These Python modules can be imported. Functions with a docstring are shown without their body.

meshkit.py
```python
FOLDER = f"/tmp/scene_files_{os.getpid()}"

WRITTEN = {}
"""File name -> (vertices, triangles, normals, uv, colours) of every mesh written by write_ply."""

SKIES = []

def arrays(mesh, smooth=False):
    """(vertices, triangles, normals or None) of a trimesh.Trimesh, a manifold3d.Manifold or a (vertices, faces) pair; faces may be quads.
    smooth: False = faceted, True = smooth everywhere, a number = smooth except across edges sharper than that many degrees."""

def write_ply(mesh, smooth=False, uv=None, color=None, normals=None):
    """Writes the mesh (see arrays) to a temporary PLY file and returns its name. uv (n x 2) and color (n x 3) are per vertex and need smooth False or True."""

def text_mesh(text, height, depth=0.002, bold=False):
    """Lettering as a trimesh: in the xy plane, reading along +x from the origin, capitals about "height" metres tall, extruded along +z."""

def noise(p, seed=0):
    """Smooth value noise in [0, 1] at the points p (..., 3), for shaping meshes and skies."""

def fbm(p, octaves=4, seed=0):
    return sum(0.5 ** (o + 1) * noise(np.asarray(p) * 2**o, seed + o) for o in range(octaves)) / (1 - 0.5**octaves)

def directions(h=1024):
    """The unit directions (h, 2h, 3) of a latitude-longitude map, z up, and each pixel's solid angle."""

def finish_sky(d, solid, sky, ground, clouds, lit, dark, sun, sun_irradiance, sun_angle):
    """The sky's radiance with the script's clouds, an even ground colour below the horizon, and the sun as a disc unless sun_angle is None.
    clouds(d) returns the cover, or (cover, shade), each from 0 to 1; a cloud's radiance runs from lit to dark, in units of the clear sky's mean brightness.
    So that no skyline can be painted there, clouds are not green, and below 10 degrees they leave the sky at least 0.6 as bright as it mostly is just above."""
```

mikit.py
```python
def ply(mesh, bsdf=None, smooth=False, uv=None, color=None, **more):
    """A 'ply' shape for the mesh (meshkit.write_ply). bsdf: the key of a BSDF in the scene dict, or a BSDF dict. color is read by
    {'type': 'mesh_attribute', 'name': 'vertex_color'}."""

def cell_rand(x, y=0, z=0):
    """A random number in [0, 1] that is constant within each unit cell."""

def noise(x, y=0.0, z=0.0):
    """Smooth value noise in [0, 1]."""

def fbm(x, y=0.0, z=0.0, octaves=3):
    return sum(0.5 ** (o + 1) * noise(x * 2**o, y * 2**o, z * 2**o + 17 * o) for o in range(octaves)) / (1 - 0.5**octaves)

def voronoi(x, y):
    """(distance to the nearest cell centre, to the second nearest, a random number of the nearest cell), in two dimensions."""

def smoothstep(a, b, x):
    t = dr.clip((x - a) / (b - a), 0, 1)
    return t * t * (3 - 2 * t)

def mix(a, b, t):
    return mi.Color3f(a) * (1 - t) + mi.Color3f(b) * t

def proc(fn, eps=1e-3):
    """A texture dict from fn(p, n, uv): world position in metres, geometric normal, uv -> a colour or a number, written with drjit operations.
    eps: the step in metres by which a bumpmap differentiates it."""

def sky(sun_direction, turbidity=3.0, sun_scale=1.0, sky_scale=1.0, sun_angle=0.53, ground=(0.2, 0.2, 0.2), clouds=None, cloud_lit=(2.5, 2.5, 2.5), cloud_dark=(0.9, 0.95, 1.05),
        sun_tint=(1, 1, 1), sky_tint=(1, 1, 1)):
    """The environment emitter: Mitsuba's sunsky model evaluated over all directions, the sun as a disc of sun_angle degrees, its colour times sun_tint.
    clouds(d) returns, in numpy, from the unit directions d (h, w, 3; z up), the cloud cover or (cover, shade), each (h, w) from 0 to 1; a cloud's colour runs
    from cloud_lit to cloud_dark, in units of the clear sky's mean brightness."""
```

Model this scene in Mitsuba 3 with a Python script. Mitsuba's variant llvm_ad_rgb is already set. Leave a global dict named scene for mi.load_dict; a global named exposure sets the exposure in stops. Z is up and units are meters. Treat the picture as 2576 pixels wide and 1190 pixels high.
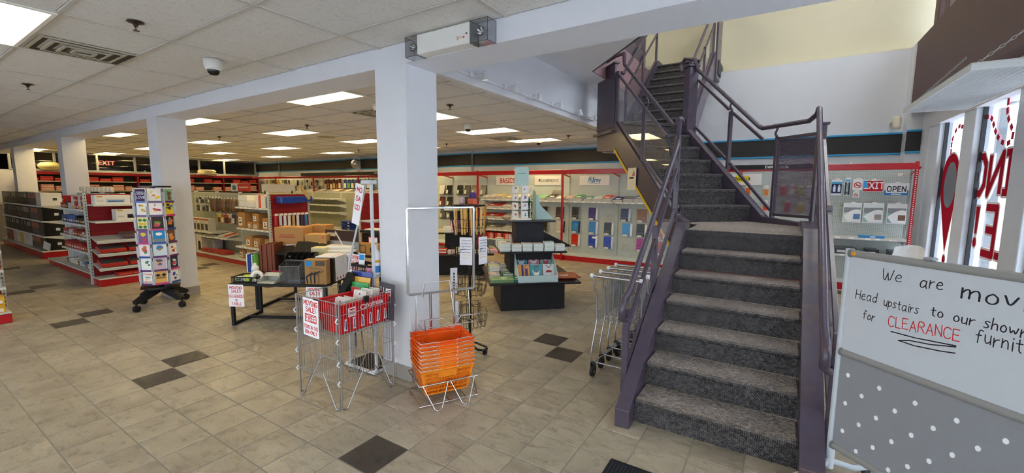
import math, random
import numpy as np, trimesh, mitsuba as mi, drjit as dr, mikit, meshkit
from mikit import proc, noise, fbm, cell_rand, smoothstep, mix
from shapely.geometry import LineString, Polygon, box as sbox
from shapely.ops import unary_union
from shapely import affinity
T = mi.ScalarTransform4f
rng = random.Random(7)
scene, labels = {'type': 'scene'}, {}

# ---------------------------------------------------------------- camera, sky, exposure
exposure = 0.64
EYE = np.array([0.0, 0.0, 1.6734])
RIGHT, FWD = np.array([0.8433, 0.5374, 0.0060]), np.array([-0.5328, 0.8386, -0.1135])
UP = np.cross(RIGHT, FWD); UP /= np.linalg.norm(UP)
scene['camera'] = {'type': 'perspective', 'fov': 2 * math.degrees(math.atan(1288 / 1063.8)), 'fov_axis': 'x', 'near_clip': 0.05, 'far_clip': 500.0,
                   'to_world': T().look_at(origin=EYE.tolist(), target=(EYE + FWD).tolist(), up=UP.tolist())}
scene['sky'] = mikit.sky((0.5, -0.6, 0.55), turbidity=4.0, sun_scale=0.0, sky_scale=8.5, ground=(0.7, 0.72, 0.75),
                         clouds=lambda d: (0.88 + 0.12 * meshkit.fbm(d * 3.0, 3, 5), 0.35 * meshkit.fbm(d * 5.0 + 9, 3, 2)), cloud_lit=(2.1, 2.36, 2.7), cloud_dark=(1.3, 1.5, 1.75))
SKY = 1.0
LAMP = np.array([7.6, 5.7, 2.7])           # radiance of the fluorescent troffers in the back
LAMP_FRONT = np.array([3.8, 3.7, 3.4])
ADDED_LAMP_UP = np.array([12.0, 12.0, 11.4])  # radiance of the added lamps over the stairwell, out of view

# ---------------------------------------------------------------- colour and materials
def c(h):
    if not isinstance(h, str): return tuple(h)
    h = h.lstrip('#'); v = np.array([int(h[i:i + 2], 16) for i in (0, 2, 4)]) / 255.0
    return tuple(float(x) for x in np.where(v <= 0.04045, v / 12.92, ((v + 0.055) / 1.055) ** 2.4))
VC = {'type': 'mesh_attribute', 'name': 'vertex_color'}
def two(b): return {'type': 'twosided', 'bsdf': b}
def prin(col, rough, metal=0.0, **k): return two({'type': 'principled', 'base_color': col if isinstance(col, dict) else {'type': 'rgb', 'value': list(c(col))}, 'roughness': rough, 'metallic': metal, **k})
scene['paint'] = prin(VC, 0.55, specular=0.35)
scene['gloss'] = prin(VC, 0.22, specular=0.5)
scene['matte'] = prin(VC, 0.9, specular=0.15)
scene['chrome'] = prin('#d9dadc', 0.16, 1.0)
scene['steel'] = prin('#b4b6b7', 0.3, 0.8, specular=0.6)
scene['lamp_glass'] = prin('#fff6dc', 0.4)
scene['glass'] = {'type': 'thindielectric', 'int_ior': 1.5}
scene['smoke_glass'] = {'type': 'thindielectric', 'int_ior': 1.5, 'specular_transmittance': {'type': 'rgb', 'value': [0.62, 0.63, 0.64]}}
def wallfn(base, amp=0.03):
    b = c(base)
    def fn(p, n, uv):
        v = fbm(p.x * 1.7, p.y * 1.7, p.z * 1.7, 2) * 2 - 1
        return mi.Color3f(*b) * (1 + amp * v)
    return fn
scene['wall_white'] = prin(proc(wallfn('#d9dade')), 0.7, specular=0.3)
scene['wall_beige'] = prin(proc(wallfn('#d8d0b4')), 0.8, specular=0.2)
scene['brown_paint'] = prin(proc(wallfn('#5c4846', .04)), 0.6, specular=0.3)
scene['wall_dark'] = prin(proc(wallfn('#2d2a29', .06)), 0.5, specular=0.4)
def stairpaint(p, n, uv):
    w = smoothstep(0.62, 0.78, fbm(p.x * 9, p.y * 3, p.z * 9, 2)) * 0.35
    return mix(c('#4c4350'), c('#684f42'), w) * (0.92 + 0.16 * noise(p.x * 30, p.y * 30, p.z * 30))
scene['stair_paint'] = prin(proc(stairpaint), 0.28, specular=0.55)
def carpetfn(p, n, uv):
    a, b, d = p.x * 85, (p.y + p.z) * 95, p.z * 90
    t = dr.sin(a * 6.2832 + 1.2 * dr.sin(b * 3.1)) * dr.sin(b * 6.2832) * 0.5 + 0.5
    f = noise(a * 0.9, b * 0.9, d * .3)
    k = 0.62 * t + 0.38 * f
    spk = smoothstep(0.25, 0.95, k)
    hue = noise(p.x * 60, p.y * 60, p.z * 60 + 4)
    tread_toplight = smoothstep(0.5, 0.95, n.z) * (0.6 + 0.8 * noise(p.x * 5, p.y * 5, p.z * 5))      # light from above painted into the treads, paler than the risers
    return (mi.Color3f(1.0) + mi.Color3f(1.75, 1.55, 1.3) * tread_toplight) * mix(c('#212022'), mix(c('#7d746a'), c('#7a7a80'), hue), spk)
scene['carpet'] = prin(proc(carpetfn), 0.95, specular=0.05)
def tilebase(lo, hi, amp):
    def fn(p, n, uv):
        ci, cj = dr.floor((p.x + 1.9194) / 0.305), dr.floor((p.y - 3.6276) / 0.305)
        r, r2 = cell_rand(ci, cj, 3), cell_rand(ci, cj, 8)
        ox, oy = r * 40, r2 * 40
        cl = fbm(p.x * 5 + ox, p.y * 5 + oy, 0, 3)
        vein = fbm(p.x * 14 + 3 * cl + oy, p.y * 26 + ox, 2, 2)
        dark = smoothstep(0.58, 0.82, vein) * 0.22
        speck = smoothstep(0.74, 0.86, noise(p.x * 150, p.y * 150, 1)) * 0.25
        col = mix(lo, hi, dr.clip(0.1 + 0.8 * cl + 0.3 * (r - .5), 0, 1))
        return col * (1 - amp * dark - amp * speck)
    return fn
TL = tilebase(c('#877d6c'), c('#b3a892'), .7)
TD = tilebase(c('#37322c'), c('#544c43'), 0.8)
def tilebump(p, n, uv):
    ci, cj = dr.floor((p.x + 1.9194) / 0.305), dr.floor((p.y - 3.6276) / 0.305)
    o = cell_rand(ci, cj, 3) * 40
    v = fbm(p.x * 14 + o, p.y * 26 + o, 2, 2)
    return smoothstep(.45, .75, v)
def tilemat(fn): return two({'type': 'bumpmap', 'arbitrary': {'type': 'principled', 'base_color': proc(fn), 'roughness': 0.38, 'specular': 0.45}, 'b': proc(tilebump, 2e-3), 'scale': 0.0035})
scene['tile_light'], scene['tile_dark'] = tilemat(TL), tilemat(TD)
scene['grout'] = prin('#8b8475', 0.9)
def fissure(p, n, uv):
    s = smoothstep(.70, .80, noise(p.x * 95, p.y * 95, 3)) * 0.45 + smoothstep(.72, .8, noise(p.x * 45 + 9, p.y * 70, 7)) * 0.3
    r = cell_rand(dr.floor(p.x / 1.25), dr.floor(p.y / 0.623), 1)
    return mi.Color3f(*c('#d4d1ca')) * (0.96 + 0.05 * r - s * 0.20 )
scene['ceiling_board'] = prin(proc(fissure), 0.95, specular=0.1)
def pegfn(p, n, uv):
    u = p.x * 1.0 + dr.select(dr.abs(n.x) > .5, p.y, 0.0)
    a, b = u / 0.0254, p.z / 0.0254
    d = dr.sqrt(dr.square(a - dr.floor(a) - .5) + dr.square(b - dr.floor(b) - .5))
    hole = 1 - smoothstep(0.14, 0.2, d)
    return mix(c('#c3cac4'), c('#4d5350'), hole * 0.85)
scene['pegboard'] = prin(proc(pegfn), 0.55, specular=0.3)
scene['snow'] = prin(proc(lambda p, n, uv: mix(c('#dfe4ec'), c('#f4f6fa'), fbm(p.x * 2, p.y * 2, p.z * 2))), 0.9)
def brickfn(p, n, uv):
    u = p.x + p.y
    r = dr.floor(p.z / .2); q = u / .4 + 0.5 * (r - 2 * dr.floor(r / 2))
    m = smoothstep(.93, .97, p.z / .2 - r) + smoothstep(.95, .98, q - dr.floor(q))
    return mix(mix(c('#c9b48e'), c('#b79f78'), cell_rand(dr.floor(q), r, 1)), c('#d8d0c0'), dr.minimum(m, 1) * .6)
scene['facade'] = prin(proc(brickfn), 0.9)
def heaterfn(p, n, uv): return mi.Color3f(*c('#d8dbd9')) * (0.95 + .06 * fbm(p.x * 8, p.y * 8, p.z * 8))

# ---------------------------------------------------------------- mesh building
def rot(deg, axis='z'):
    a = math.radians(deg); s, k = math.sin(a), math.cos(a)
    return {'z': np.array([[k, -s, 0], [s, k, 0], [0, 0, 1.0]]), 'x': np.array([[1.0, 0, 0], [0, k, -s], [0, s, k]]), 'y': np.array([[k, 0, s], [0, 1.0, 0], [-s, 0, k]])}[axis]
BOXF = {'l': (0, 4, 7, 3), 'r': (1, 2, 6, 5), 'f': (0, 1, 5, 4), 'k': (3, 7, 6, 2), 'd': (0, 3, 2, 1), 'u': (4, 5, 6, 7)}
class B:
    """collects primitives with vertex colours into one mesh; at = position, rz = turn about z (degrees), R = any rotation"""
    def __init__(s, at=(0, 0, 0), rz=0, R=None):
        s.V, s.F, s.C, s.n = [], [], [], 0
        s.at, s.R = np.array(at, float), rot(rz) if R is None else rot(rz) @ R
    def add(s, v, f, col):
        v = np.asarray(v, float) @ s.R.T + s.at
        s.V.append(v); s.F.append(np.asarray(f, int) + s.n); s.n += len(v)
        cc = np.asarray(col if not isinstance(col, str) else c(col), float)
        s.C.append(np.broadcast_to(cc, (len(v), 3)) if cc.ndim == 1 else cc)
        return s
    def box(s, x0, x1, y0, y1, z0, z1, col='#ffffff', **fc):
        p = np.array([[x0, y0, z0], [x1, y0, z0], [x1, y1, z0], [x0, y1, z0], [x0, y0, z1], [x1, y0, z1], [x1, y1, z1], [x0, y1, z1]], float)
        v, f, k = [], [], []
        for i, (nm, q) in enumerate(BOXF.items()):
            v += [p[j] for j in q]; f += [[4 * i, 4 * i + 1, 4 * i + 2], [4 * i, 4 * i + 2, 4 * i + 3]]; k += [c(fc.get(nm, col))] * 4
        return s.add(v, f, np.array(k))
    def cbox(s, x0, x1, y0, y1, z0, z1, col='#ffffff', ch=0.004):
        """box with chamfered edges"""
        ch = min(ch, (x1 - x0) * .45, (y1 - y0) * .45, (z1 - z0) * .45)
        lo, hi = np.array([x0, y0, z0], float), np.array([x1, y1, z1], float)
        pts = []
        for a in range(3):
            for sg in (0, 1):
                for u in (0, 1):
                    for w in (0, 1):
                        p = np.zeros(3); i, j = [k for k in range(3) if k != a]
                        p[a] = hi[a] if sg else lo[a]; p[i] = hi[i] - ch if u else lo[i] + ch; p[j] = hi[j] - ch if w else lo[j] + ch
                        pts.append(p)
        h = trimesh.convex.convex_hull(np.array(pts)) if False else _hullcache(pts)
        P = np.array(pts); v = P[h].reshape(-1, 3)
        return s.add(v, np.arange(len(v)).reshape(-1, 3), col)
    def cyl(s, p0, p1, r, col='#ffffff', n=12, r1=None, caps=True):
        p0, p1 = np.array(p0, float), np.array(p1, float); r1 = r if r1 is None else r1
        d = p1 - p0; d /= np.linalg.norm(d) + 1e-12
        a = np.cross(d, [0, 0, 1.0] if abs(d[2]) < .9 else [1.0, 0, 0]); a /= np.linalg.norm(a); b = np.cross(d, a)
        t = np.arange(n) * 2 * np.pi / n; ring = np.cos(t)[:, None] * a + np.sin(t)[:, None] * b
        i = np.arange(n); j = (i + 1) % n
        s.add(np.vstack([p0 + r * ring, p1 + r1 * ring]), np.vstack([np.stack([i, j, j + n], 1), np.stack([i, j + n, i + n], 1)]), col)
        if caps:
            s.add(np.vstack([p0 + r * ring, [p0]]), np.stack([j, i, i * 0 + n], 1), col)
            s.add(np.vstack([p1 + r1 * ring, [p1]]), np.stack([i, j, i * 0 + n], 1), col)
        return s
    def tube(s, pts, r, col='#ffffff', n=6, closed=False):
        """round bar along a polyline, mitred at its corners"""
        P = np.asarray(pts, float); m = len(P)
        if closed: tang = np.roll(P, -1, 0) - np.roll(P, 1, 0)
        else:
            e = np.diff(P, axis=0); e /= np.linalg.norm(e, axis=1, keepdims=True) + 1e-12
            tang = np.vstack([e[:1], e[:-1] + e[1:], e[-1:]])
        tang /= np.linalg.norm(tang, axis=1, keepdims=True) + 1e-12
        a = np.cross(tang[0], [0.0, 0, 1] if abs(tang[0][2]) < .9 else [1.0, 0, 0]); a /= np.linalg.norm(a)
        t = np.arange(n) * 2 * np.pi / n; rings = []
        for k in range(m):
            a = a - tang[k] * (a @ tang[k]); a /= np.linalg.norm(a) + 1e-12; b = np.cross(tang[k], a)
            q = 1.0
            if 0 < k < m - 1 or closed:
                e = P[(k + 1) % m] - P[k]; e /= np.linalg.norm(e) + 1e-12; q = min(1 / max(abs(e @ tang[k]), .35), 1.6)
            rings.append(P[k] + r * q ** .5 * (np.cos(t)[:, None] * a + np.sin(t)[:, None] * b))
        f = []
        i = np.arange(n); j = (i + 1) % n
        for k in range(m if closed else m - 1):
            o, o2 = k * n, ((k + 1) % m) * n
            f += [np.stack([o + i, o + j, o2 + j], 1), np.stack([o + i, o2 + j, o2 + i], 1)]
        s.add(np.vstack(rings), np.vstack(f), col)
        if not closed:
            s.add(np.vstack([rings[0], P[:1]]), np.stack([j, i, i * 0 + n], 1), col); s.add(np.vstack([rings[-1], P[-1:]]), np.stack([i, j, i * 0 + n], 1), col)
        return s
    def bar(s, p0, p1, w, h, col='#ffffff', up=(0, 0, 1)):
        """square bar from p0 to p1, w across, h along up"""
        p0, p1 = np.array(p0, float), np.array(p1, float); d = p1 - p0; L = np.linalg.norm(d); d /= L
        u = np.array(up, float); u = u - d * (u @ d)
        if np.linalg.norm(u) < 1e-6: u = np.array([0, 1.0, 0]) - d * d[1]
        u /= np.linalg.norm(u); a = np.cross(d, u)
        M = np.stack([d, a, u], 1); q = B(); q.cbox(0, L, -w / 2, w / 2, -h / 2, h / 2, col, .003)
        for v, f, k in zip(q.V, q.F, q.C): s.add(v @ M.T + p0, f, k)
        return s
    def poly(s, shape, depth, col='#ffffff', M=None, o=(0, 0, 0)):
        """extruded shapely polygon; its xy plane and extrusion are carried by the 3x3 matrix M and origin o"""
        for g in getattr(shape, 'geoms', [shape]):
            if g.is_empty or g.area < 1e-9: continue
            m = trimesh.creation.extrude_polygon(g, depth, engine='earcut')
            v = np.array(m.vertices)[np.array(m.faces)].reshape(-1, 3)
            if M is not None: v = v @ np.asarray(M, float).T
            s.add(v + np.array(o, float), np.arange(len(v)).reshape(-1, 3), col)
        return s
    def lathe(s, prof, col='#ffffff', n=16, o=(0, 0, 0)):
        prof = np.array(prof, float); t = np.arange(n) * 2 * np.pi / n; v = []
        for r, z in prof: v.append(np.stack([r * np.cos(t), r * np.sin(t), t * 0 + z], 1))
        i = np.arange(n); j = (i + 1) % n
        f = [np.vstack([np.stack([k * n + i, k * n + j, (k + 1) * n + j], 1), np.stack([k * n + i, (k + 1) * n + j, (k + 1) * n + i], 1)]) for k in range(len(prof) - 1)]
        return s.add(np.vstack(v) + np.array(o, float), np.vstack(f), col)
    def quad(s, a, b, d, e, col='#ffffff'): return s.add([a, b, d, e], [[0, 1, 2], [0, 2, 3]], col)
    def put(s, key, bsdf='paint', **k):
        scene[key] = mikit.ply((np.vstack(s.V), np.vstack(s.F)), bsdf, smooth=True, color=np.vstack(s.C), **k)
        return key
_HULL = {}
def _hullcache(pts):
    P = np.array(pts)
    if 'f' not in _HULL:
        q = B.__new__(B); pp = []
        for a in range(3):
            for sg in (0, 1):
                for u in (0, 1):
                    for w in (0, 1):
                        p = np.zeros(3); i, j = [k for k in range(3) if k != a]
                        p[a] = sg; p[i] = .9 if u else .1; p[j] = .9 if w else .1; pp.append(p)
        from scipy.spatial import ConvexHull
        h = ConvexHull(np.array(pp)); f = h.simplices.copy(); cen = np.full(3, .5); pp = np.array(pp)
        for k in range(len(f)):
            n = np.cross(pp[f[k][1]] - pp[f[k][0]], pp[f[k][2]] - pp[f[k][0]])
            if n @ (pp[f[k][0]] - cen) < 0: f[k] = f[k][::-1]
        _HULL['f'] = f
    return _HULL['f']
# frames for flat work: columns = (right, up, out)
FRONT = np.array([[1, 0, 0], [0, 0, -1], [0, 1, 0.0]])       # faces -y
SIDE = np.array([[0, 0, 1], [1, 0, 0], [0, 1, 0.0]])         # faces +x, reads along +y

_USED = {}
def key(name):
    n = _USED.get(name, 0); _USED[name] = n + 1
    return name if n == 0 else f'{name}_{n:03d}'
def sub(parent, name): return key(parent + '__' + name)
def thing(name, label, cat, group=None):
    k = key(name); labels[k] = {'label': label, 'category': cat}
    if group: labels[k]['group'] = group
    return k
def struct(k, **more): labels[k] = {'kind': 'structure', **more}; return k
def part_label(k, text): labels[k] = {'label': text}; return k

# ---------------------------------------------------------------- lettering
# single-stroke letters, units of 1/6 of the capital height; x-height 4
G = {
 'A': [[(0,0),(2,6),(4,0)],[(.8,2.2),(3.2,2.2)]], 'B': [[(0,0),(0,6),(2.6,6),(3.4,5.2),(3.4,4),(2.6,3.2),(0,3.2)],[(2.6,3.2),(3.7,2.4),(3.7,.9),(2.8,0),(0,0)]],
 'C': [[(3.8,5.2),(2.8,6),(1.2,6),(0,4.6),(0,1.4),(1.2,0),(2.8,0),(3.8,.9)]], 'E': [[(3.4,6),(0,6),(0,0),(3.5,0)],[(0,3.1),(2.8,3.1)]], 'F': [[(3.4,6),(0,6),(0,0)],[(0,3.1),(2.8,3.1)]],
 'G': [[(3.8,5.2),(2.8,6),(1.2,6),(0,4.6),(0,1.4),(1.2,0),(2.8,0),(3.9,1),(3.9,2.7),(2.2,2.7)]], 'H': [[(0,0),(0,6)],[(3.6,0),(3.6,6)],[(0,3.1),(3.6,3.1)]], 'I': [[(1,0),(1,6)],[(0,6),(2,6)],[(0,0),(2,0)]],
 'L': [[(0,6),(0,0),(3.2,0)]], 'M': [[(0,0),(.3,6),(2.3,2),(4.3,6),(4.6,0)]], 'N': [[(0,0),(0,6),(3.6,0),(3.6,6)]], 'O': [[(1.3,6),(0,4.6),(0,1.4),(1.3,0),(2.7,0),(4,1.4),(4,4.6),(2.7,6),(1.3,6)]],
 'R': [[(0,0),(0,6),(2.6,6),(3.5,5.2),(3.5,3.9),(2.6,3.1),(0,3.1)],[(1.6,3.1),(3.7,0)]], 'S': [[(3.6,5.2),(2.7,6),(1,6),(.1,5.2),(.1,4),(1,3.3),(2.8,2.8),(3.7,2),(3.7,.9),(2.8,0),(.9,0),(0,.8)]],
 'T': [[(0,6),(4,6)],[(2,6),(2,0)]], 'V': [[(0,6),(2,0),(4,6)]], 'W': [[(0,6),(.8,.6),(1.6,0),(2.5,4),(3.2,.2),(4,.5),(5.2,6)]], 'Y': [[(0,6),(1.9,3),(3.8,6)],[(1.9,3),(1.9,0)]],
 '!': [[(.5,6),(.5,1.8)],[(.5,.4),(.5,0)]], '1': [[(.2,4.8),(1.2,6),(1.2,0)]], '$': [[(3.2,5),(2.4,5.5),(1,5.5),(.2,4.8),(.4,3.6),(2.8,2.6),(3.2,1.6),(2.4,.6),(1,.6),(0,1.2)],[(1.7,6.2),(1.7,-.2)]],
 'a': [[(3,3.4),(1.8,4),(.6,3.5),(0,1.8),(.5,.2),(1.6,0),(2.9,1.6)],[(3.1,3.9),(2.9,1),(3.5,0)]], 'c': [[(2.8,3.4),(1.6,4),(.3,3),(.1,1),(1.2,0),(2.8,.7)]], 'd': [[(2.9,3),(1.6,3.8),(.2,2.6),(.2,.8),(1.3,0),(2.8,1.2)],[(3,6.4),(2.9,0)]],
 'e': [[(.2,2),(2.8,2.3),(2.4,3.8),(1.2,4),(.1,2.6),(.2,.8),(1.4,0),(3,.6)]], 'f': [[(2.8,5.6),(2,6.2),(1.1,5.4),(1.1,0)],[(0,3.4),(2.3,3.6)]], 'g': [[(2.8,3.4),(1.4,4),(.1,2.6),(.6,.9),(1.8,.8),(2.7,2.4)],[(2.9,3.8),(2.8,-1.2),(1.6,-2),(.3,-1.4)]],
 'h': [[(0,6.2),(0,0)],[(0,2.2),(1.4,3.6),(2.4,3),(2.5,0)]], 'i': [[(.4,3.8),(.5,0)],[(.4,5.2),(.5,5.5)]], 'm': [[(0,4),(.2,0)],[(.1,2),(1,3.8),(1.9,3.4),(1.9,.2)],[(1.9,2.2),(3,3.8),(4,3.2),(4.2,0)]], 'n': [[(0,4),(.1,0)],[(.1,2),(1.3,3.8),(2.4,3),(2.6,0)]],
 'o': [[(1.4,4),(.2,3),(.1,1),(1.3,0),(2.5,.8),(2.6,2.8),(1.4,4)]], 'p': [[(0,4),(.1,-2)],[(.1,2.4),(1.4,3.9),(2.6,2.8),(2.3,.8),(1.2,.1),(.1,1)]], 'r': [[(0,4),(.1,0)],[(.1,1.8),(1,3.5),(2.2,3.6)]], 's': [[(2.4,3.6),(1.2,4),(.2,3.2),(1.2,2.2),(2.3,1.2),(1.3,0),(0,.4)]],
 't': [[(1.1,5.6),(1.2,.6),(2.2,.1)],[(0,3.7),(2.4,3.9)]], 'u': [[(0,4),(.1,1),(1,0),(2.3,1.2)],[(2.4,4),(2.5,0)]], 'v': [[(0,4),(1.3,0),(2.6,4)]], 'w': [[(0,4),(.8,.2),(1.8,3.2),(2.8,.2),(3.7,4)]],
}
def chaikin(P):
    for _ in range(2):
        P = np.asarray(P, float); q = np.empty((2 * len(P) - 2, 2)); q[0::2], q[1::2] = .75 * P[:-1] + .25 * P[1:], .25 * P[:-1] + .75 * P[1:]
        P = np.vstack([P[:1], q, P[-1:]])
    return P
ROUND = set('abcdefghijklmnopqrstuvwCGOSR$')
def stroke(text, h, pen, gap=1.1, jitter=0.0, slant=0.0):
    """hand lettering as a shapely shape, baseline at 0, starting at x = 0"""
    r = random.Random(len(text) * 31 + ord(text[0])); x, out, k = 0.0, [], h / 6.0
    for ch in text:
        if ch == ' ': x += 3.0; continue
        gl = G[ch]; w = max(p[0] for q in gl for p in q); dy = jitter * (r.random() - .5)
        for q in gl:
            q = chaikin(q) if ch in ROUND and len(q) > 2 else q
            out.append(LineString([((x + p[0] + slant * p[1]) * k, (p[1] + dy) * k) for p in q]).buffer(pen / 2, 3))
        x += w + gap
    return unary_union(out), (x - gap) * k
_TXT = {}
def print_text(text, h, bold=True):
    """type-set lettering as a shapely-free triangle list in the xy plane, centred on x = 0, baseline 0"""
    if (text, bold) not in _TXT: _TXT[(text, bold)] = meshkit.text_mesh(text, 1.0, 0.02, bold)
    m = _TXT[(text, bold)]; v = np.array(m.vertices)
    v = v - [(v[:, 0].min() + v[:, 0].max()) / 2, 0, 0]
    return v * [h, h, h * .2], np.array(m.faces)
def letter(b, text, h, col, M, o, bold=True, sx=1.0):
    v, f = print_text(text, h, bold); v = (v * [sx, 1, 1]) @ np.asarray(M, float).T + np.array(o, float)
    return b.add(v[f].reshape(-1, 3), np.arange(len(f) * 3).reshape(-1, 3), col)

# ================================================================ floor
TS, TX, TY = 0.305, -1.9194, 3.6276
def dark_cell(i, j): return ((i % 9 == 0) and ((j + 8) % 8 == 0)) or ((i % 9 == 8) and ((j + 7) % 8 == 0))
def in_frame(p, m=0.04):
    q = np.array(p) - EYE; z = q @ FWD
    return z > .3 and abs(q @ RIGHT) / z < 1.2108 + m and abs(q @ UP) / z < .5594 + m
cells = []
for i in range(-64, 14):
    for j in range(-17, 23):
        x, y = (i + .5) * TS + TX, (j + .5) * TS + TY
        if -20.5 < x < 2.1 and -1.5 < y < 10.5: cells.append((math.hypot(x, y), i, j, x, y))
cells.sort()
blocked = [(-.8, .2, 3.1, 6.0), (-13.4, -9.5, 2.4, 3.1), (-2.96, -2.6, 2.5, 2.85)]
near = [q for q in cells if in_frame((q[3], q[4], 0)) and not any(a < q[3] < b and e < q[4] < f for a, b, e, f in blocked)][:299]
nearset = {(q[1], q[2]) for q in near}
b = B(); b.box(-20.9, 2.12, -4.2, 10.5, -.12, -.0035, c('#a09989')); b.put('floor', 'grout'); struct('floor')
def tile_verts(bb, i, j, tone=0.0):
    g, x, y = .0036, i * TS + TX, j * TS + TY
    h = 0.0007 * (random.Random(i * 977 + j).random() - .5)
    x0, x1, y0, y1, e = x + g, x + TS - g, y + g, y + TS - g, .003
    top = [(x0 + e, y0 + e, h), (x1 - e, y0 + e, h), (x1 - e, y1 - e, h), (x0 + e, y1 - e, h)]
    low = [(x0, y0, -.003), (x1, y0, -.003), (x1, y1, -.003), (x0, y1, -.003)]
    bb.add(top, [[0, 1, 2], [0, 2, 3]], '#ffffff')
    for k in range(4):
        n = (k + 1) % 4; bb.quad(low[k], low[n], top[n], top[k])
for q in near:
    t = B(); tile_verts(t, q[1], q[2]); t.put(sub('floor', 'tile'), 'tile_dark' if dark_cell(q[1], q[2]) else 'tile_light')
fl, fd = B(), B()
for q in cells:
    if (q[1], q[2]) not in nearset: tile_verts(fd if dark_cell(q[1], q[2]) else fl, q[1], q[2])
k = fl.put(sub('floor', 'far_tile'), 'tile_light'); labels[k] = {'kind': 'stuff'}
k = fd.put(sub('floor', 'far_dark_tile'), 'tile_dark'); labels[k] = {'kind': 'stuff', 'label': 'dark brown accent tiles'}

# ================================================================ ceiling
CZ = 2.81
b = B(); b.box(-20.9, -3.0, 2.87, 10.5, 2.84, 2.95, '#8d8a84'); b.box(-20.9, 2.12, -4.2, 2.49, 2.84, 2.95, '#8d8a84')
b.put('ceiling', 'matte'); struct('ceiling')
LX = [-5.07 - 3.75 * k for k in range(5)]; LY = [3.30 + 1.87 * k for k in range(4)]
def grid_lines(x0, x1, y0, y1, gx, px, gy, py):
    xs = sorted(v for v in (gx + px * k for k in range(-40, 41)) if x0 + .05 < v < x1 - .05); ys = sorted(v for v in (gy + py * k for k in range(-40, 41)) if y0 + .05 < v < y1 - .05)
    return [x0] + xs + [x1], [y0] + ys + [y1]
bars = B(); lamp_cells, vent_cells = [], []
FL = [(-4.76, .563), (-4.76, -1.30), (-1.0, .563), (-1.0, -1.30), (-1.0, -2.55)]  # all but the first are added out of view, brightening the foreground
lamps_at = [(x, y) for x in LX for y in LY] + [(x, y) for x, y in FL]
vents_at = [(-5.11, 1.21, .54, .6), (-5.36, 4.55, .6, .6), (-5.46, 8.28, .6, .6)]
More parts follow.
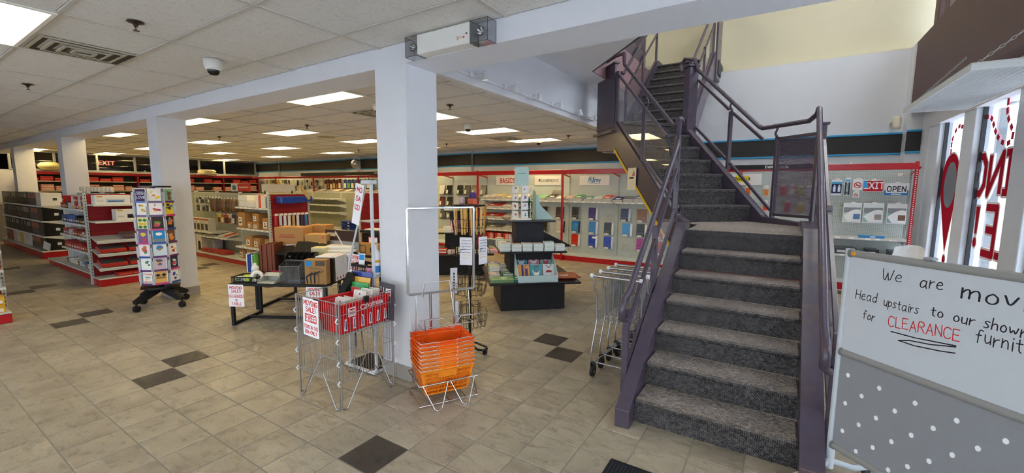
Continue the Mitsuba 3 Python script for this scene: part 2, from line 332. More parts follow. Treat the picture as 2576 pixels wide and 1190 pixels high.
for (x0, x1, y0, y1, gx, px, gy, py) in ((-20.5, -3.04, 2.87, 10.5, -4.445, 1.25, 2.989, .6233), (-20.5, 2.08, -4.0, 2.49, -4.135, 1.25, .875, .6233)):
    xs, ys = grid_lines(x0, x1, y0, y1, gx, px, gy, py)
    for v in xs[1:-1]: bars.box(v - .011, v + .011, y0, y1, CZ - .004, CZ + .03, '#c2beb5')
    for v in ys[1:-1]: bars.box(x0, x1, v - .011, v + .011, CZ - .003, CZ + .03, '#c2beb5')
    for a in range(len(xs) - 1):
        for d in range(len(ys) - 1):
            mx, my = (xs[a] + xs[a + 1]) / 2, (ys[d] + ys[d + 1]) / 2
            if any(abs(mx - p[0]) < .5 and abs(my - p[1]) < .25 for p in lamps_at): continue
            if y1 < 3 and (mx > 1.0 or mx < -19 or my < -2.4): continue
            r = random.Random(a * 131 + d * 7 + int(x1 * 10)); dz = .006 * r.random()
            t = B(); t.box(xs[a] + .0125, xs[a + 1] - .016, ys[d] + .0125, ys[d + 1] - .015, CZ + .003 + dz, CZ + .02 + dz)
            t.put(sub('ceiling', 'panel'), 'ceiling_board')
bars.box(1.0, 2.08, -4.0, 2.49, CZ + .004, CZ + .02, '#cfccc6'); bars.box(-20.5, 1.0, -4.0, -2.4, CZ + .021, CZ + .025, '#cfccc6'); bars.box(-20.5, -19, -4.0, 2.49, CZ + .004, CZ + .02, '#cfccc6')
bars.put('ceiling__grid', 'paint')

def troffer(x, y, where):
    k = thing('troffer_light', where, 'ceiling light', 'fluorescent lights in the tiled ceiling')
    f = B((x, y, CZ)); w, h = .61, .297
    for a in (-1, 1):
        f.cbox(a * w - .014, a * w + .014, -h - .014, h + .014, -.014, .03, '#e8e4d8', .003); f.cbox(-w, w, a * h - .014, a * h + .014, -.014, .03, '#e8e4d8', .003)
    f.put(sub(k, 'frame'), 'paint')
    q = B((x, y, CZ)); n = 8       # shallow ribbed lens, facing down
    for i in range(n):
        a0, a1 = -h + .012 + (2 * h - .024) * i / n, -h + .012 + (2 * h - .024) * (i + 1) / n
        for (u, v, z0, z1) in ((a0, (a0 + a1) / 2, .012, .006), ((a0 + a1) / 2, a1, .006, .012)):
            q.quad((-w + .014, u, z0), (-w + .014, v, z1), (w - .014, v, z1), (w - .014, u, z0))
    q.put(sub(k, 'lens'), 'lamp_glass', emitter={'type': 'area', 'radiance': {'type': 'rgb', 'value': (LAMP if y > 2.6 else LAMP_FRONT).tolist()}})
for j, y in enumerate(LY):
    for i, x in enumerate(LX): troffer(x, y, f'{["rightmost", "second", "third", "fourth", "leftmost"][i]} glowing ceiling light, counted from the right, in the {["row just behind the beam", "second row behind the beam", "third row behind the beam", "row nearest the back wall"][j]}')
for n, (x, y) in enumerate(FL): troffer(x, y, 'bright fluorescent light beside the stepped air vent in the front ceiling' if n == 0 else 'added unseen light in the front ceiling above and behind the viewer')

# ================================================================ beam, columns
b = B(); b.box(-20.9, 2.12, 2.49, 2.87, 2.657, 3.6); b.put('beam', 'wall_white'); struct('beam', label='long lavender white dropped beam across the columns')
for n, xr in enumerate((-2.6, -7.62, -12.56, -17.1)):
    k = key('column'); b = B(); b.box(xr - .36, xr, 2.491, 2.851, 0, 2.657); b.put(k, 'wall_white')
    struct(k, label=['white square column beside the orange baskets', 'white square column behind the card spinner', 'white square column behind the shelf of red boxes', 'white square column at far end by binder shelf'][n])
    for (x0, x1, y0, y1) in ((xr, xr + .012, 2.479, 2.67), (xr, xr + .012, 2.673, 2.863), (xr - .36, xr - .18, 2.479, 2.491), (xr - .177, xr + .0, 2.479, 2.491), (xr - .36, xr - .18, 2.851, 2.863), (xr - .177, xr, 2.851, 2.863)):
        t = B(); t.cbox(x0, x1, y0, y1, .001, .13, '#98928a', .002); t.put(sub(k, 'baseboard_tile'), 'paint')

# ================================================================ walls
b = B()
b.box(-21.0, 2.3, 10.5, 10.65, 0, 4.22)
b.put('wall_back', 'wall_white'); struct('wall_back')
for q in range(4):
    pass
def band(x0, x1, y, ylabel):
    t = B(); t.box(x0, x1, y - .012, y, 2.37, 2.69, '#2d2a29'); t.put(key('trim'), 'wall_dark'); 
    return
trims = [(-20.9, -19.1, 10.5), (-19.1, -18.9, 10.42), (-18.9, -13.95, 10.5), (-13.95, -13.4, 10.3), (-13.4, -9.0, 10.5), (-9.0, -8.1, 10.4), (-8.1, 1.78, 10.5), (1.78, 2.08, 10.18)]
for n, (x0, x1, y) in enumerate(trims):
    k = f'trim_{n + 1}'; t = B(); t.box(x0, x1, y - .012, 10.5, 2.36, 2.70); t.put(k, 'wall_dark'); struct(k, label='black wall band edged with blue strips')
    for z in (2.33, 2.70):
        s_ = B(); s_.cbox(x0, x1, y - .03, y + .002, z, z + .036, '#3f9fd0', .006); s_.put(sub(k, 'blue_strip'), 'paint')
    if y < 10.49:
        s_ = B(); s_.box(x0, x1, y, 10.5, 0, 4.2 if n == 7 else 2.81); s_.put(sub(k, 'pilaster'), 'wall_white')
b = B(); b.box(-21.2, 2.4, 10.75, 10.9, 3.9, 7.4); b.box(-21.2, 2.4, 10.5, 10.75, 4.20, 4.22); b.put('wall_upper_back', 'wall_beige'); struct('wall_upper_back')
b = B(); b.box(-6.2, -6.0, 2.6, 10.8, 4.1, 7.4); b.box(-6.2, 2.4, 2.49, 2.6, 3.55, 7.4); b.put('wall_upper_left', 'wall_beige'); struct('wall_upper_left')
b = B(); b.box(-6.2, 2.6, 2.4, 10.9, 7.4, 7.5); b.put('ceiling_upper', 'wall_white'); struct('ceiling_upper')
for n, (x, y) in enumerate([(-4.2, 4.5), (-4.2, 8.2), (-.6, 4.0), (.9, 8.6), (1.0, 6.3)]):  # unseen lamps added to brighten the upper walls and the treads
    k = thing('added_upstairs_light', ['added unseen light above the upper floor railing', 'added unseen light above the upper floor at the back', 'added unseen light high above the stair foot', 'added unseen light high above the upper white wall', 'added unseen light high above the window'][n], 'ceiling light'); f = B((x, y, 7.4))
    for a in (-1, 1): f.cbox(a * .61 - .014, a * .61 + .014, -.31, .31, -.05, .0, '#e8e4d8', .003); f.cbox(-.61, .61, a * .297 - .014, a * .297 + .014, -.05, .0, '#e8e4d8', .003)
    f.put(sub(k, 'frame'), 'paint'); q = B((x, y, 7.4)); q.quad((-.6, -.285, -.03), (-.6, .285, -.03), (.6, .285, -.03), (.6, -.285, -.03)); q.put(sub(k, 'lens'), 'lamp_glass', emitter={'type': 'area', 'radiance': {'type': 'rgb', 'value': ADDED_LAMP_UP.tolist()}})
# bulkhead and slab of the upper floor
b = B(); b.box(-3.06, -2.98, 2.87, 10.5, 2.805, 3.47); b.put('wall_bulkhead', 'wall_white'); struct('wall_bulkhead', label='white bulkhead carrying the track of spotlights')
slab = Polygon([(-3.06, 2.6), (.86, 2.6), (-2.58, 6.32), (-2.58, 10.5), (-3.06, 10.5)])
b = B(); b.poly(slab, .7, '#ffffff', o=(0, 0, 3.46)); b.put('slab_upper', 'wall_white'); struct('slab_upper', label='underside of the upper floor beside the stair')
b = B(); b.box(-6.2, -3.05, 2.6, 10.75, 4.0, 4.16); b.put('floor_upper', 'carpet'); struct('floor_upper')
d = np.array([-.6788, .7343]); p0, p1 = np.array([.86, 2.62]), np.array([-2.58, 6.34])
b = B(); n_ = np.array([.733, .68]) * .012
b.bar((*(p0 + n_), 3.83), (*(p1 + n_), 3.83), .024, .74, '#5d4a4e'); b.put('slab_upper__edge_board', 'stair_paint')
b = B(); b.box(-2.58, -2.565, 6.30, 10.5, 3.455, 4.17, '#8f7275'); b.put('slab_upper__side_board', 'paint')
# left wall: low part, office windows above
b = B(); b.box(-21.0, -20.7, 2.6, 10.5, 0, 2.17); b.box(-21.0, -20.7, 2.6, 10.5, 2.80, 2.95); b.box(-21.0, -20.7, -4.2, 2.6, 0, 2.95); b.put('wall_left', 'wall_white'); struct('wall_left')
ys = [2.9, 3.9, 4.95, 6.0, 7.05, 8.1, 9.05, 10.35]
for n in range(len(ys) - 1):
    k = struct(f'window_{n + 1}', label='office window in the far wall above the red shelving'); f = B()
    for y in (ys[n], ys[n + 1]): f.cbox(-20.76, -20.68, y - .03, y + .03, 2.17, 2.80, '#8f9494', .004)
    f.cbox(-20.76, -20.68, ys[n], ys[n + 1], 2.165, 2.215, '#8f9494', .004); f.cbox(-20.76, -20.68, ys[n], ys[n + 1], 2.755, 2.805, '#8f9494', .004); f.put(k + '__frame', 'paint')
    g = B(); g.quad((-20.72, ys[n] + .03, 2.215), (-20.72, ys[n + 1] - .03, 2.215), (-20.72, ys[n + 1] - .03, 2.755), (-20.72, ys[n] + .03, 2.755)); g.put(k + '__pane', 'glass')
b = B(); b.box(-25, -24.9, -1, 12, 0, 3.0, '#4a4640'); b.box(-25, -21, 10.6, 10.7, 0, 3.0, '#4a4640'); b.box(-25, -21, -1, 12, 2.96, 3.0, '#57534c'); b.box(-25, -21, -1, 12, -.1, 0, '#3a3733'); b.box(-25, -21, -1.1, -1, 0, 3, '#4a4640')
b.put('wall_office', 'matte'); struct('wall_office', label='dim office room behind the far windows')
b = B(); b.box(-21.0, 2.3, -4.3, -4.15, 0, .5); b.box(-21.0, 2.3, -4.3, -4.15, 2.75, 3.0)
for x in np.arange(-20.9, 2.4, 2.9): b.box(x - .25, x + .25, -4.3, -4.15, .5, 2.75)
b.box(-21, -9.5, -4.3, -4.15, .5, 2.75)
b.put('wall_front', 'wall_white'); struct('wall_front')

# ================================================================ window wall on the right
MY = [(9.26, 9.75)] + [(7.78 - 1.6 * k, 8.2 - 1.6 * k) for k in range(0, 8)]
b = B(); b.box(2.0, 2.16, -4.3, 10.5, 0, .32); b.box(1.98, 2.2, -4.3, 10.5, 2.72, 3.06); b.box(1.98, 2.2, 9.75, 10.5, 0, 3.06); b.put('wall_right', 'wall_white'); struct('wall_right')
k = struct('wall_right_brown', label='dark brown band wall above the shop window'); b = B(); b.box(1.8, 2.2, 2.87, 10.5, 3.05, 4.22); b.put(k, 'brown_paint')
b = B(); b.box(2.1, 2.2, 2.6, 10.8, 4.22, 4.35); b.box(2.1, 2.2, 2.6, 10.8, 6.6, 7.5)
for y in (3.0, 4.65, 6.3, 7.95, 9.55, 10.1): b.cbox(1.98, 2.2, y - .12, y + .12, 4.22, 6.7, '#6c5a5e', .01)
b.put('window_9', 'brown_paint'); struct('window_9', label='upper windows with brown posts above the brown band')
for n in range(8):
    k = struct(f'window_{n + 10}', label='tall shop window in white aluminium posts')
    f = B()
    y0, y1 = MY[n + 1][0], MY[n + 1][1]
    f.cbox(2.0, 2.15, y0, y1, .3, 2.73, '#dfe5ee', .006); f.box(2.06, 2.10, y1, y1 + .035, .3, 2.73, '#3a3d42'); f.box(2.06, 2.10, y0 - .035, y0, .3, 2.73, '#3a3d42')
    if n == 0: f.cbox(2.0, 2.15, 9.26, 9.76, .3, 2.73, '#dfe5ee', .006); f.box(2.06, 2.1, 9.225, 9.26, .3, 2.73, '#3a3d42')
    f.put(k + '__frame', 'paint')
    g = B(); top = MY[n][0]; g.quad((2.1, y1, .32), (2.1, top, .32), (2.1, top, 2.72), (2.1, y1, 2.72)); g.put(k + '__pane', 'glass')

# ================================================================ staircase
S = thing('staircase', 'carpeted staircase with purple brown metal rails turning up to the upper floor', 'staircase')
def spart(name, b, m='stair_paint', text=None):
    k = b.put(sub(S, name), m)
    if text: labels[k] = {'label': text}
    return k
RISE = .181
def tread(b, s0, s1, z, w0, w1):
    b.cbox(s0 - .028, s1, w0, w1, z - .045, z, '#ffffff', .014)
# flight one: along +y, x -.8 .. .18
for i in range(7):
    y, z = 2.925 + .275 * i, RISE * (i + 1)
    b = B(); b.box(-.8, .18, y, y + .02, z - RISE, z - .04); spart('riser', b, 'carpet')
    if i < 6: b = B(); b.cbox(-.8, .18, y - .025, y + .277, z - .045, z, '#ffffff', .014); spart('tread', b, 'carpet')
Q = .70711
def dw(D, w): return np.array([Q * (w - D), Q * (w + D)])
LZ = 1.267
land = Polygon([(-.8, 4.55), (.18, 4.55), (.18, 5.69), tuple(dw(4.66, 4.15)), tuple(dw(4.66, 3.15)), (-.8, 5.26)])
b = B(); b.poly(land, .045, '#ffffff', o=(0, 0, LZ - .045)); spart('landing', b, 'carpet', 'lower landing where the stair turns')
b = B(); b.poly(land.buffer(-.035), .22, '#ffffff', o=(0, 0, LZ - .27)); spart('landing_base', b)
M2 = np.array([[-Q, Q, 0], [Q, Q, 0], [0, 0, 1.0]])     # local (D, w, z) -> world
def F2(): q = B(); q.R = M2; return q
for i in range(7):
    D, z = 4.64 + .264 * i, LZ + .2075 * (i + 1)
    b = F2(); b.box(D, D + .02, 3.15, 4.15, z - .2075, z - .04); spart('riser', b, 'carpet')
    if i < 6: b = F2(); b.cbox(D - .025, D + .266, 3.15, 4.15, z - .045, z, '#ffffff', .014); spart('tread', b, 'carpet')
L2 = LZ + .2075 * 7
land2 = Polygon([tuple(dw(6.2, 3.15)), tuple(dw(6.2, 4.15)), (-1.45, 7.45), (-1.45, 8.05), (-2.5, 8.05), (-2.76, 7.2), (-2.3, 6.74)])
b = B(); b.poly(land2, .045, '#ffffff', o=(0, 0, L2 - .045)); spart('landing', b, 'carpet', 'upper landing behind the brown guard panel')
b = B(); b.poly(land2.buffer(-.04), .36, '#ffffff', o=(0, 0, L2 - .42)); spart('landing_base', b)
for i in range(8):
    y, z = 8.0 + .268 * i, L2 + .207 * (i + 1)
    b = B(); b.box(-2.5, -1.45, y, y + .02, z - .207, z - .04); spart('riser', b, 'carpet')
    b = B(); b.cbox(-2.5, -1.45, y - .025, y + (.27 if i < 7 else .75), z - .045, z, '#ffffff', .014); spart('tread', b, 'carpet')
YZ = np.array([[0, 0, 1.0], [1, 0, 0], [0, 1, 0]])       # shapely (y, z) plane, depth along x
for x0, nm in ((-.9, 'left'), (.18, 'right')):
    pg = Polygon([(2.79, 0), (2.79, .13), (4.56, 1.335), (4.74, 1.335), (4.74, 1.0), (3.12, 0)]) if nm == 'left' else Polygon([(2.72, 0), (2.72, .13), (4.56, 1.335), (5.66, 1.335), (5.66, 1.0), (4.6, 1.0), (3.12, 0)])
    b = B(); b.poly(pg.buffer(-.006).buffer(.006, 2), .10 if nm == 'left' else .12, '#ffffff', YZ, (x0, 0, 0)); spart('stringer', b)
DZ = lambda w: (np.array([[-Q, 0, Q], [Q, 0, Q], [0, 1.0, 0]]), (Q * w, Q * w, 0))   # shapely (D, z), depth along w
pgL = Polygon([(4.42, 1.0), (4.42, 1.30), (4.6, 1.36), (6.32, 2.72), (6.98, 2.72), (6.98, 2.32), (6.3, 2.28), (4.6, .92)])
pgR = Polygon([(3.9, 1.0), (3.9, 1.31), (4.42, 1.34), (6.02, 2.60), (6.35, 2.82), (6.35, 2.4), (6.1, 2.3), (4.5, 1.0)])
for pg, w in ((pgL, 3.06), (pgR, 4.15)):
    M, o = DZ(w); b = B(); b.poly(pg, .09, '#ffffff', M, o); spart('stringer', b)
b = F2(); 
M, o = DZ(3.15); b = B(); b.poly(Polygon([(4.6, 1.0), (6.3, 2.34), (6.3, 2.3), (4.6, .96)]), 1.0, '#4a4044', M, o); spart('underside', b, 'paint')
b = F2(); b.bar((4.6, 3.05, .93), (6.3, 3.05, 2.29), .012, .035, '#d8b52a'); spart('edge_tape', b, 'paint', 'yellow warning tape on lower edge')
for x0 in (-2.6, -1.45):
    pg = Polygon([(7.75, 2.35), (7.75, 2.78), (9.95, 4.5), (10.4, 4.5), (10.4, 4.0), (9.9, 4.0)])
    b = B(); b.poly(pg, .10, '#ffffff', YZ, (x0, 0, 0)); spart('stringer', b)
b = B(); b.poly(Polygon([(7.9, 2.35), (10.2, 4.05), (10.2, 4.0), (7.9, 2.3)]), 1.05, '#4a4044', YZ, (-2.5, 0, 0)); spart('underside', b, 'paint')
b = B(); b.box(-3.0, -1.3, 10.1, 10.75, 4.1, 4.37); spart('top_floor', b, 'carpet')
# --- rails of flight one
def slope_panel(plane, pts, posts, hand, glass=True):
    """pts: lower/upper ends of frame (bottom, top); plane(s, z) -> world"""
    (b0, b1), (t0, t1) = pts
    for a, e in ((b0, b1), (t0, t1)): b = B(); b.bar(plane(*a), plane(*e), .03, .035); spart('rail_bar', b)
    for s, z0, z1 in posts: b = B(); b.bar(plane(s, z0), plane(s, z1), .045, .045, up=(0, 1, 0)); spart('post', b)
    if glass: g = B(); g.quad(plane(*b0), plane(*b1), plane(*t1), plane(*t0)); spart('glass_panel', g, 'glass', 'clear glass infill')
pl = lambda s, z: (-.93, s, z)
slope_panel(pl, (((3.1, .27), (4.62, 1.47)), ((3.1, .62), (4.62, 1.88))), ((3.08, .0, .78), (3.84, .74, 1.34), (4.62, 1.33, 2.22)), None)
b = B(); b.tube([(-.93, 3.06, .70), (-.93, 2.97, .73), (-.93, 2.96, .80), (-.93, 3.0, .87), (-.93, 3.12, .90), (-.93, 4.58, 2.11), (-.93, 4.62, 2.2), (-.93, 4.62, 2.36), (-.93, 4.66, 2.395), (-.96, 5.0, 2.41), (-1.19, 5.58, 2.45), tuple(np.append(dw(4.79, 3.1), 2.46)), tuple(np.append(dw(6.14, 3.1), 3.55)), tuple(np.append(dw(6.17, 3.1), 3.72)), tuple(np.append(dw(6.4, 3.08), 3.74)), tuple(np.append(dw(6.93, 3.08), 3.74)), tuple(np.append(dw(6.98, 3.08), 3.66))], .024, '#ffffff', 10)
spart('handrail', b)
for y, z in ((3.3, 1.0), (3.84, 1.45)): 
    b = B(); b.tube([(-.93, y, z + .04), (-.955, y, z - .02), (-.955, y, z - .1), (-.93, y, z - .14)], .012, '#ffffff', 6); spart('rail_bracket', b)
pr = lambda s, z: (.33, s, z)
slope_panel(pr, (((3.05, .3), (5.6, 1.5)), ((3.05, .78), (5.6, 2.25))), ((3.05, .02, .84), (4.3, .86, 1.55), (5.62, 1.0, 2.36)), None)
b = B(); b.cbox(.295, .375, 5.58, 5.67, 2.36, 2.385, '#ffffff', .005); spart('post_cap', b)
b = B(); b.tube([(.3, 3.0, .62), (.27, 2.94, .66), (.27, 2.93, .74), (.27, 2.99, .80), (.27, 3.12, .84), (.27, 5.2, 2.22), (.27, 5.28, 2.3), (.27, 5.58, 2.52), (.27, 5.62, 2.53), (.26, 5.66, 2.48), tuple(np.append(dw(3.97, 4.25), 2.435)), tuple(np.append(dw(4.62, 4.25), 2.44)), tuple(np.append(dw(4.68, 4.25), 2.47)), tuple(np.append(dw(5.98, 4.25), 3.5)), tuple(np.append(dw(6.02, 4.22), 3.66)), tuple(np.append(dw(6.2, 4.17), 3.72)), tuple(np.append(dw(6.26, 4.13), 3.62)), tuple(np.append(dw(6.2, 4.13), 3.52))], .027, '#ffffff', 10)
spart('handrail', b)
# --- guard between landing and flight two, perforated panel
p2 = lambda s, z: tuple(np.append(dw(s, 4.3), z))
for a, e in (((3.9, 2.29), (4.42, 2.29)), ((3.9, 1.37), (4.42, 1.37))): b = B(); b.bar(p2(*a), p2(*e), .03, .035); spart('rail_bar', b)
for s, z0, z1 in ((4.43, 1.3, 2.31), (3.88, 1.3, 2.31), (5.26, 1.95, 2.76)): b = B(); b.bar(p2(s, z0), p2(s, z1), .04, .05, up=(Q, Q, 0)); spart('post', b)
b = B(); nx, nz, s0, s1, z0, z1 = 36, 64, 3.9, 4.41, 1.385, 2.275
for i in range(nx):
    for j in range(nz):
        a0, a1 = s0 + (s1 - s0) * i / nx, s0 + (s1 - s0) * (i + 1) / nx; e0, e1 = z0 + (z1 - z0) * j / nz, z0 + (z1 - z0) * (j + 1) / nz
        am, em, k_ = (a0 + a1) / 2, (e0 + e1) / 2, .36
        o4 = [p2(a0, e0), p2(a1, e0), p2(a1, e1), p2(a0, e1)]; da, de = (a1 - a0) * k_, (e1 - e0) * k_
        i4 = [p2(am, em - de), p2(am + da, em), p2(am, em + de), p2(am - da, em)]
        b.add(o4 + i4, [[0, 1, 4], [1, 5, 4], [1, 2, 5], [2, 6, 5], [2, 3, 6], [3, 7, 6], [3, 0, 7], [0, 4, 7]], '#54495a')
spart('perforated_panel', b, 'paint', 'perforated purple metal guard panel')
for (a, e) in (((4.46, 1.42), (5.22, 2.04)), ((4.66, 2.31), (5.22, 2.73)), ((5.3, 2.1), (6.02, 2.64)), ((5.3, 2.79), (6.02, 3.36))): b = B(); b.bar(p2(*a), p2(*e), .03, .035); spart('rail_bar', b)
b = B(); b.quad(p2(4.46, 1.42), p2(5.22, 2.04), p2(5.22, 2.73), p2(4.5, 2.19)); spart('glass_panel', b, 'glass', 'clear glass infill')
b = B(); b.quad(p2(5.3, 2.1), p2(6.02, 2.64), p2(6.02, 3.36), p2(5.3, 2.79)); spart('glass_panel', b, 'glass', 'clear glass infill')
for s, z in ((4.43, 2.31), (5.24, 2.78)):
    b = B(); b.tube([p2(s, z + .13), tuple(np.append(dw(s, 4.26), z + .04)), tuple(np.append(dw(s - .03, 4.26), z - .0)), p2(s, z - .02)], .013, '#ffffff', 6); spart('rail_bracket', b)
b = B(); 
for v in (4.18, 4.28): pass
b = F2(); b.cbox(6.02, 6.16, 4.14, 4.3, 2.55, 3.56, '#ffffff', .008); b.cbox(6.0, 6.18, 4.12, 4.32, 3.56, 3.59, '#ffffff', .006); spart('newel', b)
# --- left rail of flight two
p3 = lambda s, z: tuple(np.append(dw(s, 3.1), z))
slope_panel(p3, (((4.6, 1.44), (6.34, 2.76)), ((4.92, 2.34), (6.34, 3.46))), ((5.5, 1.95), (6.34, 2.3)) and ((5.5, 1.93, 2.8), (6.34, 2.3, 3.5)), None, False)
for q in (((4.6, 1.46), (5.47, 2.11), (5.47, 2.76), (4.92, 2.32)), ((5.53, 2.16), (6.31, 2.74), (6.31, 3.42), (5.53, 2.8))):
    b = B(); b.quad(*[p3(*v) for v in q]); spart('glass_panel', b, 'glass', 'clear glass infill')
b = B(); b.tube([p3(5.5, 2.98), tuple(np.append(dw(5.47, 3.14), 2.88)), tuple(np.append(dw(5.47, 3.13), 2.8)), p3(5.5, 2.78)], .013, '#ffffff', 6); spart('rail_bracket', b)
b = B(); b.bar(p3(4.68, 1.35), p3(4.68, 2.3), .05, .06, up=(Q, Q, 0)); spart('post', b)
b = F2(); b.cbox(6.36, 7.0, 3.05, 3.09, 2.64, 3.62, '#ffffff', .006); spart('guard_panel', b, text='solid brown guard panel of upper landing')
b = F2(); b.cbox(6.34, 7.03, 3.03, 3.13, 3.62, 3.65, '#ffffff', .006); spart('guard_cap', b)
b = F2(); b.cbox(6.32, 7.04, 3.0, 3.08, 2.56, 2.6, '#ffffff', .006); spart('guard_sill', b)
# --- rails of flight three
for x in (-2.55, -1.4):
    p4 = lambda s, z: (x, s, z)
    slope_panel(p4, (((7.9, 2.95), (9.9, 4.5)), ((7.9, 3.5), (9.9, 5.05))), ((7.9, 2.7, 3.55), (8.9, 3.55, 4.32), (9.9, 4.3, 5.1)), None)
    b = B(); b.tube([(x, 7.6, 3.72), (x, 7.72, 3.74), (x, 9.9, 5.42), (x, 10.2, 5.45)], .026, '#ffffff', 8); spart('handrail', b)
b = B(); b.cbox(-1.36, -1.32, 9.95, 10.5, 4.0, 5.6, '#ffffff', .006); spart('guard_panel', b, text='brown end panel at the top flight')
b = B(); b.cbox(-2.9, -2.6, 9.2, 9.24, 4.0, 5.3, '#ffffff', .006); b.cbox(-2.62, -2.58, 6.4, 9.2, 4.0, 4.45, '#ffffff', .006); spart('guard_panel', b)
k = thing('soffit_light', 'small white light under the brown upper stair landing', 'ceiling light')
b = F2(); b.cbox(6.4, 6.75, 3.25, 3.6, 2.27, 2.302, '#e9e6dc', .01); b.put(sub(k, 'frame'), 'paint')
b = F2(); b.box(6.44, 6.71, 3.29, 3.56, 2.262, 2.271, '#fff8e8'); b.put(sub(k, 'diffuser'), 'lamp_glass')
k = thing('caution_notice', 'cream caution notice taped under the lower edge of the stair', 'notice')
b = F2(); b.box(5.545, 5.785, 3.035, 3.04, 1.66, 1.975, '#e6ddc4')
b.box(5.6, 5.73, 3.0335, 3.035, 1.82, 1.845, '#2a2624'); b.put(k, 'paint')
tri = LineString([(0, 0), (.06, 0), (.03, .06), (0, 0)]).buffer(.006)
MN = np.array([[Q, 0, -Q], [-Q, 0, -Q], [0, 1.0, 0]]); o = np.append(dw(5.64, 3.034), 0)
b = B(); b.poly(tri, .001, '#a8322a', MN, o + [0, 0, 1.87]); letter(b, 'CAUTION', .02, '#2a2624', MN, np.append(dw(5.665, 3.033), 1.822)); b.put(sub(k, 'print'), 'paint')

# ================================================================ outdoors, seen through the window
b = B(); 
gx = np.linspace(2.2, 60, 40); gy = np.linspace(-30, 60, 60); X, Y = np.meshgrid(gx, gy, indexing='ij'); P = np.stack([X, Y, X * 0], -1)
Z = -.12 + .55 * np.clip(meshkit.fbm(P * [.5, .5, 1], 3, 4) - .45, 0, 1) * np.clip((X - 3) / 3, 0, 1) * np.clip((9 - X) / 3, 0, 1) * 3
V = np.stack([X, Y, Z], -1).reshape(-1, 3); I = np.arange(40 * 60).reshape(40, 60)
b.add(V, np.vstack([np.stack([I[:-1, :-1].ravel(), I[1:, :-1].ravel(), I[1:, 1:].ravel()], 1), np.stack([I[:-1, :-1].ravel(), I[1:, 1:].ravel(), I[:-1, 1:].ravel()], 1)]), '#ffffff')
b.put('street_ground', 'snow'); struct('street_ground', label='snow covered street and parking outside')
k = struct('canopy_roof', label='ribbed grey canopy outside above the shop window'); b = B(); b.box(2.25, 3.6, -2, 11.5, 3.25, 3.4, '#7d8488')
for i in range(6): b.box(2.3 + .21 * i, 2.36 + .21 * i, -2, 11.5, 3.225, 3.25, '#979da0')
b.put(k, 'paint')
for y in (6.0, 9.2, 12.0):
    t = B(); t.cbox(3.4, 3.52, y - .06, y + .06, -.1, 3.25, '#8b9094', .01); t.put(sub(k, 'post'), 'paint')
for y in (4.2, 7.4, 10.2):
    kk = thing('canopy_lamp', 'warm strip lamp under the ribbed canopy outside the window', 'lamp', 'strip lamps under the canopy'); t = B(); t.box(3.1, 3.25, y - .6, y + .6, 3.19, 3.224, '#e8e4da'); t.put(sub(kk, 'housing'), 'paint')
    t = B(); t.quad((3.11, y - .58, 3.188), (3.11, y + .58, 3.188), (3.24, y + .58, 3.188), (3.24, y - .58, 3.188)); t.put(sub(kk, 'lens'), 'lamp_glass', emitter={'type': 'area', 'radiance': {'type': 'rgb', 'value': [6, 4.6, 2.6]}})
def house(at, wx, wy, h, col, label, rows, cols):
    k = thing('building', label, 'building'); b = B((*at, -.1)); b.box(0, wx, 0, wy, 0, h); b.put(sub(k, 'wall'), 'facade')
    b = B((*at, -.1)); b.box(-.2, wx + .2, -.2, wy + .2, h, h + .35, '#8d8478'); b.put(sub(k, 'roof'), 'matte')
    for r in range(rows):
        for q in range(cols):
            y, z = 1.2 + q * (wy - 2.4) / max(cols - 1, 1), 1.0 + r * 3.0
            f = B((*at, -.1)); f.box(-.06, .02, y - .65, y + .65, z, z + 1.6, '#e7e4dc'); w = f.put(sub(k, 'window'), 'paint')
            f = B((*at, -.1)); f.box(-.07, -.05, y - .55, y + .55, z + .1, z + 1.5, '#5d6a78'); f.put(sub(w, 'pane'), 'gloss')
house((24, 18), 12, 16, 7.0, '#c9b48e', 'beige brick building across the snowy street', 2, 5)
house((26, 38), 12, 18, 5.0, '#c9b48e', 'lower brick building further along the snowy street', 1, 5)
house((22, 0), 12, 14, 6.0, '#c9b48e', 'brick building across the street nearest the shop', 2, 4)
def car(at, rz, col, label):
    k = thing('car', label, 'car'); b = B((*at, -.08), rz)
    body = Polygon([(-2.2, .3), (-2.25, .8), (-1.9, 1.0), (-1.2, 1.08), (-.6, 1.6), (1.2, 1.62), (1.9, 1.1), (2.2, 1.0), (2.25, .4), (2.1, .3)]).buffer(.05)
    M = np.array([[1, 0, 0], [0, 0, 1.0], [0, 1, 0]]); b.poly(body, 1.7, col, M, (0, -.85, 0)); b.put(sub(k, 'body'), 'gloss')
    b = B((*at, -.08), rz); gl = Polygon([(-1.05, 1.1), (-.55, 1.54), (1.15, 1.56), (1.7, 1.12)])
    b.poly(gl, 1.74, '#1a1d22', M, (0, -.87, 0)); b.put(sub(k, 'window'), 'gloss')
    for x in (-1.35, 1.35):
        for y in (-.8, .8):
            w = B((*at, -.08), rz); w.cyl((x, y - .1, .33), (x, y + .1, .33), .33, '#15161a', 18); w.cyl((x, y - .11, .33), (x, y + .11, .33), .19, '#9a9c9f', 12); w.put(sub(k, 'wheel'), 'paint')
car((9.5, 24), 90, '#23262b', 'dark car parked outside beyond the snow bank')
car((12.5, 33), 90, '#7a7f86', 'grey car parked farther along the snowy street')
car((9.0, 17.0), 90, '#31353c', 'charcoal car parked outside nearest the window')

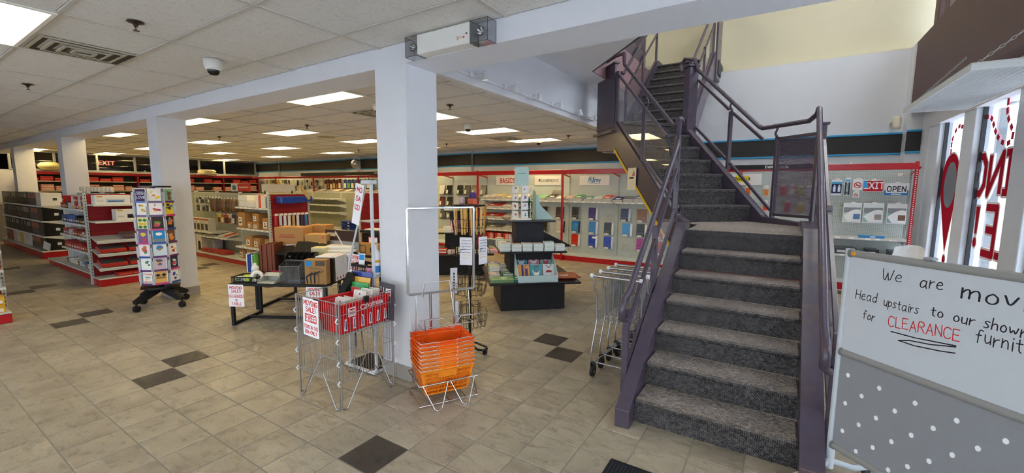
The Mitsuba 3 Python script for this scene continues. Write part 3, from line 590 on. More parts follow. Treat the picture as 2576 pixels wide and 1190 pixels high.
# ================================================================ shop fixtures along the back wall
RED, GREY, BEIGE = '#b0141d', '#c3cac4', '#bdbcaa'
BX = [1.76 - 1.22 * k for k in range(0, 17)]
PY = 9.42
def shelf_mesh(x0, x1, yf, yb, z, col='#b9bbb4', tags=True):
    b = B(); b.cbox(x0 + .01, x1 - .01, yf, yb, z - .028, z, col, .004); b.cbox(x0 + .01, x1 - .01, yf - .006, yf, z - .034, z + .004, '#cfd1cc', .002)
    for a in (x0 + .012, x1 - .016): b.poly(Polygon([(yf + .02, z - .028), (yb, z - .028), (yb, z - .1)]), .004, col, YZ, (a, 0, 0))
    if tags:
        r = random.Random(int(x0 * 100) + int(z * 100)); x = x0 + .06
        while x < x1 - .1:
            w = .05 + .05 * r.random(); b.box(x, x + w, yf - .0085, yf - .006, z - .03, z, '#efefe9'); x += w + .05 + .12 * r.random()
    return b
BAYTXT = ['grey pegboard bay of hanging signs nearest the window', 'grey pegboard bay of small hanging packs behind the perforated stair panel', 'grey pegboard bay hidden behind the stair flight', 'grey pegboard bay just left of the stair, right of the blue script sign',
          'grey pegboard bay below the sign with blue script', 'grey pegboard bay below the sign reading CAMBRIDGE', 'grey shelf bay below the sign reading BASICS', 'grey pegboard bay of black journals right beside the red post', 'grey pegboard bay of journals next to the front column',
          'pegboard bay on back wall just left of the front column', 'pegboard bay on back wall with blue and white hanging packs', 'pegboard bay on back wall with dark red hanging packs', 'pegboard bay on back wall below the pale printer sign',
          'pegboard bay on back wall hung with cables', 'pegboard bay on back wall with hanging clipboards', 'pegboard bay on back wall with beige folders', 'pegboard bay in the back corner by the red shelving']
BAY = []
for n in range(16):
    x1, x0 = BX[n], BX[n + 1]
    k = thing('wall_shelf_bay', BAYTXT[n], 'shelf unit'); BAY.append(k)
    b = B(); b.box(x0 + .008, x1 - .008, PY, PY + .02, .15, 2.02); b.put(sub(k, 'back_panel'), 'pegboard')
    for x in (x0, x1):
        b = B(); b.cbox(x - .014, x + .014, PY - .012, PY + .04, .02, 2.04, '#a9b0ab', .003)
        for i in range(62): b.box(x - .004, x + .004, PY - .0135, PY - .012, .2 + .0296 * i, .212 + .0296 * i, '#25282a')
        b.put(sub(k, 'upright'), 'paint')
    b = B(); b.cbox(x0, x1, 8.97, PY, .105, .15, '#c6cdc8', .004); b.put(sub(k, 'base_deck'), 'paint')
    b = B(); b.cbox(x0, x1, 8.96, 9.0, .0, .115, RED, .004); b.put(sub(k, 'kick_plate'), 'gloss')
def bay_shelf(n, z, yf=9.05, x0=None, x1=None): shelf_mesh(BX[n + 1] if x0 is None else x0, BX[n] if x1 is None else x1, yf, PY, z).put(sub(BAY[n], 'shelf'), 'paint')
k = thing('canopy_rail', 'long red canopy rail on red posts along the back wall shelving', 'canopy rail')
b = B(); b.cbox(-8.6, 1.74, 8.86, 8.92, 2.0, 2.1, RED, .006); b.put(sub(k, 'rail'), 'gloss')
for x in (-6.72, -4.28, 1.72): 
    b = B(); b.cbox(x - .022, x + .022, 8.87, 8.915, 0, 2.12, RED, .004); q = b.put(sub(k, 'post'), 'gloss')
    if x > 1:
        b = B()
        for i in range(60): b.box(x - .008, x + .008, 8.866, 8.87, .1 + .033 * i, .114 + .033 * i, '#e9d9d9')
        b.put(sub(q, 'slot'), 'paint')
for x in BX[:9]:
    b = B(); b.bar((x, 8.9, 2.03), (x, PY, 1.95), .025, .03, RED); b.put(sub(k, 'bracket'), 'gloss')
for x in (-7.7, -5.6, -3.0, -4.28, .9):
    b = B(); b.cyl((x, 8.89, 2.10), (x, 8.89, 2.125), .03, '#d8c9c9', 10); b.put(sub(k, 'spot_cap'), 'gloss')
k = thing('canopy_rail', 'dark red canopy rail with black header along the far back wall', 'canopy rail')
b = B(); b.cbox(-18.0, -9.6, 8.86, 8.92, 1.98, 2.05, '#8e131b', .006); b.put(sub(k, 'rail'), 'gloss')
b = B(); b.cbox(-14.6, -9.6, 8.84, 8.86, 2.05, 2.16, '#241d1c', .004); b.put(sub(k, 'header'), 'paint')
for x in (-16.35, -13.93, -11.5): b = B(); b.cbox(x - .022, x + .022, 8.87, 8.915, 0, 2.06, '#9a141c', .004); b.put(sub(k, 'post'), 'gloss')
b = B(); letter(b, 'Portfolios', .05, '#e8e4dd', FRONT, (-10.5, 8.837, 2.085)); b.put(sub(k, 'lettering'), 'paint')
k = thing('header_sign', 'black header sign reading Index C above the pegboard behind the stair', 'sign'); b = B(); b.cbox(-.84, .4, 8.845, 8.858, 2.035, 2.115, '#17171a', .003); b.put(sub(k, 'board'), 'paint')
b = B(); letter(b, 'Index Cards', .045, '#f2f2f2', FRONT, (-.115, 8.843, 2.055)); b.put(sub(k, 'lettering'), 'paint')

def brand_sign(x0, x1, label, draw):
    k = thing('brand_sign', label, 'sign'); b = B(); b.cbox(x0, x1, PY - .02, PY - .006, 1.755, 1.98, '#efece4', .004); b.put(sub(k, 'board'), 'paint')
    b = B(); draw(b, (x0 + x1) / 2, PY - .021); b.put(sub(k, 'lettering'), 'paint')
brand_sign(-6.49, -5.84, 'cream sign with bold red BASICS lettering on the pegboard', lambda b, x, y: letter(b, 'BASICS', .13, '#b52025', FRONT, (x + .04, y, 1.81), sx=.72))
def camb(b, x, y):
    letter(b, 'CAMBRIDGE', .062, '#3a352f', FRONT, (x + .05, y, 1.835), False, 1.0)
    b.poly(Polygon([(0, .05), (.045, .06), (.045, .02), (.022, -.02), (0, .02)]).difference(Polygon([(.01, .045), (.03, .045), (.014, .015)])), .001, '#3a352f', FRONT, (x - .25, y, 1.85))
brand_sign(-5.31, -4.57, 'cream sign reading CAMBRIDGE beside a small shield', camb)
def hil(b, x, y):
    P = [[(0, 0), (.7, 3), (1.2, 6)], [(2.6, 6.2), (2, 3), (1.7, 0)], [(.4, 3), (2.8, 3.4)], [(3.3, 3.4), (3.2, .4), (3.8, .2)], [(3.5, 4.8), (3.55, 5.1)], [(4.2, .3), (5.2, 5.2), (4.9, 6.3), (4.5, 5), (4.7, .3), (5.3, .4)], [(5.8, 3.2), (5.9, .2)], [(5.9, 2), (6.6, 3.4), (7.2, 3)], [(8, 3.2), (7.3, 1.6), (8, .2), (8.9, 1.4), (8.4, 3), (8, 3.2)], [(9.5, 3.2), (9.7, 1), (10.4, .8), (11, 3.2)], [(11, 3.2), (10.3, -.8), (9.2, -1.8)]]
    b.poly(unary_union([LineString(q).buffer(.3) for q in P] + [LineString([(1.5, -1.4), (4, -1), (8, -1.6)]).buffer(.25)]), .001, '#2a76b8', affinity.scale and FRONT @ np.diag([.027, .0195, 1]), (x - .15, y, 1.83))
brand_sign(-4.08, -3.345, 'white sign with underlined blue script on the pegboard', hil)
k = thing('brand_sign', 'white sign with yellow note pad emblem behind the stair rail', 'sign'); b = B(); b.cbox(-.86, -.35, PY - .02, PY - .006, 1.76, 1.975, '#ece9e3', .004); b.put(sub(k, 'board'), 'paint')
b = B(); b.quad((-.8, PY - .022, 1.83), (-.57, PY - .022, 1.80), (-.55, PY - .022, 1.93), (-.79, PY - .022, 1.95), '#e6d21f'); letter(b, 'Post-it', .062, '#1e1d1a', FRONT, (-.675, PY - .024, 1.85)); b.put(sub(k, 'lettering'), 'paint')

# ---------------------------------------------------------------- notebooks and packs
def notebook(x, y, z, w, h, t, col, label, group, label_col='#f2efe8', tilt=-8, swoosh=None, cat='notebook', spine=None, name='notebook', tag=True):
    """an upright booklet facing -y, its lower edge on z"""
    k = thing(name, label, cat, group); b = B((x, y, z), R=rot(tilt, 'x'))
    b.box(-w / 2, w / 2, -t, 0, 0, h, '#e9e6df', f=col, r=spine or '#dcd9d2')
    if swoosh: b.box(w * .30, w / 2 - .001, -t - .0012, -t, .004, h - .004, swoosh)
    b.put(sub(k, 'cover'), 'gloss')
    if tag:
        b = B((x, y, z), R=rot(tilt, 'x')); b.box(-w * .42, w * .05, -t - .012, -t - .0105, -.004, .035, label_col); b.put(sub(k, 'price_tag'), 'paint')
    return k
def wire_pocket(x, z, w, h, y=PY, lab=None, col='#b9c0be'):
    k = thing('wire_pocket', lab or 'chrome wire literature pocket hooked on the grey pegboard', 'literature holder', 'wire pockets on the pegboard'); b = B()
    for a in (-.8, -.3, .3, .8): b.tube([(x + a * w / 2, y, z + h * .75), (x + a * w / 2, y - .05, z), (x + a * w / 2, y - .085, z + .01), (x + a * w / 2, y - .10, z + h * .45)], .0022, col, 4)
    for (yy, zz) in ((y - .10, z + h * .45), (y - .085, z + .01), (y - .02, z + h * .6)): b.tube([(x - w / 2, yy, zz), (x + w / 2, yy, zz)], .0022, col, 4)
    b.put(k, 'paint'); return k
POCK = [(-4.14, 1.09, '#4a4a4a', '#8a8a86', 'black and grey notebook with round emblem'), (-3.71, 1.09, '#3a1c6e', '#e8e6ee', 'purple notebook'), (-3.29, 1.09, None, None, None), (-2.94, 1.09, '#14255e', '#cfd4dc', 'navy notebook'), (-2.57, 1.09, '#8a5a3a', None, 'brown kraft notebook'),
        (-4.14, .76, '#2a7fc0', '#1b1c20', 'bright blue notebook with dark edge'), (-3.70, .76, '#2f7fc4', '#dfe3ea', 'mid blue notebook bent in its pocket'), (-3.32, .76, '#121212', '#e9e6dc', 'black notebook in white sleeve'), (-2.89, .76, '#2491d4', '#e6e9ee', 'sky blue notebook'), (-2.57, .76, '#101113', '#e4e4e4', 'black notebook with white edge'),
        (-4.14, .44, '#d63420', '#dfe4dd', 'orange red notebook'), (-3.70, .44, '#2140a8', '#e6e9ee', 'royal blue notebook with a top sticker'), (-3.32, .44, '#2348b0', '#dde2ea', 'royal blue notebook, plain cover'), (-2.91, .44, None, None, None), (-2.56, .44, '#a8258e', '#e8dfe8', 'magenta notebook'),
        (-2.18, 1.06, '#b8222c', '#e9e4e0', 'red packet with clear window'), (-2.18, .75, '#b4202a', '#ece8e6', 'red and white packet, middle row'), (-2.17, .40, '#b8242c', '#eeeae8', 'red and white packet, lowest row'),
        (-4.57, 1.08, '#4a3b34', '#151515', 'dark brown notebook behind red post'), (-4.54, .74, '#d8d3c9', '#1a1a1a', 'pale notebook with red label behind red post'), (-4.98, 1.08, '#1e1e1e', '#8f8d88', 'black notebook beside the paper holder'), (-4.98, .74, '#2a2220', '#8a8880', 'dark notebook right of the black display column'), (-4.56, .44, None, None, None)]
for x, z, col, sw, lab in POCK:
    wire_pocket(x, z - .16, .2, .24, lab='empty chrome wire pocket hooked on the grey pegboard' if not col else None)
    if col:
        k = notebook(x, PY - .035, z - .145, .225, .285, .03, col, lab + ' in a wire pocket on the pegboard', 'notebooks in wire pockets', swoosh=sw, tilt=-6)
        if 'round emblem' in lab or 'dark edge' in lab:
            b = B((x, PY - .035, z - .145), R=rot(-6, 'x'))
            for r0, r1 in ((.03, .02), (.06, .05)): b.poly(Polygon([(r0 * math.cos(t), r0 * math.sin(t)) for t in np.linspace(0, 6.28, 20)]).difference(Polygon([(r1 * math.cos(t), r1 * math.sin(t)) for t in np.linspace(0, 6.28, 20)])), .001, '#141518' if 'blue' not in lab else '#7fc0e6', FRONT, (-.02, -.031, .16))
            b.put(sub(k, 'emblem'), 'paint')
        if 'top sticker' in lab: b = B((x, PY - .035, z - .145), R=rot(-6, 'x')); b.box(-.02, .09, -.0325, -.0305, .21, .255, '#f0efec'); b.put(sub(k, 'sticker'), 'paint')
# journals on the left bays
for n, (x, z, col) in enumerate([(-8.38, 1.62, '#d8d8cc'), (-8.12, 1.62, '#1b1a1a'), (-7.72, 1.62, '#101513'), (-7.45, 1.62, '#151515'), (-7.19, 1.62, '#55161a'), (-6.90, 1.62, '#1c1c1c'), (-8.39, 1.29, '#5a1a1c'), (-8.11, 1.29, '#1a1c1b'), (-7.5, 1.29, '#161616'), (-7.2, 1.31, '#1d1d1d'), (-8.37, .93, '#1a1a1a'), (-8.1, .93, '#222020'), (-7.5, .95, '#1c1d1c'), (-7.2, .95, '#2a1a1a')]):
    cn = {'#d8d8cc': 'white', '#55161a': 'dark red', '#5a1a1c': 'wine red'}.get(col, 'black')
    b_ = notebook(x, PY - .05, z - .14, .19, .27, .035, col, f'{cn} hard cover journal with paper band in the {"top" if z > 1.5 else "second" if z > 1.2 else "third"} row by the red post', 'journals on the left pegboard bays', tilt=-14, tag=False, cat='journal', name='journal', spine='#35332f')
    b = B((x, PY - .05, z - .14), R=rot(-14, 'x')); b.box(-.085, -.02, -.0365, -.0352, .02, .13, '#ddd8cc'); b.put(sub(b_, 'paper_band'), 'paint')
    bay = BAY[7] if x > -8 else BAY[8]
    b = B(); b.bar((x - .11, PY - .01, z - .15), (x + .11, PY - .01, z - .15), .11, .012, '#4a4d4c', (0, 0, 1)); b.put(sub(bay, 'ledge'), 'paint')
def flat_stack(x, y, z, w, d, h, top, label, group, side='#d6d3cc', rz=0, tilt=0, cat='notebook', name='notebook_stack', patch=None):
    k = thing(name, label, cat, group); b = B((x, y, z), rz, rot(tilt, 'x')); n = max(2, min(6, int(h / .014)))
    for i in range(n): 
        q = .004 * math.sin(i * 2.1 + x * 7); b.box(-w / 2 + q, w / 2 + q, 0, d, h * i / n + .0008, h * (i + 1) / n, side, u=top if i == n - 1 else side, f=side if i % 2 else tuple(.86 * v for v in c(side)))
    if patch: b.box(-w * .3, w * .25, d * .15, d * .5, h, h + .0012, patch)
    b.put(k, 'paint'); return k
for n in (3, 4, 5, 6): bay_shelf(n, 1.385)
TOPS = [(-6.66, '#c4c0ba'), (-6.40, '#cfcabf'), (-6.16, '#c8ad62'), (-5.90, '#c2a75a'), (-5.66, '#d8d4c2'), (-5.42, '#dedace'), (-5.16, '#3f9a4e'), (-4.94, '#7ab48a'), (-4.66, '#23211f'), (-4.50, '#cfc9c2'), (-4.18, '#c9a8ac'), (-3.98, '#2f8f5e'), (-3.72, '#5d8f96'), (-3.50, '#c9d4d0'), (-3.28, '#c9342a'), (-3.04, '#37307a'), (-2.8, '#7e848e'), (-2.58, '#5f6a86'), (-2.36, '#8d94a0'), (-2.14, '#6b7080')]
for n, (x, col) in enumerate(TOPS):
    nm = {'#c8ad62': 'tan', '#c2a75a': 'mustard', '#3f9a4e': 'green', '#7ab48a': 'pale green', '#23211f': 'black', '#2f8f5e': 'emerald', '#c9342a': 'red', '#37307a': 'violet', '#5d8f96': 'teal', '#c9a8ac': 'pink'}.get(col, 'grey')
    flat_stack(x, 9.07, 1.388, .21, .27, .05 + .03 * ((n * 7) % 3) / 2, col, f'{nm} stack of notebooks on the high pegboard shelf' if nm != 'grey' else 'grey and white stack of notebooks on the high pegboard shelf', 'notebook stacks on the high shelf', tilt=14, patch=['#f1efe9', None, '#e6e2da'][n % 3], rz=(n * 37 % 11) - 5)
notebook(-4.66, 9.33, 1.42, .26, .24, .03, '#1b1b1b', 'black binder leaning upright on the high shelf under the CAMBRIDGE sign', 'notebooks in wire pockets', tilt=-30)
for z in (1.165, .893, .61): bay_shelf(6, z, 8.98)
bay_shelf(6, .375, 8.95); bay_shelf(7, .375, 8.95)
for r, z in enumerate((1.168, .896, .613)):
    for q, x in enumerate((-6.62, -6.38, -6.14, -5.9, -5.68)):
        col = [['#b9b4ae', '#a93a34', '#b03c36', '#c9c4bc', '#bfb9b0'], ['#c2332c', '#b93a33', '#c23b34', '#d5cfc6', '#c6bdb3'], ['#6f7d5a', '#77795f', '#6d6a68', '#b9b6b1', '#aaa69f']][r][q]
        nm = {'#a93a34': 'red', '#b03c36': 'red', '#c2332c': 'red', '#b93a33': 'red', '#c23b34': 'red', '#6f7d5a': 'olive', '#77795f': 'olive', '#6d6a68': 'dark grey'}.get(col, 'pale grey')
        flat_stack(x, 9.0, z, .215, .30, .055, col, f'{nm} writing pads on the {["second", "third", "fourth"][r]} shelf below the BASICS sign', 'writing pads below the BASICS sign', tilt=16, patch='#d9d4cc' if q % 2 else None, cat='writing pad', name='writing_pad')
for q in range(8):
    x = -7.6 + .245 * q
    k = thing('label_box', 'stacked red and white label boxes on the lowest shelf below the BASICS sign', 'box', 'red label boxes on the lowest shelf'); b = B((x, 8.99, .378))
    for i in range(5): b.box(-.105, .105, 0, .28, .028 * i + .001, .028 * i + .027, '#c2372e', f='#c9453a' if i % 2 else '#b8322a'); b.box(-.03, .07, -.001, 0, .028 * i + .006, .028 * i + .02, '#e9ddd2')
    b.put(k, 'paint')
# ---- signs and packs near the window
bay_shelf(0, .885, 9.05); bay_shelf(0, .60, 9.0); bay_shelf(1, .885, 9.05); bay_shelf(1, .6, 9.0); bay_shelf(2, .885, 9.05)
def hook_pack(x, z, w, h, cols, label, cat='pack', y=PY - .10, draw=None, name='hanging_pack', group=None, peg=True, parts=True):
    """a carded pack on a peg hook: z is the pack's centre; cols = card, lower field"""
    k = thing(name, label, cat, group); b = B((x, y, z)); b.box(-w / 2, w / 2, -.006, .006, -h / 2, h / 2, cols[0])
    if len(cols) > 1: b.box(-w * .42, w * .42, -.016, -.006, -h * .45, h * .18, cols[1])
    b.put(sub(k, 'card') if parts else k, 'gloss')
    if draw: b = B((x, y, z)); draw(b); b.put(sub(k, 'print'), 'paint')
    if peg:
        b = B(); b.tube([(x, PY, z + h / 2 - .012), (x, y - .05, z + h / 2 - .012), (x, y - .06, z + h / 2 - .002)], .0028, '#cfd2d0', 5); b.box(x - .03, x + .03, y - .066, y - .062, z + h / 2 - .02, z + h / 2 + .018, '#ece9e2')
        b.put(sub(k, 'peg_hook') if parts else sub(k, 'peg_hook'), 'paint')
    return k
def ring_slash(b, o, r):
    a = Polygon([(r * math.cos(t), r * math.sin(t)) for t in np.linspace(0, 6.28, 24)]); i = Polygon([(r * .78 * math.cos(t), r * .78 * math.sin(t)) for t in np.linspace(0, 6.28, 24)])
    b.poly(sbox(-r * .6, -r * .12, r * .6, r * .12), .001, '#2d2a28', FRONT, o)
    b.poly(unary_union([a.difference(i), LineString([(-r * .6, r * .6), (r * .6, -r * .6)]).buffer(r * .11)]), .0014, '#c8202a', FRONT, (o[0], o[1] - .001, o[2]))
def two_people(b):
    b.box(-.07, .07, -.017, -.0155, -.10, .06, '#1c2a4c')
    for x in (-.03, .035): b.cyl((x, -.018, .035), (x, -.0165, .035), .013, '#dfe6f2', 10); b.box(x - .018, x + .018, -.0185, -.017, -.075, .018, '#dfe6f2')
    b.box(-.07, .07, -.0175, -.016, .065, .095, '#3f9fd0')
hook_pack(.79, 1.72, .15, .27, ('#e9eef2',), 'restroom sign with two white figures on navy hanging on the pegboard', 'sign', draw=two_people, name='hanging_sign')
def nosmoke_tall(b): b.box(-.036, .036, -.008, -.0065, -.135, .08, '#22303f'); letter(b, 'NO SMOKING', .028, '#e6edf2', np.array([[0, -1, 0], [0, 0, -1], [1, 0, 0.0]]), (.012, -.0085, -.03)); b.box(-.036, .036, -.008, -.0065, .09, .13, '#58aede')
hook_pack(.94, 1.73, .085, .29, ('#eef1f2',), 'narrow dark sign with upright lettering beside the no smoking card', 'sign', draw=nosmoke_tall, name='hanging_sign')
hook_pack(1.075, 1.77, .13, .19, ('#f2f0ec',), 'white no smoking sign with large red ring on the pegboard', 'sign', draw=lambda b: ring_slash(b, (0, -.0075, -.01), .052), name='hanging_sign')
hook_pack(1.065, 1.60, .085, .1, ('#f2f0ec',), 'small no smoking sign hanging below the large one', 'sign', draw=lambda b: ring_slash(b, (0, -.0075, -.005), .03), name='hanging_sign')
def exit_(b):
    b.box(-.128, .128, -.0085, -.0065, -.09, .085, '#c0182a'); letter(b, 'EXIT', .11, '#f1eeee', FRONT, (.012, -.0095, -.05), sx=.78); b.poly(Polygon([(-.128, -.05), (-.128, .085), (-.09, .085), (-.06, -.02)]), .001, '#3ea3d6', FRONT, (0, -.0095, 0))
hook_pack(1.28, 1.75, .27, .2, ('#ecebe8',), 'red EXIT sign with a blue corner hanging on the pegboard', 'sign', draw=exit_, name='hanging_sign')
def open_(b): b.box(-.15, .15, -.0085, -.0065, -.098, -.02, '#2b7fc2'); b.box(-.132, .132, -.0095, -.0085, -.06, .075, '#f1f2f2'); letter(b, 'OPEN', .088, '#1c2228', FRONT, (0, -.0105, -.04), sx=.76); b.box(-.06, .06, -.0098, -.0085, -.09, -.072, '#dfe8f0')
hook_pack(1.575, 1.695, .31, .2, ('#e8ebee',), 'blue and white OPEN sign hanging nearest the window', 'sign', y=PY - .13, draw=open_, name='hanging_sign')
hook_pack(1.6, 1.92, .02, .03, ('#e9e9e6',), 'empty peg hook with white tag above the OPEN sign', 'peg hook', name='empty_peg_hook')
for n, (x, w, c1, c2, lab) in enumerate([(1.035, .25, '#e3e6e4', '#d9dccb', 'white'), (1.315, .27, '#dfe8e6', '#9fc4bb', 'green and white'), (1.615, .25, '#e6e6e6', '#86b9b4', 'teal')]):
    def dr_(b, w=w, c2=c2, n=n):
        b.box(-w * .46, w * .46, -.0085, -.0065, -.15, .0, c2); a = Polygon([(-w * .46, -.06)] + [(w * (t - .46), -.06 + .12 * math.sin(t * 2.2)) for t in np.linspace(0, .92, 9)] + [(w * .46, -.15), (-.05, -.15)]).buffer(0)
        b.poly(a, .001, '#f2f3f2', FRONT, (0, -.0095, 0)); b.box(.02, .11, -.012, -.0105, -.11, -.02, ['#5f86b4', '#a29a94', '#7e5f4d'][n]); b.box(-w * .46, w * .46, -.0088, -.0065, .0, .09, '#8b8f90')
    hook_pack(x, 1.29, w, .34, (c1,), f'{lab} plastic sign holder pack hanging below the small signs', 'sign holder', draw=dr_, name='sign_holder_pack')
k = thing('bubble_level', 'blue flat tool resting on the shelf below the sign holders', 'tool'); b = B(); b.cbox(1.12, 1.46, 9.07, 9.12, .888, .93, '#2f86c4', .006); b.box(1.27, 1.34, 9.068, 9.07, .898, .918, '#dfe6ec'); b.put(k, 'gloss')
for n, (x, z, w, col, lab) in enumerate([(.95, .603, .34, '#3b3f44', 'dark flat tray pack'), (1.32, .603, .16, '#1c1f22', 'small black box'), (1.62, .603, .18, '#3d4348', 'dark grey pack')]):
    k = thing('shelf_pack', lab + ' on the lower shelf by the window', 'pack'); b = B(); b.cbox(x - w / 2, x + w / 2, 9.02, 9.3, z, z + .1, col, .006); b.box(x - w * .3, x + w * .2, 9.018, 9.02, z + .02, z + .06, '#c9cdd0'); b.put(k, 'gloss')
for n, (x, z, c1, c2) in enumerate([(-.56, 1.67, '#e4e0d2', '#d86a2a'), (-.26, 1.65, '#e6e2d6', '#e08a30'), (.01, 1.66, '#d9442c', '#d84a30'), (.14, 1.67, '#c98fae', '#e9e6c4'), (.27, 1.66, '#d2c83c', '#b9b83a'), (.4, 1.66, '#e9e9e4', '#c8cccc'), (.09, 1.37, '#c8503a', '#a83a4a'), (.29, 1.35, '#d8c83a', '#c8a03a'), (-.26, 1.37, '#e0dcd2', '#d84a3a'), (-.5, 1.37, '#dedad0', '#d8772f')]):
    hook_pack(x, z, .09, .19, (c1, c2), ['white and orange', 'white and amber', 'red', 'pink and cream', 'yellow', 'pale grey', 'brick red', 'gold', 'white and red', 'cream and orange'][n] + ' pack of small labels hanging behind the stair rail', 'pack')
for n, (x, col) in enumerate([(-.05, '#8fd0c4'), (.08, '#b6dfe4'), (.3, '#d8b4be'), (.42, '#e6e4e2')]):
    flat_stack(x, 9.07, .888, .12, .2, .07, col, ['mint', 'pale blue', 'pink', 'white'][n] + ' pad block on the shelf behind the stair post', 'pad blocks behind the stair post', cat='note pad', name='note_block')
# white moulded chair showing above the whiteboard
k = thing('moulded_chair', 'white moulded plastic chair behind the whiteboard by the window', 'chair'); 
th = np.linspace(-1, 1, 15)
b = B((1.48, 7.9, 0), -35); V = []; nb = 10
for i in range(nb):
    u = i / (nb - 1); z = .45 + .42 * u; 
    for t in th: V.append((.25 * (1 - .25 * u) * math.sin(t * 1.15), .22 * math.cos(t * 1.15) * .9 + .08 * u, z + .03 * math.cos(t * 2)))
I = np.arange(nb * 15).reshape(nb, 15); F = np.vstack([np.stack([I[:-1, :-1].ravel(), I[:-1, 1:].ravel(), I[1:, 1:].ravel()], 1), np.stack([I[:-1, :-1].ravel(), I[1:, 1:].ravel(), I[1:, :-1].ravel()], 1)])
b.add(V, F, '#eceef0'); b.put(sub(k, 'backrest'), 'gloss')
b = B((1.48, 7.9, 0), -35); b.cbox(-.23, .23, -.22, .22, .42, .455, '#eceef0', .02); b.put(sub(k, 'seat'), 'gloss')
for sx in (-1, 1):
    for sy in (-1, 1): b = B((1.48, 7.9, 0), -35); b.cyl((sx * .22, sy * .2, 0), (sx * .19, sy * .17, .43), .018, '#b9bcc0', 8); b.put(sub(k, 'leg'), 'paint')

# ================================================================ far part of the back wall: hanging goods
def small_hang(x, z, w, h, col, col2, label, group, y=PY - .1):
    k = thing('hanging_pack', label, 'pack', group); b = B((x, y, z)); b.box(-w / 2, w / 2, -.008, .008, -h / 2, h / 2, col)
    b.box(-w * .38, w * .38, -.02, -.008, -h * .42, h * .1, col2); b.box(-.014, .014, -.014, .1, h / 2 - .014, h / 2 - .008, '#cfd2d0'); b.box(-.022, .022, -.05, -.046, h / 2 - .01, h / 2 + .02, '#f2f0ea'); b.put(k, 'paint'); return k
for x in np.arange(-12.75, -11.2, .2): small_hang(x, 1.78, .15, .32, '#2a3f7a', ['#d8cfae', '#dfe6ea', '#6fb04a'][int(abs(x * 10)) % 3], 'navy and white pack hanging on the back wall beside a red post', 'navy packs on the back wall')
for n, x in enumerate(np.arange(-13.85, -12.95, .16)): small_hang(x, 1.75 + .03 * (n % 2), .13, .36, '#4a1a1e', ['#b89a6a', '#8a5a3a', '#d8c9a8'][n % 3], 'dark red carded pack hanging left of the navy packs', 'dark red packs on the back wall')
k = thing('printer_sign', 'pale sign with dark printer brand lettering on the back wall pegs', 'sign'); b = B(); b.cbox(-14.95, -14.2, PY - .05, PY - .03, 1.72, 1.98, '#cfc9b8', .004); b.put(sub(k, 'board'), 'paint'); b = B(); letter(b, 'brother', .1, '#2b2723', FRONT, (-14.55, PY - .052, 1.83)); b.put(sub(k, 'lettering'), 'paint')
for n, x in enumerate(np.arange(-16.2, -14.0, .15)):
    small_hang(x, 1.82 - .22 * (n % 2), .10, .22, ['#2a2826', '#3c3a36', '#b9b09a', '#54504a'][n % 4], ['#8a8272', '#1d1c1b', '#d2c8b0'][n % 3], 'dark cable pack hanging on the far back wall', 'cable packs on the far back wall')
for n, x in enumerate(np.arange(-17.8, -16.4, .17)):
    small_hang(x, 1.78, .14, .34, ['#8f8a62', '#c9b489', '#6f7a5c', '#3d3a34', '#b8a06a'][n % 5], ['#b8a77a', '#d8c8a0', '#8a906a'][n % 3], 'olive or beige folder hanging in the far back corner', 'folders in the far back corner')
for n, x in enumerate(np.arange(-14.8, -10.8, .3)):
    flat_stack(x, 9.07, 1.52, .24, .28, .02, ['#8f8a7c', '#c9bfa8', '#6f4a3a', '#b9b2a0', '#5a5650'][n % 5], 'flat pad lying on the high shelf of the far back wall', 'pads on the far back shelf', tilt=16, cat='pad', name='flat_pad')
for n in range(9, 14): bay_shelf(n, 1.515)
# hanging ornament
k = thing('hanging_ornament', 'round metal ornament hanging by the black wall band', 'ornament'); b = B((-11.79, 9.0, 0)); b.lathe([(0, 2.28), (.06, 2.30), (.1, 2.36), (.12, 2.43), (.1, 2.50), (.05, 2.55), (0, 2.56)], '#a89a72', 14); b.put(sub(k, 'body'), 'steel')
b = B((-11.79, 9.0, 0)); b.tube([(0, 0, 2.55), (0, 0, 2.81)], .004, '#d8d4c8', 5); b.put(sub(k, 'cord'), 'paint')

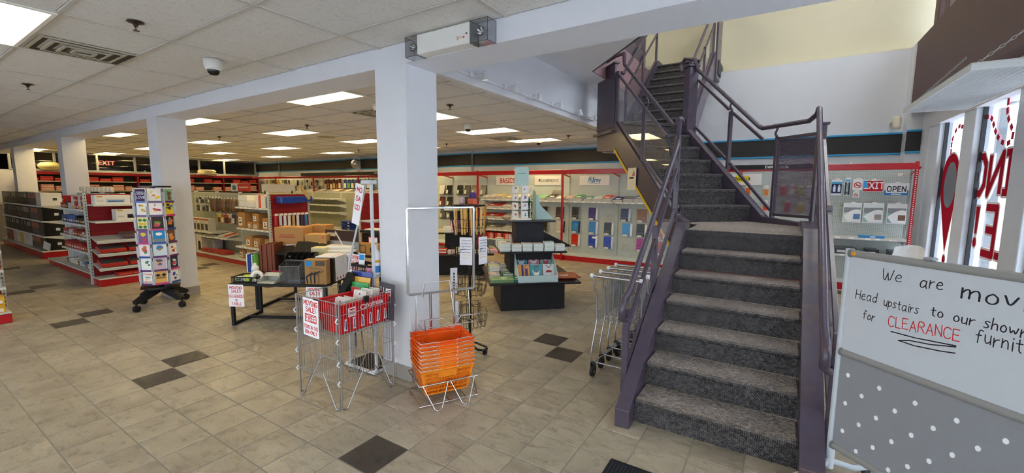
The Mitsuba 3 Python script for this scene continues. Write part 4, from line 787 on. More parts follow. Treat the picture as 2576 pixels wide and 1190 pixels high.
# ================================================================ island shelving
def local(at, rz): return lambda R=None: B(at, rz, R)
def end_unit(name, label, at, w, h, shelves, tilted=(), col=RED, depth=.40):
    """free end display: local x along its width, front at local y = 0, facing local -y (rz = 90 turns it to +x)"""
    k = thing(name, label, 'shelf unit'); L = lambda R=None: B(at, 90, R)
    b = L(); b.cbox(-w / 2, w / 2, depth - .03, depth, .12, h, '#8e131b', .004)
    for i in range(1, int(h / .15)): b.box(-w / 2 + .02, w / 2 - .02, depth - .034, depth - .03, .15 * i, .15 * i + .006, '#5d0c12')
    b.put(sub(k, 'back_panel'), 'paint')
    for s in (-1, 1):
        b = L(); b.cbox(s * w / 2 - .02, s * w / 2 + .02, depth - .05, depth + .01, 0, h + .02, '#b9bdb6', .004)
        for i in range(int(h / .05) - 2): b.box(s * w / 2 - .005, s * w / 2 + .005, depth - .052, depth - .05, .15 + .05 * i, .172 + .05 * i, '#2b2c2b')
        b.put(sub(k, 'upright'), 'paint')
    b = L(); b.cbox(-w / 2, w / 2, -.0, depth, 0, .115, RED, .006); b.put(sub(k, 'base'), 'gloss')
    b = L(); b.cbox(-w / 2, w / 2, -.01, depth - .03, .115, .135, '#c3c6bd', .004); b.put(sub(k, 'base_deck'), 'paint')
    for z in shelves:
        t = 14 if z in tilted else 0
        b = L(rot(t, 'x')) if t else L()
        if t: b.at = np.array(at, float) + rot(90) @ np.array([0, 0.02, z])
        zz = 0 if t else z
        b.cbox(-w / 2 + .02, w / 2 - .02, .02, depth - .04, zz - .025, zz, '#bfc1b8', .004); b.cbox(-w / 2 + .02, w / 2 - .02, .005, .02, zz - .03, zz + (.02 if t else .004), '#d2d4cb', .003)
        b.put(sub(k, 'shelf'), 'paint')
    return k, L
def run(name, label, x0, x1, yf, yp, h, shelves, panel='#b9bab0', red=True, base=.13):
    """island run facing -y with bays of 1.22 m"""
    k = thing(name, label, 'shelf unit'); n = max(1, round((x1 - x0) / 1.22))
    xs = np.linspace(x0, x1, n + 1)
    for i in range(n):
        b = B(); b.cbox(xs[i] + .006, xs[i + 1] - .006, yp, yp + .03, base, h, panel, .003); b.put(sub(k, 'back_panel'), 'paint')
    for x in xs:
        b = B(); b.cbox(x - .018, x + .018, yp - .02, yp + .05, 0, h + .02, '#c2c5bd', .003)
        for i in range(int(h / .05) - 3): b.box(x - .005, x + .005, yp - .0215, yp - .02, .2 + .05 * i, .22 + .05 * i, '#30312f')
        b.put(sub(k, 'upright'), 'paint')
    b = B(); b.cbox(x0, x1, yf, yp, base - .03, base, '#c0c2b8', .004); b.put(sub(k, 'base_deck'), 'paint')
    b = B(); b.cbox(x0, x1, yf + .015, yf + .05, 0, base - .028, '#a3141c' if red else '#b9bab0', .004); b.cbox(x0, x0 + .03, yf + .03, yp + .3, 0, base - .03, '#a3141c', .003); b.cbox(x1 - .03, x1, yf + .03, yp + .3, 0, base - .03, '#a3141c', .003); b.put(sub(k, 'kick_plate'), 'gloss')
    for (a, e, z, y) in shelves: shelf_mesh(a, e, y, yp, z, '#c3c5bb').put(sub(k, 'shelf'), 'paint')
    return k
# ---- A: far binder run
run('island_shelf', 'far grey island shelf of binders on a red base at the left', -18.65, -14.08, 2.30, 2.72, 1.2, [(-18.6, -14.1, z, 2.36) for z in (.51, .862, 1.205)], base=.18)
def binder(x, y, z, w, h, d, col, spine, label, group, cat='binder', name='binder', patch=None, rz=0):
    k = thing(name, label, cat, group); b = B((x, y, z), rz); b.cbox(0, w, 0, d, 0, h, col, .003)
    if spine: b.box(w * .15, w * .85, -.0012, 0, h * .55, h * .92, spine)
    if patch: b.box(w, w + .0012, d * .55, d * .75, h * .4, h * .6, patch)
    b.put(k, 'gloss'); return k
for r, (z, h) in enumerate(((.182, .29), (.514, .30), (.866, .29), (1.209, .295))):
    x = -18.5; i = 0; rr = random.Random(r)
    while x < -15.35:
        w = .05 + .02 * rr.random()
        if r == 0: col = ['#7a2420', '#8a3a2c', '#c9b8a0', '#e3dfd6', '#d8b42a', '#dcd8ce', '#dfe0de', '#2a2624'][min(7, int((x + 18.5) / .42))]
        else: col = ['#1e3038', '#5a1c1e', '#223a46', '#141416', '#141416', '#1a1a1c', '#121214', '#161618'][min(7, int((x + 18.5) / .3)) if r == 3 else rr.randrange(8)]
        cn = {'#d8b42a': 'yellow', '#7a2420': 'red brown', '#8a3a2c': 'red brown', '#e3dfd6': 'white', '#dcd8ce': 'white', '#dfe0de': 'white', '#c9b8a0': 'beige', '#5a1c1e': 'dark red', '#223a46': 'teal', '#1e3038': 'teal'}.get(col, 'black')
        binder(x, 2.38, z, w, h, .27, col, '#b9b4aa' if rr.random() < .4 else None, f'{cn} binder standing on the {["lowest", "second", "third", "top"][r]} level of the far binder shelf', 'binders on the far island shelf')
        x += w + .012; i += 1
    while x < -14.62:
        binder(x, 2.38, z, .062, h, .27, '#57524e', '#c8622e', f'grey binder with an orange spine label on the {["lowest", "second", "third", "top"][r]} level', 'orange labelled binders')
        x += .09
    binder(-14.56, 2.37, z, .44, h, .34, '#e6e3da' if r == 3 else '#131314', None, f'{"white" if r == 3 else "black"} binder case at the end of the {["lowest", "second", "third", "top"][r]} level of the far shelf', 'binder cases at the shelf end', 'binder case', 'binder_case', patch='#d9dde0' if r < 3 else '#4a4a48')
# ---- B: middle run and its red end display
run('island_shelf', 'grey island shelf of red and blue supply boxes behind the spinner', -13.2, -9.9, 2.22, 2.64, 1.53, [(-12.4, -9.95, z, 2.30) for z in (.445, .71, .955, 1.235)], red=True)
SUP = [(.132, ['#8fa3b8', '#c9ced2', '#3f6a9a', '#e0dccf', '#5a4a44'], 'pale blue and white', .10), (.449, ['#a8262a', '#8e1e22', '#b83034', '#2f8a45', '#b02a2e'], 'red', .13), (.714, ['#b23a36', '#c9c4ba', '#8a2a2c', '#5a6a86', '#d8d2c6'], 'mixed red and white', .12), (.959, ['#1f4f9a', '#2a62b4', '#1b1c1f', '#26282c', '#d0ccc4'], 'blue or black', .14), (1.239, ['#a81e24', '#b8282c', '#d8d4cc', '#1c1c1e', '#9a1a20'], 'red and black', .13)]
for r, (z, cols, nm, hh_) in enumerate(SUP):
    rr = random.Random(40 + r); x = -12.3
    while x < -10.05:
        w = .09 + .07 * rr.random(); col = cols[min(4, int((x + 12.3) / 2.25 * 5)) if r == 3 else rr.randrange(5)]; n = 2 if r == 4 and rr.random() < .5 else 1
        for q in range(n):
            k = thing('supply_box', f'{nm} supply box on the {["lowest", "second", "third", "fourth", "top"][r]} shelf behind the card spinner', 'box', f'{nm} supply boxes'); b = B((x, 2.33, z + q * (hh_ * .9 + .002)))
            b.cbox(0, w, 0, .16, 0, hh_ * (.75 + .25 * rr.random()) if n == 1 else hh_ * .9, col, .002); b.box(w * .12, w * .88, -.0012, 0, hh_ * .15, hh_ * .42, ['#e9e4da', '#e0a030', '#dfe6ea'][rr.randrange(3)]); b.put(k, 'gloss')
        x += w + .02
for q in range(9):
    x = -12.3 + .23 * q; k = thing('jar', 'small white jar standing on top of the island shelf behind the spinner', 'jar', 'white jars on the island top'); b = B((x, 2.66, 1.552)); b.lathe([(0, 0), (.035, 0), (.035, .07), (.028, .08), (.028, .10), (0, .10)], '#d8d3c6', 10); b.put(k, 'gloss')
ek, L = end_unit('end_display', 'red end display with laminator boxes behind the card spinner', (-9.43, 2.55, 0), .82, 1.53, (1.365, 1.085, .74, .52, .28), (.74, .52, .28))
def onend(L, at, name, label, cat, fn, m='gloss', group=None, R=None):
    k = thing(name, label, cat, group); b = L(R); b.at = b.at + rot(90) @ np.array(at, float); fn(b); b.put(k, m); return k
def lam(w, h, art):
    def f(b):
        b.cbox(0, w, 0, .22, 0, h, '#e6e3da', .003); b.box(.02, .09, -.0012, 0, h - .035, h - .012, '#d8a02a'); b.box(.02, .1, -.0012, 0, h * .3, h * .42, '#c4c0b6')
        b.box(w * .3, w * .85, -.0014, 0, h * .2, h * .55, art[0]); b.box(w * .34, w * .8, -.002, -.0014, h * .25, h * .4, art[1])
    return f
onend(L, (-.36, .02, 1.368), 'boxed_machine', 'white box with blue paper trimmer picture on the top red end shelf', 'box', lam(.44, .15, ('#b9c4cf', '#3b6aa8')))
onend(L, (.09, .02, 1.368), 'boxed_machine', 'green and black box at the right of the top red end shelf', 'box', lam(.3, .14, ('#2f6a5a', '#1a1c20')))
onend(L, (-.12, .02, 1.088), 'boxed_machine', 'white box picturing a black laminator on the second red end shelf', 'box', lam(.48, .19, ('#2a2a2c', '#131315')))
onend(L, (-.05, .06, .79), 'desk_riser', 'flat purple and white packet with folding stand on the sloping end shelf', 'packet', lambda b: b.box(0, .42, 0, .28, 0, .02, '#5a4a5a', f='#6d3a5e', u='#77726e'), R=rot(14, 'x'))
for r, z in enumerate((.555, .315)):
    for q in range(2):
        onend(L, (-.36 + .37 * q, .05, z), 'red_case', f'red plastic case on the {["upper", "lower"][r]} sloping shelf of the red end display', 'case', lambda b: (b.cbox(0, .34, 0, .24, 0, .055, '#c2302a', .004), b.box(.01, .33, .02, .22, .056, .062, '#5a5658')), group='red cases on the end display', R=rot(14, 'x'))
for q in range(3): onend(L, (-.16 + .19 * q, .03, .136), 'red_binder_stack', 'red folder lying on the base deck of the red end display', 'folder', lambda b: [b.box(0, .18, 0, .24, .022 * i + .001, .022 * i + .021, '#b8312c', f='#c9564a' if i % 2 else '#a82824') for i in range(3)], group='red folders on the end base')
# ---- C: end display cut by the left edge of the picture
ek, L = end_unit('end_display', 'white shelved end display with yellow packs at the left edge', (-7.87, .54, 0), .86, 1.12, (.44, .655, .885, 1.085))
for n, (z, col, h, lab) in enumerate([(.137, '#d8a02a', .10, 'yellow and white packs of paper'), (.24, '#dfae38', .09, 'yellow and white packs, upper layer'), (.444, '#9a9d98', .10, 'grey boxes'), (.659, '#c2282c', .13, 'red topped note books'), (.889, '#17181a', .13, 'black boxes'), (1.089, '#c98a5a', .05, 'orange folders')]):
    for q in range(3):
        onend(L, (-.40 + .27 * q, .02, z), 'shelf_pack', lab + ' on the end display at the left edge', 'pack', lambda b, col=col, h=h: (b.cbox(0, .25, 0, .3, 0, h, col, .004), b.box(.02, .23, -.0012, 0, h * .1, h * .5, '#ece6da')), group=lab)
# ---- D: middle island with pegs, boxes; red end display
run('island_shelf', 'long grey island shelf with hooks and brown cartons behind the black table', -15.0, -8.2, 4.42, 4.85, 1.53, [(-12.6, -10.98, .62, 4.46), (-12.2, -10.4, .51, 4.5), (-9.95, -8.25, .79, 4.5), (-9.95, -8.25, 1.24, 4.5), (-9.95, -8.25, .40, 4.46)], panel='#a3a595')
for r, z in enumerate((1.44, 1.25)):
    for q in range(9):
        x = -12.3 + .16 * q + .02 * r
        k = small_hang(x, z - .1, .09, .16, ['#8a8c8a', '#3c3d3c', '#b5b3a8'][(q + r) % 3], ['#55575a', '#c9c5b8', '#2c2c2c'][q % 3], 'small grey tool pack hooked on the middle island panel', 'small packs on the middle island', y=4.72)
for q in range(10):
    x = -11.45 + .15 * q; k = thing('hanging_pack', 'brown clear bag of fasteners hooked on the middle island', 'pack', 'brown bags on the middle island'); b = B((x, 4.7, 1.26)); b.lathe([(0, -.17), (.045, -.15), (.06, -.05), (.045, .08), (.012, .14), (0, .15)], ['#6b4e34', '#7d6144', '#57422f'][q % 3], 7); b.box(-.018, .018, -.06, -.056, .13, .165, '#f2f0ea'); b.put(k, 'gloss')
for q in range(6):
    x = -12.5 + .21 * q; k = thing('boxed_stapler', 'white and black boxed hole punch on the middle island shelf', 'box', 'boxed punches in a row'); b = B((x, 4.5, .623)); b.cbox(0, .18, 0, .16, 0, .29, '#c9c4b8', .003, ); b.box(.02, .15, -.0014, 0, .02, .17, '#1c1d1c'); b.box(.0, .18, -.0012, 0, .25, .29, '#a8332c'); b.put(k, 'gloss')
for q in range(5):
    small_hang(-11.2 + .17 * q, .93, .12, .22, ['#d8b43a', '#8a6a4a', '#b8322e', '#c9c2b0', '#3a3a5a'][q], ['#5a4634', '#e0d8c4', '#2c2c30'][q % 3], ['yellow', 'brown', 'red', 'cream', 'violet'][q] + ' carded pack hanging beside the boxed punches', None, y=4.72)
for q in range(7):
    flat_stack(-11.9 + .22 * q, 4.53, .515, .19, .27, .03, ['#b9b6a8', '#3f6a4a', '#d8d4c6', '#8a8f94', '#2a2c30', '#c4bfae', '#b8392f'][q], ['buff', 'green', 'ivory', 'grey', 'black', 'sand', 'red'][q] + ' flat folders on the sloping island shelf', None, tilt=14, cat='folder', name='folder_stack')
for q in range(3):
    k = thing('arch_file', 'white file holder with dark arched front on the island base', 'file holder', 'white file holders'); b = B((-12.55 + .3 * q, 4.5, .135)); b.cbox(0, .26, 0, .25, 0, .40, '#cdcabf', .004); b.poly(unary_union([sbox(.08, .01, .21, .17), Polygon([(.145 + .065 * math.cos(t), .17 + .065 * math.sin(t)) for t in np.linspace(0, 6.28, 18)])]), .002, '#2a1e18', FRONT, (0, -.001, 0)); b.put(k, 'paint')
k = thing('grey_bin', 'grey open bin beside the white file holders on the island base', 'bin'); b = B((-11.55, 4.55, .135)); b.cbox(0, .36, 0, .2, 0, .3, '#9da3a6', .01); b.box(.03, .33, -.001, 0, .05, .26, '#6d7478'); b.put(k, 'paint')
for q in range(4):
    flat_stack(-11.5 + .3 * q, 4.46, .135, .26, .2, .08, '#b23a30', 'red and brown carton stack lying on the island base', 'red cartons on the island base', side='#a8433a', cat='carton', name='flat_carton')
def carton(x, y, z, w, d, h, label, group=None, rz=0, tag=True, col='#a87d4e', name='carton', deco=None):
    k = thing(name, label, 'carton', group); b = B((x, y, z), rz); b.cbox(0, w, 0, d, 0, h, col, .004); b.box(w * .42, w * .58, 0, d, h, h + .0012, tuple(.88 * v for v in c(col)))
    b.put(sub(k, 'box'), 'matte')
    if tag: b = B((x, y, z), rz); b.box(w * .1, w * .6, -.0014, 0, h * .15, h * .7, '#e2dccb'); b.box(w * .2, w * .5, -.0022, -.0014, h * .3, h * .4, '#3a342c'); b.box(w * .2, w * .4, -.0022, -.0014, h * .5, h * .58, '#3a342c'); b.put(sub(k, 'shipping_label'), 'paint')
    if deco: b = B((x, y, z), rz); deco(b); b.put(sub(k, 'print'), 'paint')
    return k
for n, (x, z, w, h) in enumerate([(-9.9, .793, .3, .33), (-9.5, .793, .19, .14), (-9.28, .793, .24, .14), (-9.28, .936, .24, .18), (-8.9, .793, .3, .24), (-9.93, .135, .24, .18), (-9.93, .318, .24, .17), (-9.62, .135, .28, .22), (-9.62, .402, .28, .22), (-9.2, .135, .3, .24), (-9.3, .402, .26, .2), (-8.85, .402, .26, .2)]):
    if n == 6: continue
    carton(x, 4.52, z, w, .28, h, ['tall brown carton with white label', 'small brown carton', 'low brown carton under another', 'brown carton on top of another', 'wide brown carton by the red end', 'brown carton low at left', '', 'brown carton on the base', 'brown carton on the low shelf', 'brown carton on the base by the end', 'square brown carton on the low shelf', 'brown carton on the low shelf by the end'][n] + ' of the middle island')
for q in range(8):
    k = thing('paper_roll_pack', 'white wrapped roll pack on the island shelf above the brown cartons', 'pack', 'white roll packs'); b = B((-9.9 + .13 * (q % 5) + .02, 4.53 + .0 * q, 1.0)); 
    b.at = np.array([-9.86 + .135 * (q % 5), 4.53, 1.246 if q < 5 else 1.366]); b.cbox(0, .12, 0, .2, 0, .118, '#dcdad2', .008); b.put(k, 'paint')
for n, (x, w, h, col, lab) in enumerate([(-9.15, .12, .26, '#e2e0d8', 'white carton end'), (-9.02, .07, .26, '#d8442c', 'orange red book'), (-8.93, .16, .25, '#d9d6cc', 'white sheaf'), (-8.72, .3, .2, '#1d3a86', 'blue storage tub')]):
    k = thing('shelf_item', f'{lab} on the upper shelf of the middle island', 'shelf item'); b = B((x, 4.53, 1.243)); b.cbox(0, w, 0, .2, 0, h, col, .004); b.put(k, 'gloss')
k = thing('header_sign', 'red header sign with a photo standing on the middle island', 'sign'); b = B(); b.cbox(-10.85, -10.0, 4.86, 4.875, 1.56, 1.74, '#a8281f', .004); b.box(-10.85, -10.55, 4.857, 4.86, 1.56, 1.74, '#b9c0c4'); b.box(-10.79, -10.63, 4.855, 4.857, 1.59, 1.70, '#4a5660'); b.put(sub(k, 'board'), 'paint')
b = B(); letter(b, 'Business Forms', .04, '#e6cfc4', FRONT, (-10.27, 4.858, 1.64)); b.put(sub(k, 'lettering'), 'paint'); b = B(); b.cyl((-10.7, 4.867, 1.53), (-10.7, 4.867, 1.57), .012, '#2a2a2a', 6); b.cyl((-10.1, 4.867, 1.53), (-10.1, 4.867, 1.57), .012, '#2a2a2a', 6); b.put(sub(k, 'foot'), 'paint')
k = thing('header_sign', 'blank cream header sign above the red end display with blue bins', 'sign'); b = B(); b.poly(sbox(-.30, 0, .30, .13).buffer(.01), .012, '#d9cfb4', SIDE, (-8.2, 4.50, 1.58)); b.put(sub(k, 'board'), 'paint')
b = B(); b.bar((-8.19, 4.24, 1.535), (-8.19, 4.24, 1.60), .02, .02, '#2a2a2a'); b.bar((-8.19, 4.76, 1.535), (-8.19, 4.76, 1.60), .02, .02, '#2a2a2a'); b.put(sub(k, 'foot'), 'paint')
ek, L = end_unit('end_display', 'red slatted end display with blue bins and hanging paper rolls', (-7.75, 4.66, 0), .78, 1.53, ())
onend(L, (-.30, .12, 1.36), 'blue_bin', 'row of nested blue plastic bins at the top of the red slatted display', 'bin', lambda b: [b.cbox(.05 * i, .05 * i + .34, 0, .2, .005 * i, .13, ['#1c3f9a', '#17388c', '#2147a8'][i % 3], .02) for i in range(7)], group=None)
onend(L, (.2, .05, 1.42), 'wooden_ruler', 'beige wooden strip leaning on the blue bins', 'strip', lambda b: b.box(0, .06, 0, .012, 0, .32, '#c9a86a'), R=rot(-35, 'y'))
for q in range(8):
    x = -.33 + .085 * q; col = ['#b9303a', '#c9ced6', '#e4e6ea', '#e9e2d8', '#c9a86a', '#dfe6f0', '#3a3a4a', '#3f7ab8'][q]
    k = thing('paper_roll', ['red and white', 'short white', 'white and blue', 'cream', 'tan', 'pale blue', 'dark', 'blue'][q] + ' paper roll hanging on the red slatted display', 'roll'); h = .18 if q < 2 else .34
    b = L(); b.cyl((x, .28, 1.12 - h), (x, .28, 1.12), .028, col, 10); b.put(sub(k, 'roll'), 'gloss'); b = L(); b.box(x - .035, x + .035, .245, .25, 1.13, 1.17, '#f0eee8'); b.box(x - .004, x + .004, .25, .37, 1.125, 1.135, '#c9cbc9'); b.put(sub(k, 'peg_hook'), 'paint')
# ---- E: empty beige shelves behind
run('island_shelf', 'empty beige island shelf with bare brackets behind the ladder rack', -13.6, -8.6, 6.62, 7.05, 1.53, [(-11.8, -9.62, z, 6.72) for z in (1.38, 1.22, 1.02)] + [(-10.9, -9.7, .62, 6.7), (-9.6, -8.65, .60, 6.66)], panel='#b2b29a')
end_unit('end_display', 'bare red end display beyond the ladder rack', (-8.2, 7.08, 0), .9, 1.53, ())
for q in range(3):
    k = thing('blue_tray', f'{["lowest", "middle", "topmost"][q]} blue plastic tray of the stack on the beige island shelf', 'tray'); b = B((-9.4, 6.7, .603 + .075 * q)); b.cbox(0, .62, 0, .28, 0, .05, '#15307c', .015); b.cbox(-.02, .64, -.01, .29, .05, .068, '#1b3a90', .006); b.box(.27, .35, -.0125, -.01, .02, .045, '#d8d0d0'); b.put(k, 'gloss')
# ---- red shelving along the far left wall
yb = [3.05 + 1.43 * i for i in range(6)]
for i in range(5):
    y0, y1 = yb[i], yb[i + 1]
    k = thing('red_shelf_bay', f'{["leftmost", "second", "third", "fourth", "rightmost"][i]} red framed shelf bay along the far left wall', 'shelf unit'); ww = y1 - y0; L2_ = lambda R=None, yy=(y0 + y1) / 2: B((-20.22, yy, 0), 90, R)
    for s in (-1, 1): b = L2_(); b.cbox(s * ww / 2 - .025, s * ww / 2 + .025, -.02, .4, 0, 2.1, '#7c1018', .004); b.put(sub(k, 'upright'), 'paint')
    b = L2_(); b.box(-ww / 2, ww / 2, .42, .44, 0, 2.08, '#4c4843'); b.put(sub(k, 'back_panel'), 'matte')
    b = L2_(); b.cbox(-ww / 2, ww / 2, -.03, .0, 2.03, 2.13, '#7c1018', .004); b.cbox(-ww / 2, ww / 2, 0, .42, 2.1, 2.13, '#8d8a80', .004); b.put(sub(k, 'top_rail'), 'paint')
    for z in (.5, .9, 1.2, 1.5, 1.82): b = L2_(); b.cbox(-ww / 2 + .03, ww / 2 - .03, 0, .42, z - .03, z, '#a8a59a', .004); b.put(sub(k, 'shelf'), 'paint')
    for r, z in enumerate((1.5, 1.82)):
        for q in range(4):
            if (i + q + r) % 5 == 0: continue
            for s_ in range(3 + (q + i) % 2 - (0 if r == 0 else 1)):
                kk = thing('flat_box', f'{"red" if r else "pale red striped"} flat box stacked on the {"upper" if r else "lower"} visible shelf of the far red shelving', 'box', f'{"red" if r else "striped"} flat boxes on the far shelving'); b = L2_(); x = -ww / 2 + .06 + .33 * q
                b.cbox(x, x + .30, .02, .28, z + .052 * s_ + .001, z + .052 * s_ + .051, '#a2231f' if r else '#b0776a', .003); b.box(x + .02, x + .28, .0188, .02, z + .052 * s_ + .02, z + .052 * s_ + .034, '#c65a50' if r else '#d8c4ba'); b.put(kk, 'paint')
k = thing('oval_cushion', 'cream oval cushion on the shelving before the office window at the far left', 'cushion'); b = B((-20.45, 3.72, 2.30), 0); b.lathe([(0, -.13), (.16, -.12), (.27, -.04), (.28, .03), (.2, .12), (0, .14)], '#cfc28a', 16); b.put(k, 'paint')
k = thing('oval_cushion', 'pale stacked cushions on the shelving before the right office window', 'cushion'); b = B((-20.3, 8.2, 2.24), 0); b.lathe([(0, -.1), (.3, -.09), (.36, -.03), (.28, .0), (.33, .05), (.26, .12), (0, .13)], '#cbbf9a', 16); b.put(k, 'paint')
k = thing('exit_sign', 'small red lit EXIT sign behind the office window', 'sign'); b = B(); b.cbox(-22.05, -22.0, 5.3, 5.75, 2.42, 2.66, '#2a2020', .01); b.put(sub(k, 'case'), 'paint')
b = B(); v, f = print_text('EXIT', .15); v = v @ SIDE.T + np.array([-21.998, 5.525, 2.465]); b.add(v, f, '#ff3020'); b.put(sub(k, 'lettering'), 'paint', emitter={'type': 'area', 'radiance': {'type': 'rgb', 'value': [2.4, .25, .15]}})
b = B(); b.poly(Polygon([(1.2, 0), (2.5, 0), (2.5, 1.1), (1.2, 1.95)]), .15, '#8a8478', YZ, (-19.6, 0, 0)); b.put('parapet', 'matte'); struct('parapet', label='sloping grey stair parapet at the far left')

# ================================================================ greeting card spinner
SP = thing('card_spinner', 'black greeting card spinner on casters before the second column', 'display stand'); sx, sy = -7.27, 2.27
b = B((sx, sy, 0)); b.cyl((0, 0, .2), (0, 0, 1.66), .03, '#111113', 10); b.put(sub(SP, 'pole'), 'gloss')
b = B((sx, sy, 0)); b.cyl((0, 0, 1.655), (0, 0, 1.675), .215, '#121214', 8); b.put(sub(SP, 'top_plate'), 'gloss'); b = B((sx, sy, 0)); b.cyl((0, 0, .27), (0, 0, .30), .23, '#121214', 8); b.put(sub(SP, 'bottom_plate'), 'gloss')
for q in range(4):
    a = math.radians(20 + 90 * q); d = np.array([math.cos(a), math.sin(a), 0]); t = np.array([-d[1], d[0], 0])
    b = B((sx, sy, 0)); pg = Polygon([(.05, .27), (.16, .27), (.36, .15), (.36, .11), (.28, .11), (.05, .2)]); b.poly(pg, .06, '#151517', np.stack([d, [0, 0, 1.0], np.cross(d, [0, 0, 1.0])], 1), -np.cross(d, [0, 0, 1.0]) * .03); lg = b.put(sub(SP, 'leg'), 'paint')
    b = B((sx, sy, 0)); b.cyl(tuple(d * .34 - t * .022 + [0, 0, .042]), tuple(d * .34 + t * .022 + [0, 0, .042]), .042, '#0e0e10', 14); b.cyl(tuple(d * .34 + [0, 0, .07]), tuple(d * .34 + [0, 0, .12]), .012, '#2a2a2c', 6); b.put(sub(lg, 'caster'), 'paint')
DESIGN = [('#3a2a4e', '#e9e3ee'), ('#e9e6df', '#f0c419'), ('#7fae9a', '#6a4a3a'), ('#f2efe8', '#e0b42a'), ('#f4f1f1', '#c04a6a'), ('#e8cc2a', '#2a2a28'), ('#e6dc9a', '#2f7a3a'), ('#3a2a26', '#c98a5a'), ('#2a1e18', '#d8772a'), ('#7a5a9a', '#e6c93a'), ('#2a8ac9', '#f2f2ee'), ('#6a4a34', '#d89a6a'), ('#f2e6e6', '#c9743a'), ('#cfe0e8', '#b08a3a'), ('#e6ecea', '#b04a5a'), ('#eef0ea', '#4a7a5a'), ('#c9b4c4', '#6a5a66'), ('#2a2a4a', '#d8d4d8'), ('#eef0e6', '#c8302e'), ('#d8a860', '#1c1a18'), ('#e4e2ea', '#3a4a9a'), ('#8ab04a', '#f0efe8'), ('#d8d0c8', '#9a3a3a'), ('#b8c8d8', '#5a4a3a')]
DESC = ['BIG LOVE lettering', 'a rainbow and flowers', 'a figure on green', 'a sunflower', 'pink confetti', 'black marks on yellow', 'green frogs on cream', 'a goat on dark brown', 'a glass of beer', 'a purple cartoon', 'a speech bubble over blue', 'a skull like face', 'a bird on a twig', 'a beach lighthouse', 'small red script', 'balloons', 'a grey cherry tree', 'a figure on navy', 'thank you lettering', 'panda faces on tan', 'blue shapes', 'white shapes on green', 'red stripes', 'brown shapes on blue']
n = 0
for r in range(7):
    z = 1.47 - .185 * r
    for q in range(8):
        a = -148 + 45 * q; w = .19 + .0 * r
        L3 = B((sx, sy, 0), a + 90)
        b = B((sx, sy, 0), a + 90); yy = -.192
        b.box(-.075, .075, yy - .03, yy - .028, z - .02, z + .005, ['#5a2a66', '#c23a7a', '#2a4a9a', '#5a2a66'][(r + q) % 4]); b.box(-.077, .077, yy, yy + .004, z - .02, z + .165, '#77727f')
        for s in (-1, 1): b.box(s * .077 - .0015, s * .077 + .0015, yy - .03, yy + .004, z - .02, z + .12, '#c9ced4')
        b.put(sub(SP, 'pocket'), 'gloss')
        if q in (0, 6, 7): continue
        di = r * 3 + q - 2 if q in (2, 3, 4) else (r * 5 + 21 + q * 7) % 24
        k0, k1 = DESIGN[di]; lab = DESC[di]; k = thing('greeting_card', f'card showing {lab}, in {["the top", "the second", "the third", "the middle", "the fifth", "the sixth", "the bottom"][r]} row of the spinner' + ('' if q in (2, 3, 4) else ', on a side'), 'greeting card', 'greeting cards in the spinner')
        b = B((sx, sy, 0), a + 90); jx = .008 * math.sin(n * 2.3); rr = random.Random(di * 7 + 1)
        for e in range(2): b.box(-.068 + jx + .005 * e, .068 + jx + .005 * e, yy - .012 + .004 * e, yy - .009 + .004 * e, z - .01, z + .168 + .004 * e, '#eceae4')
        y0_ = yy - .0125; b.box(-.063 + jx, .063 + jx, y0_ - .001, y0_, z - .004, z + .163, k0); b.put(sub(k, 'card'), 'paint')
        b = B((sx, sy, 0), a + 90); y1_ = y0_ - .002
        if di == 0: letter(b, 'BIG', .038, k1, FRONT, (jx, y1_, z + .09)); letter(b, 'LOVE', .034, k1, FRONT, (jx, y1_, z + .035))
        elif di == 18: letter(b, 'THANK', .026, '#c8302e', FRONT, (jx, y1_, z + .115)); letter(b, 'you', .03, '#3a3a3a', FRONT, (jx, y1_, z + .075)); letter(b, 'SO', .024, '#d8a02a', FRONT, (jx - .01, y1_, z + .045)); letter(b, 'MUCH', .024, '#c8302e', FRONT, (jx, y1_, z + .012))
        elif di == 10: b.poly(affinity.scale(Polygon([(math.cos(t), math.sin(t)) for t in np.linspace(0, 6.2, 16)]), .035, .022, origin=(0, 0)), .001, k1, FRONT, (jx, y1_, z + .115)); b.box(-.062 + jx, .062 + jx, y1_, y1_ + .001, z + .006, z + .05, '#7a8a8e')
        elif di in (6, 19): 
            for u in (-.03, .032):
                for v in ((.03, .12) if di == 6 else (.11,)): b.poly(Polygon([(.022 * math.cos(t) * (1 + .3 * math.cos(4 * t)), .02 * math.sin(t)) for t in np.linspace(0, 6.2, 14)]), .001, k1, FRONT, (jx + u, y1_, z + v))
            b.box(-.05 + jx, .05 + jx, y1_, y1_ + .001, z + .06, z + .085, '#e8c02a' if di == 6 else '#8a6a3a')
        else:
            for e in range(5):
                px, pz, pr_ = rr.uniform(-.04, .04), rr.uniform(.035, .135), rr.uniform(.008, .026)
                if di in (13, 16, 12, 2, 7, 8, 11, 17, 9): px *= .35; pr_ *= 1.3
                b.poly(Polygon([(pr_ * (1 + .3 * math.sin(3 * t + e)) * math.cos(t), pr_ * (1 + .25 * math.cos(2 * t)) * math.sin(t)) for t in np.linspace(0, 6.2, 11)]), .0008 + .0003 * e, k1 if e % 2 == 0 else ['#c04a5a', '#4a7ab0', '#e6c23a', '#5a8a4a', '#d8884a'][(di + e) % 5], FRONT, (jx + px, y1_, z + pz))
        b.put(sub(k, 'picture'), 'paint'); n += 1
k = thing('fallen_card', 'white price card tilted off the end of the far binder shelf', 'card'); b = B((-13.0, 2.18, .32), 20, rot(18, 'y')); b.box(-.1, .1, -.002, .002, 0, .17, '#c9c6be'); b.put(k, 'paint')

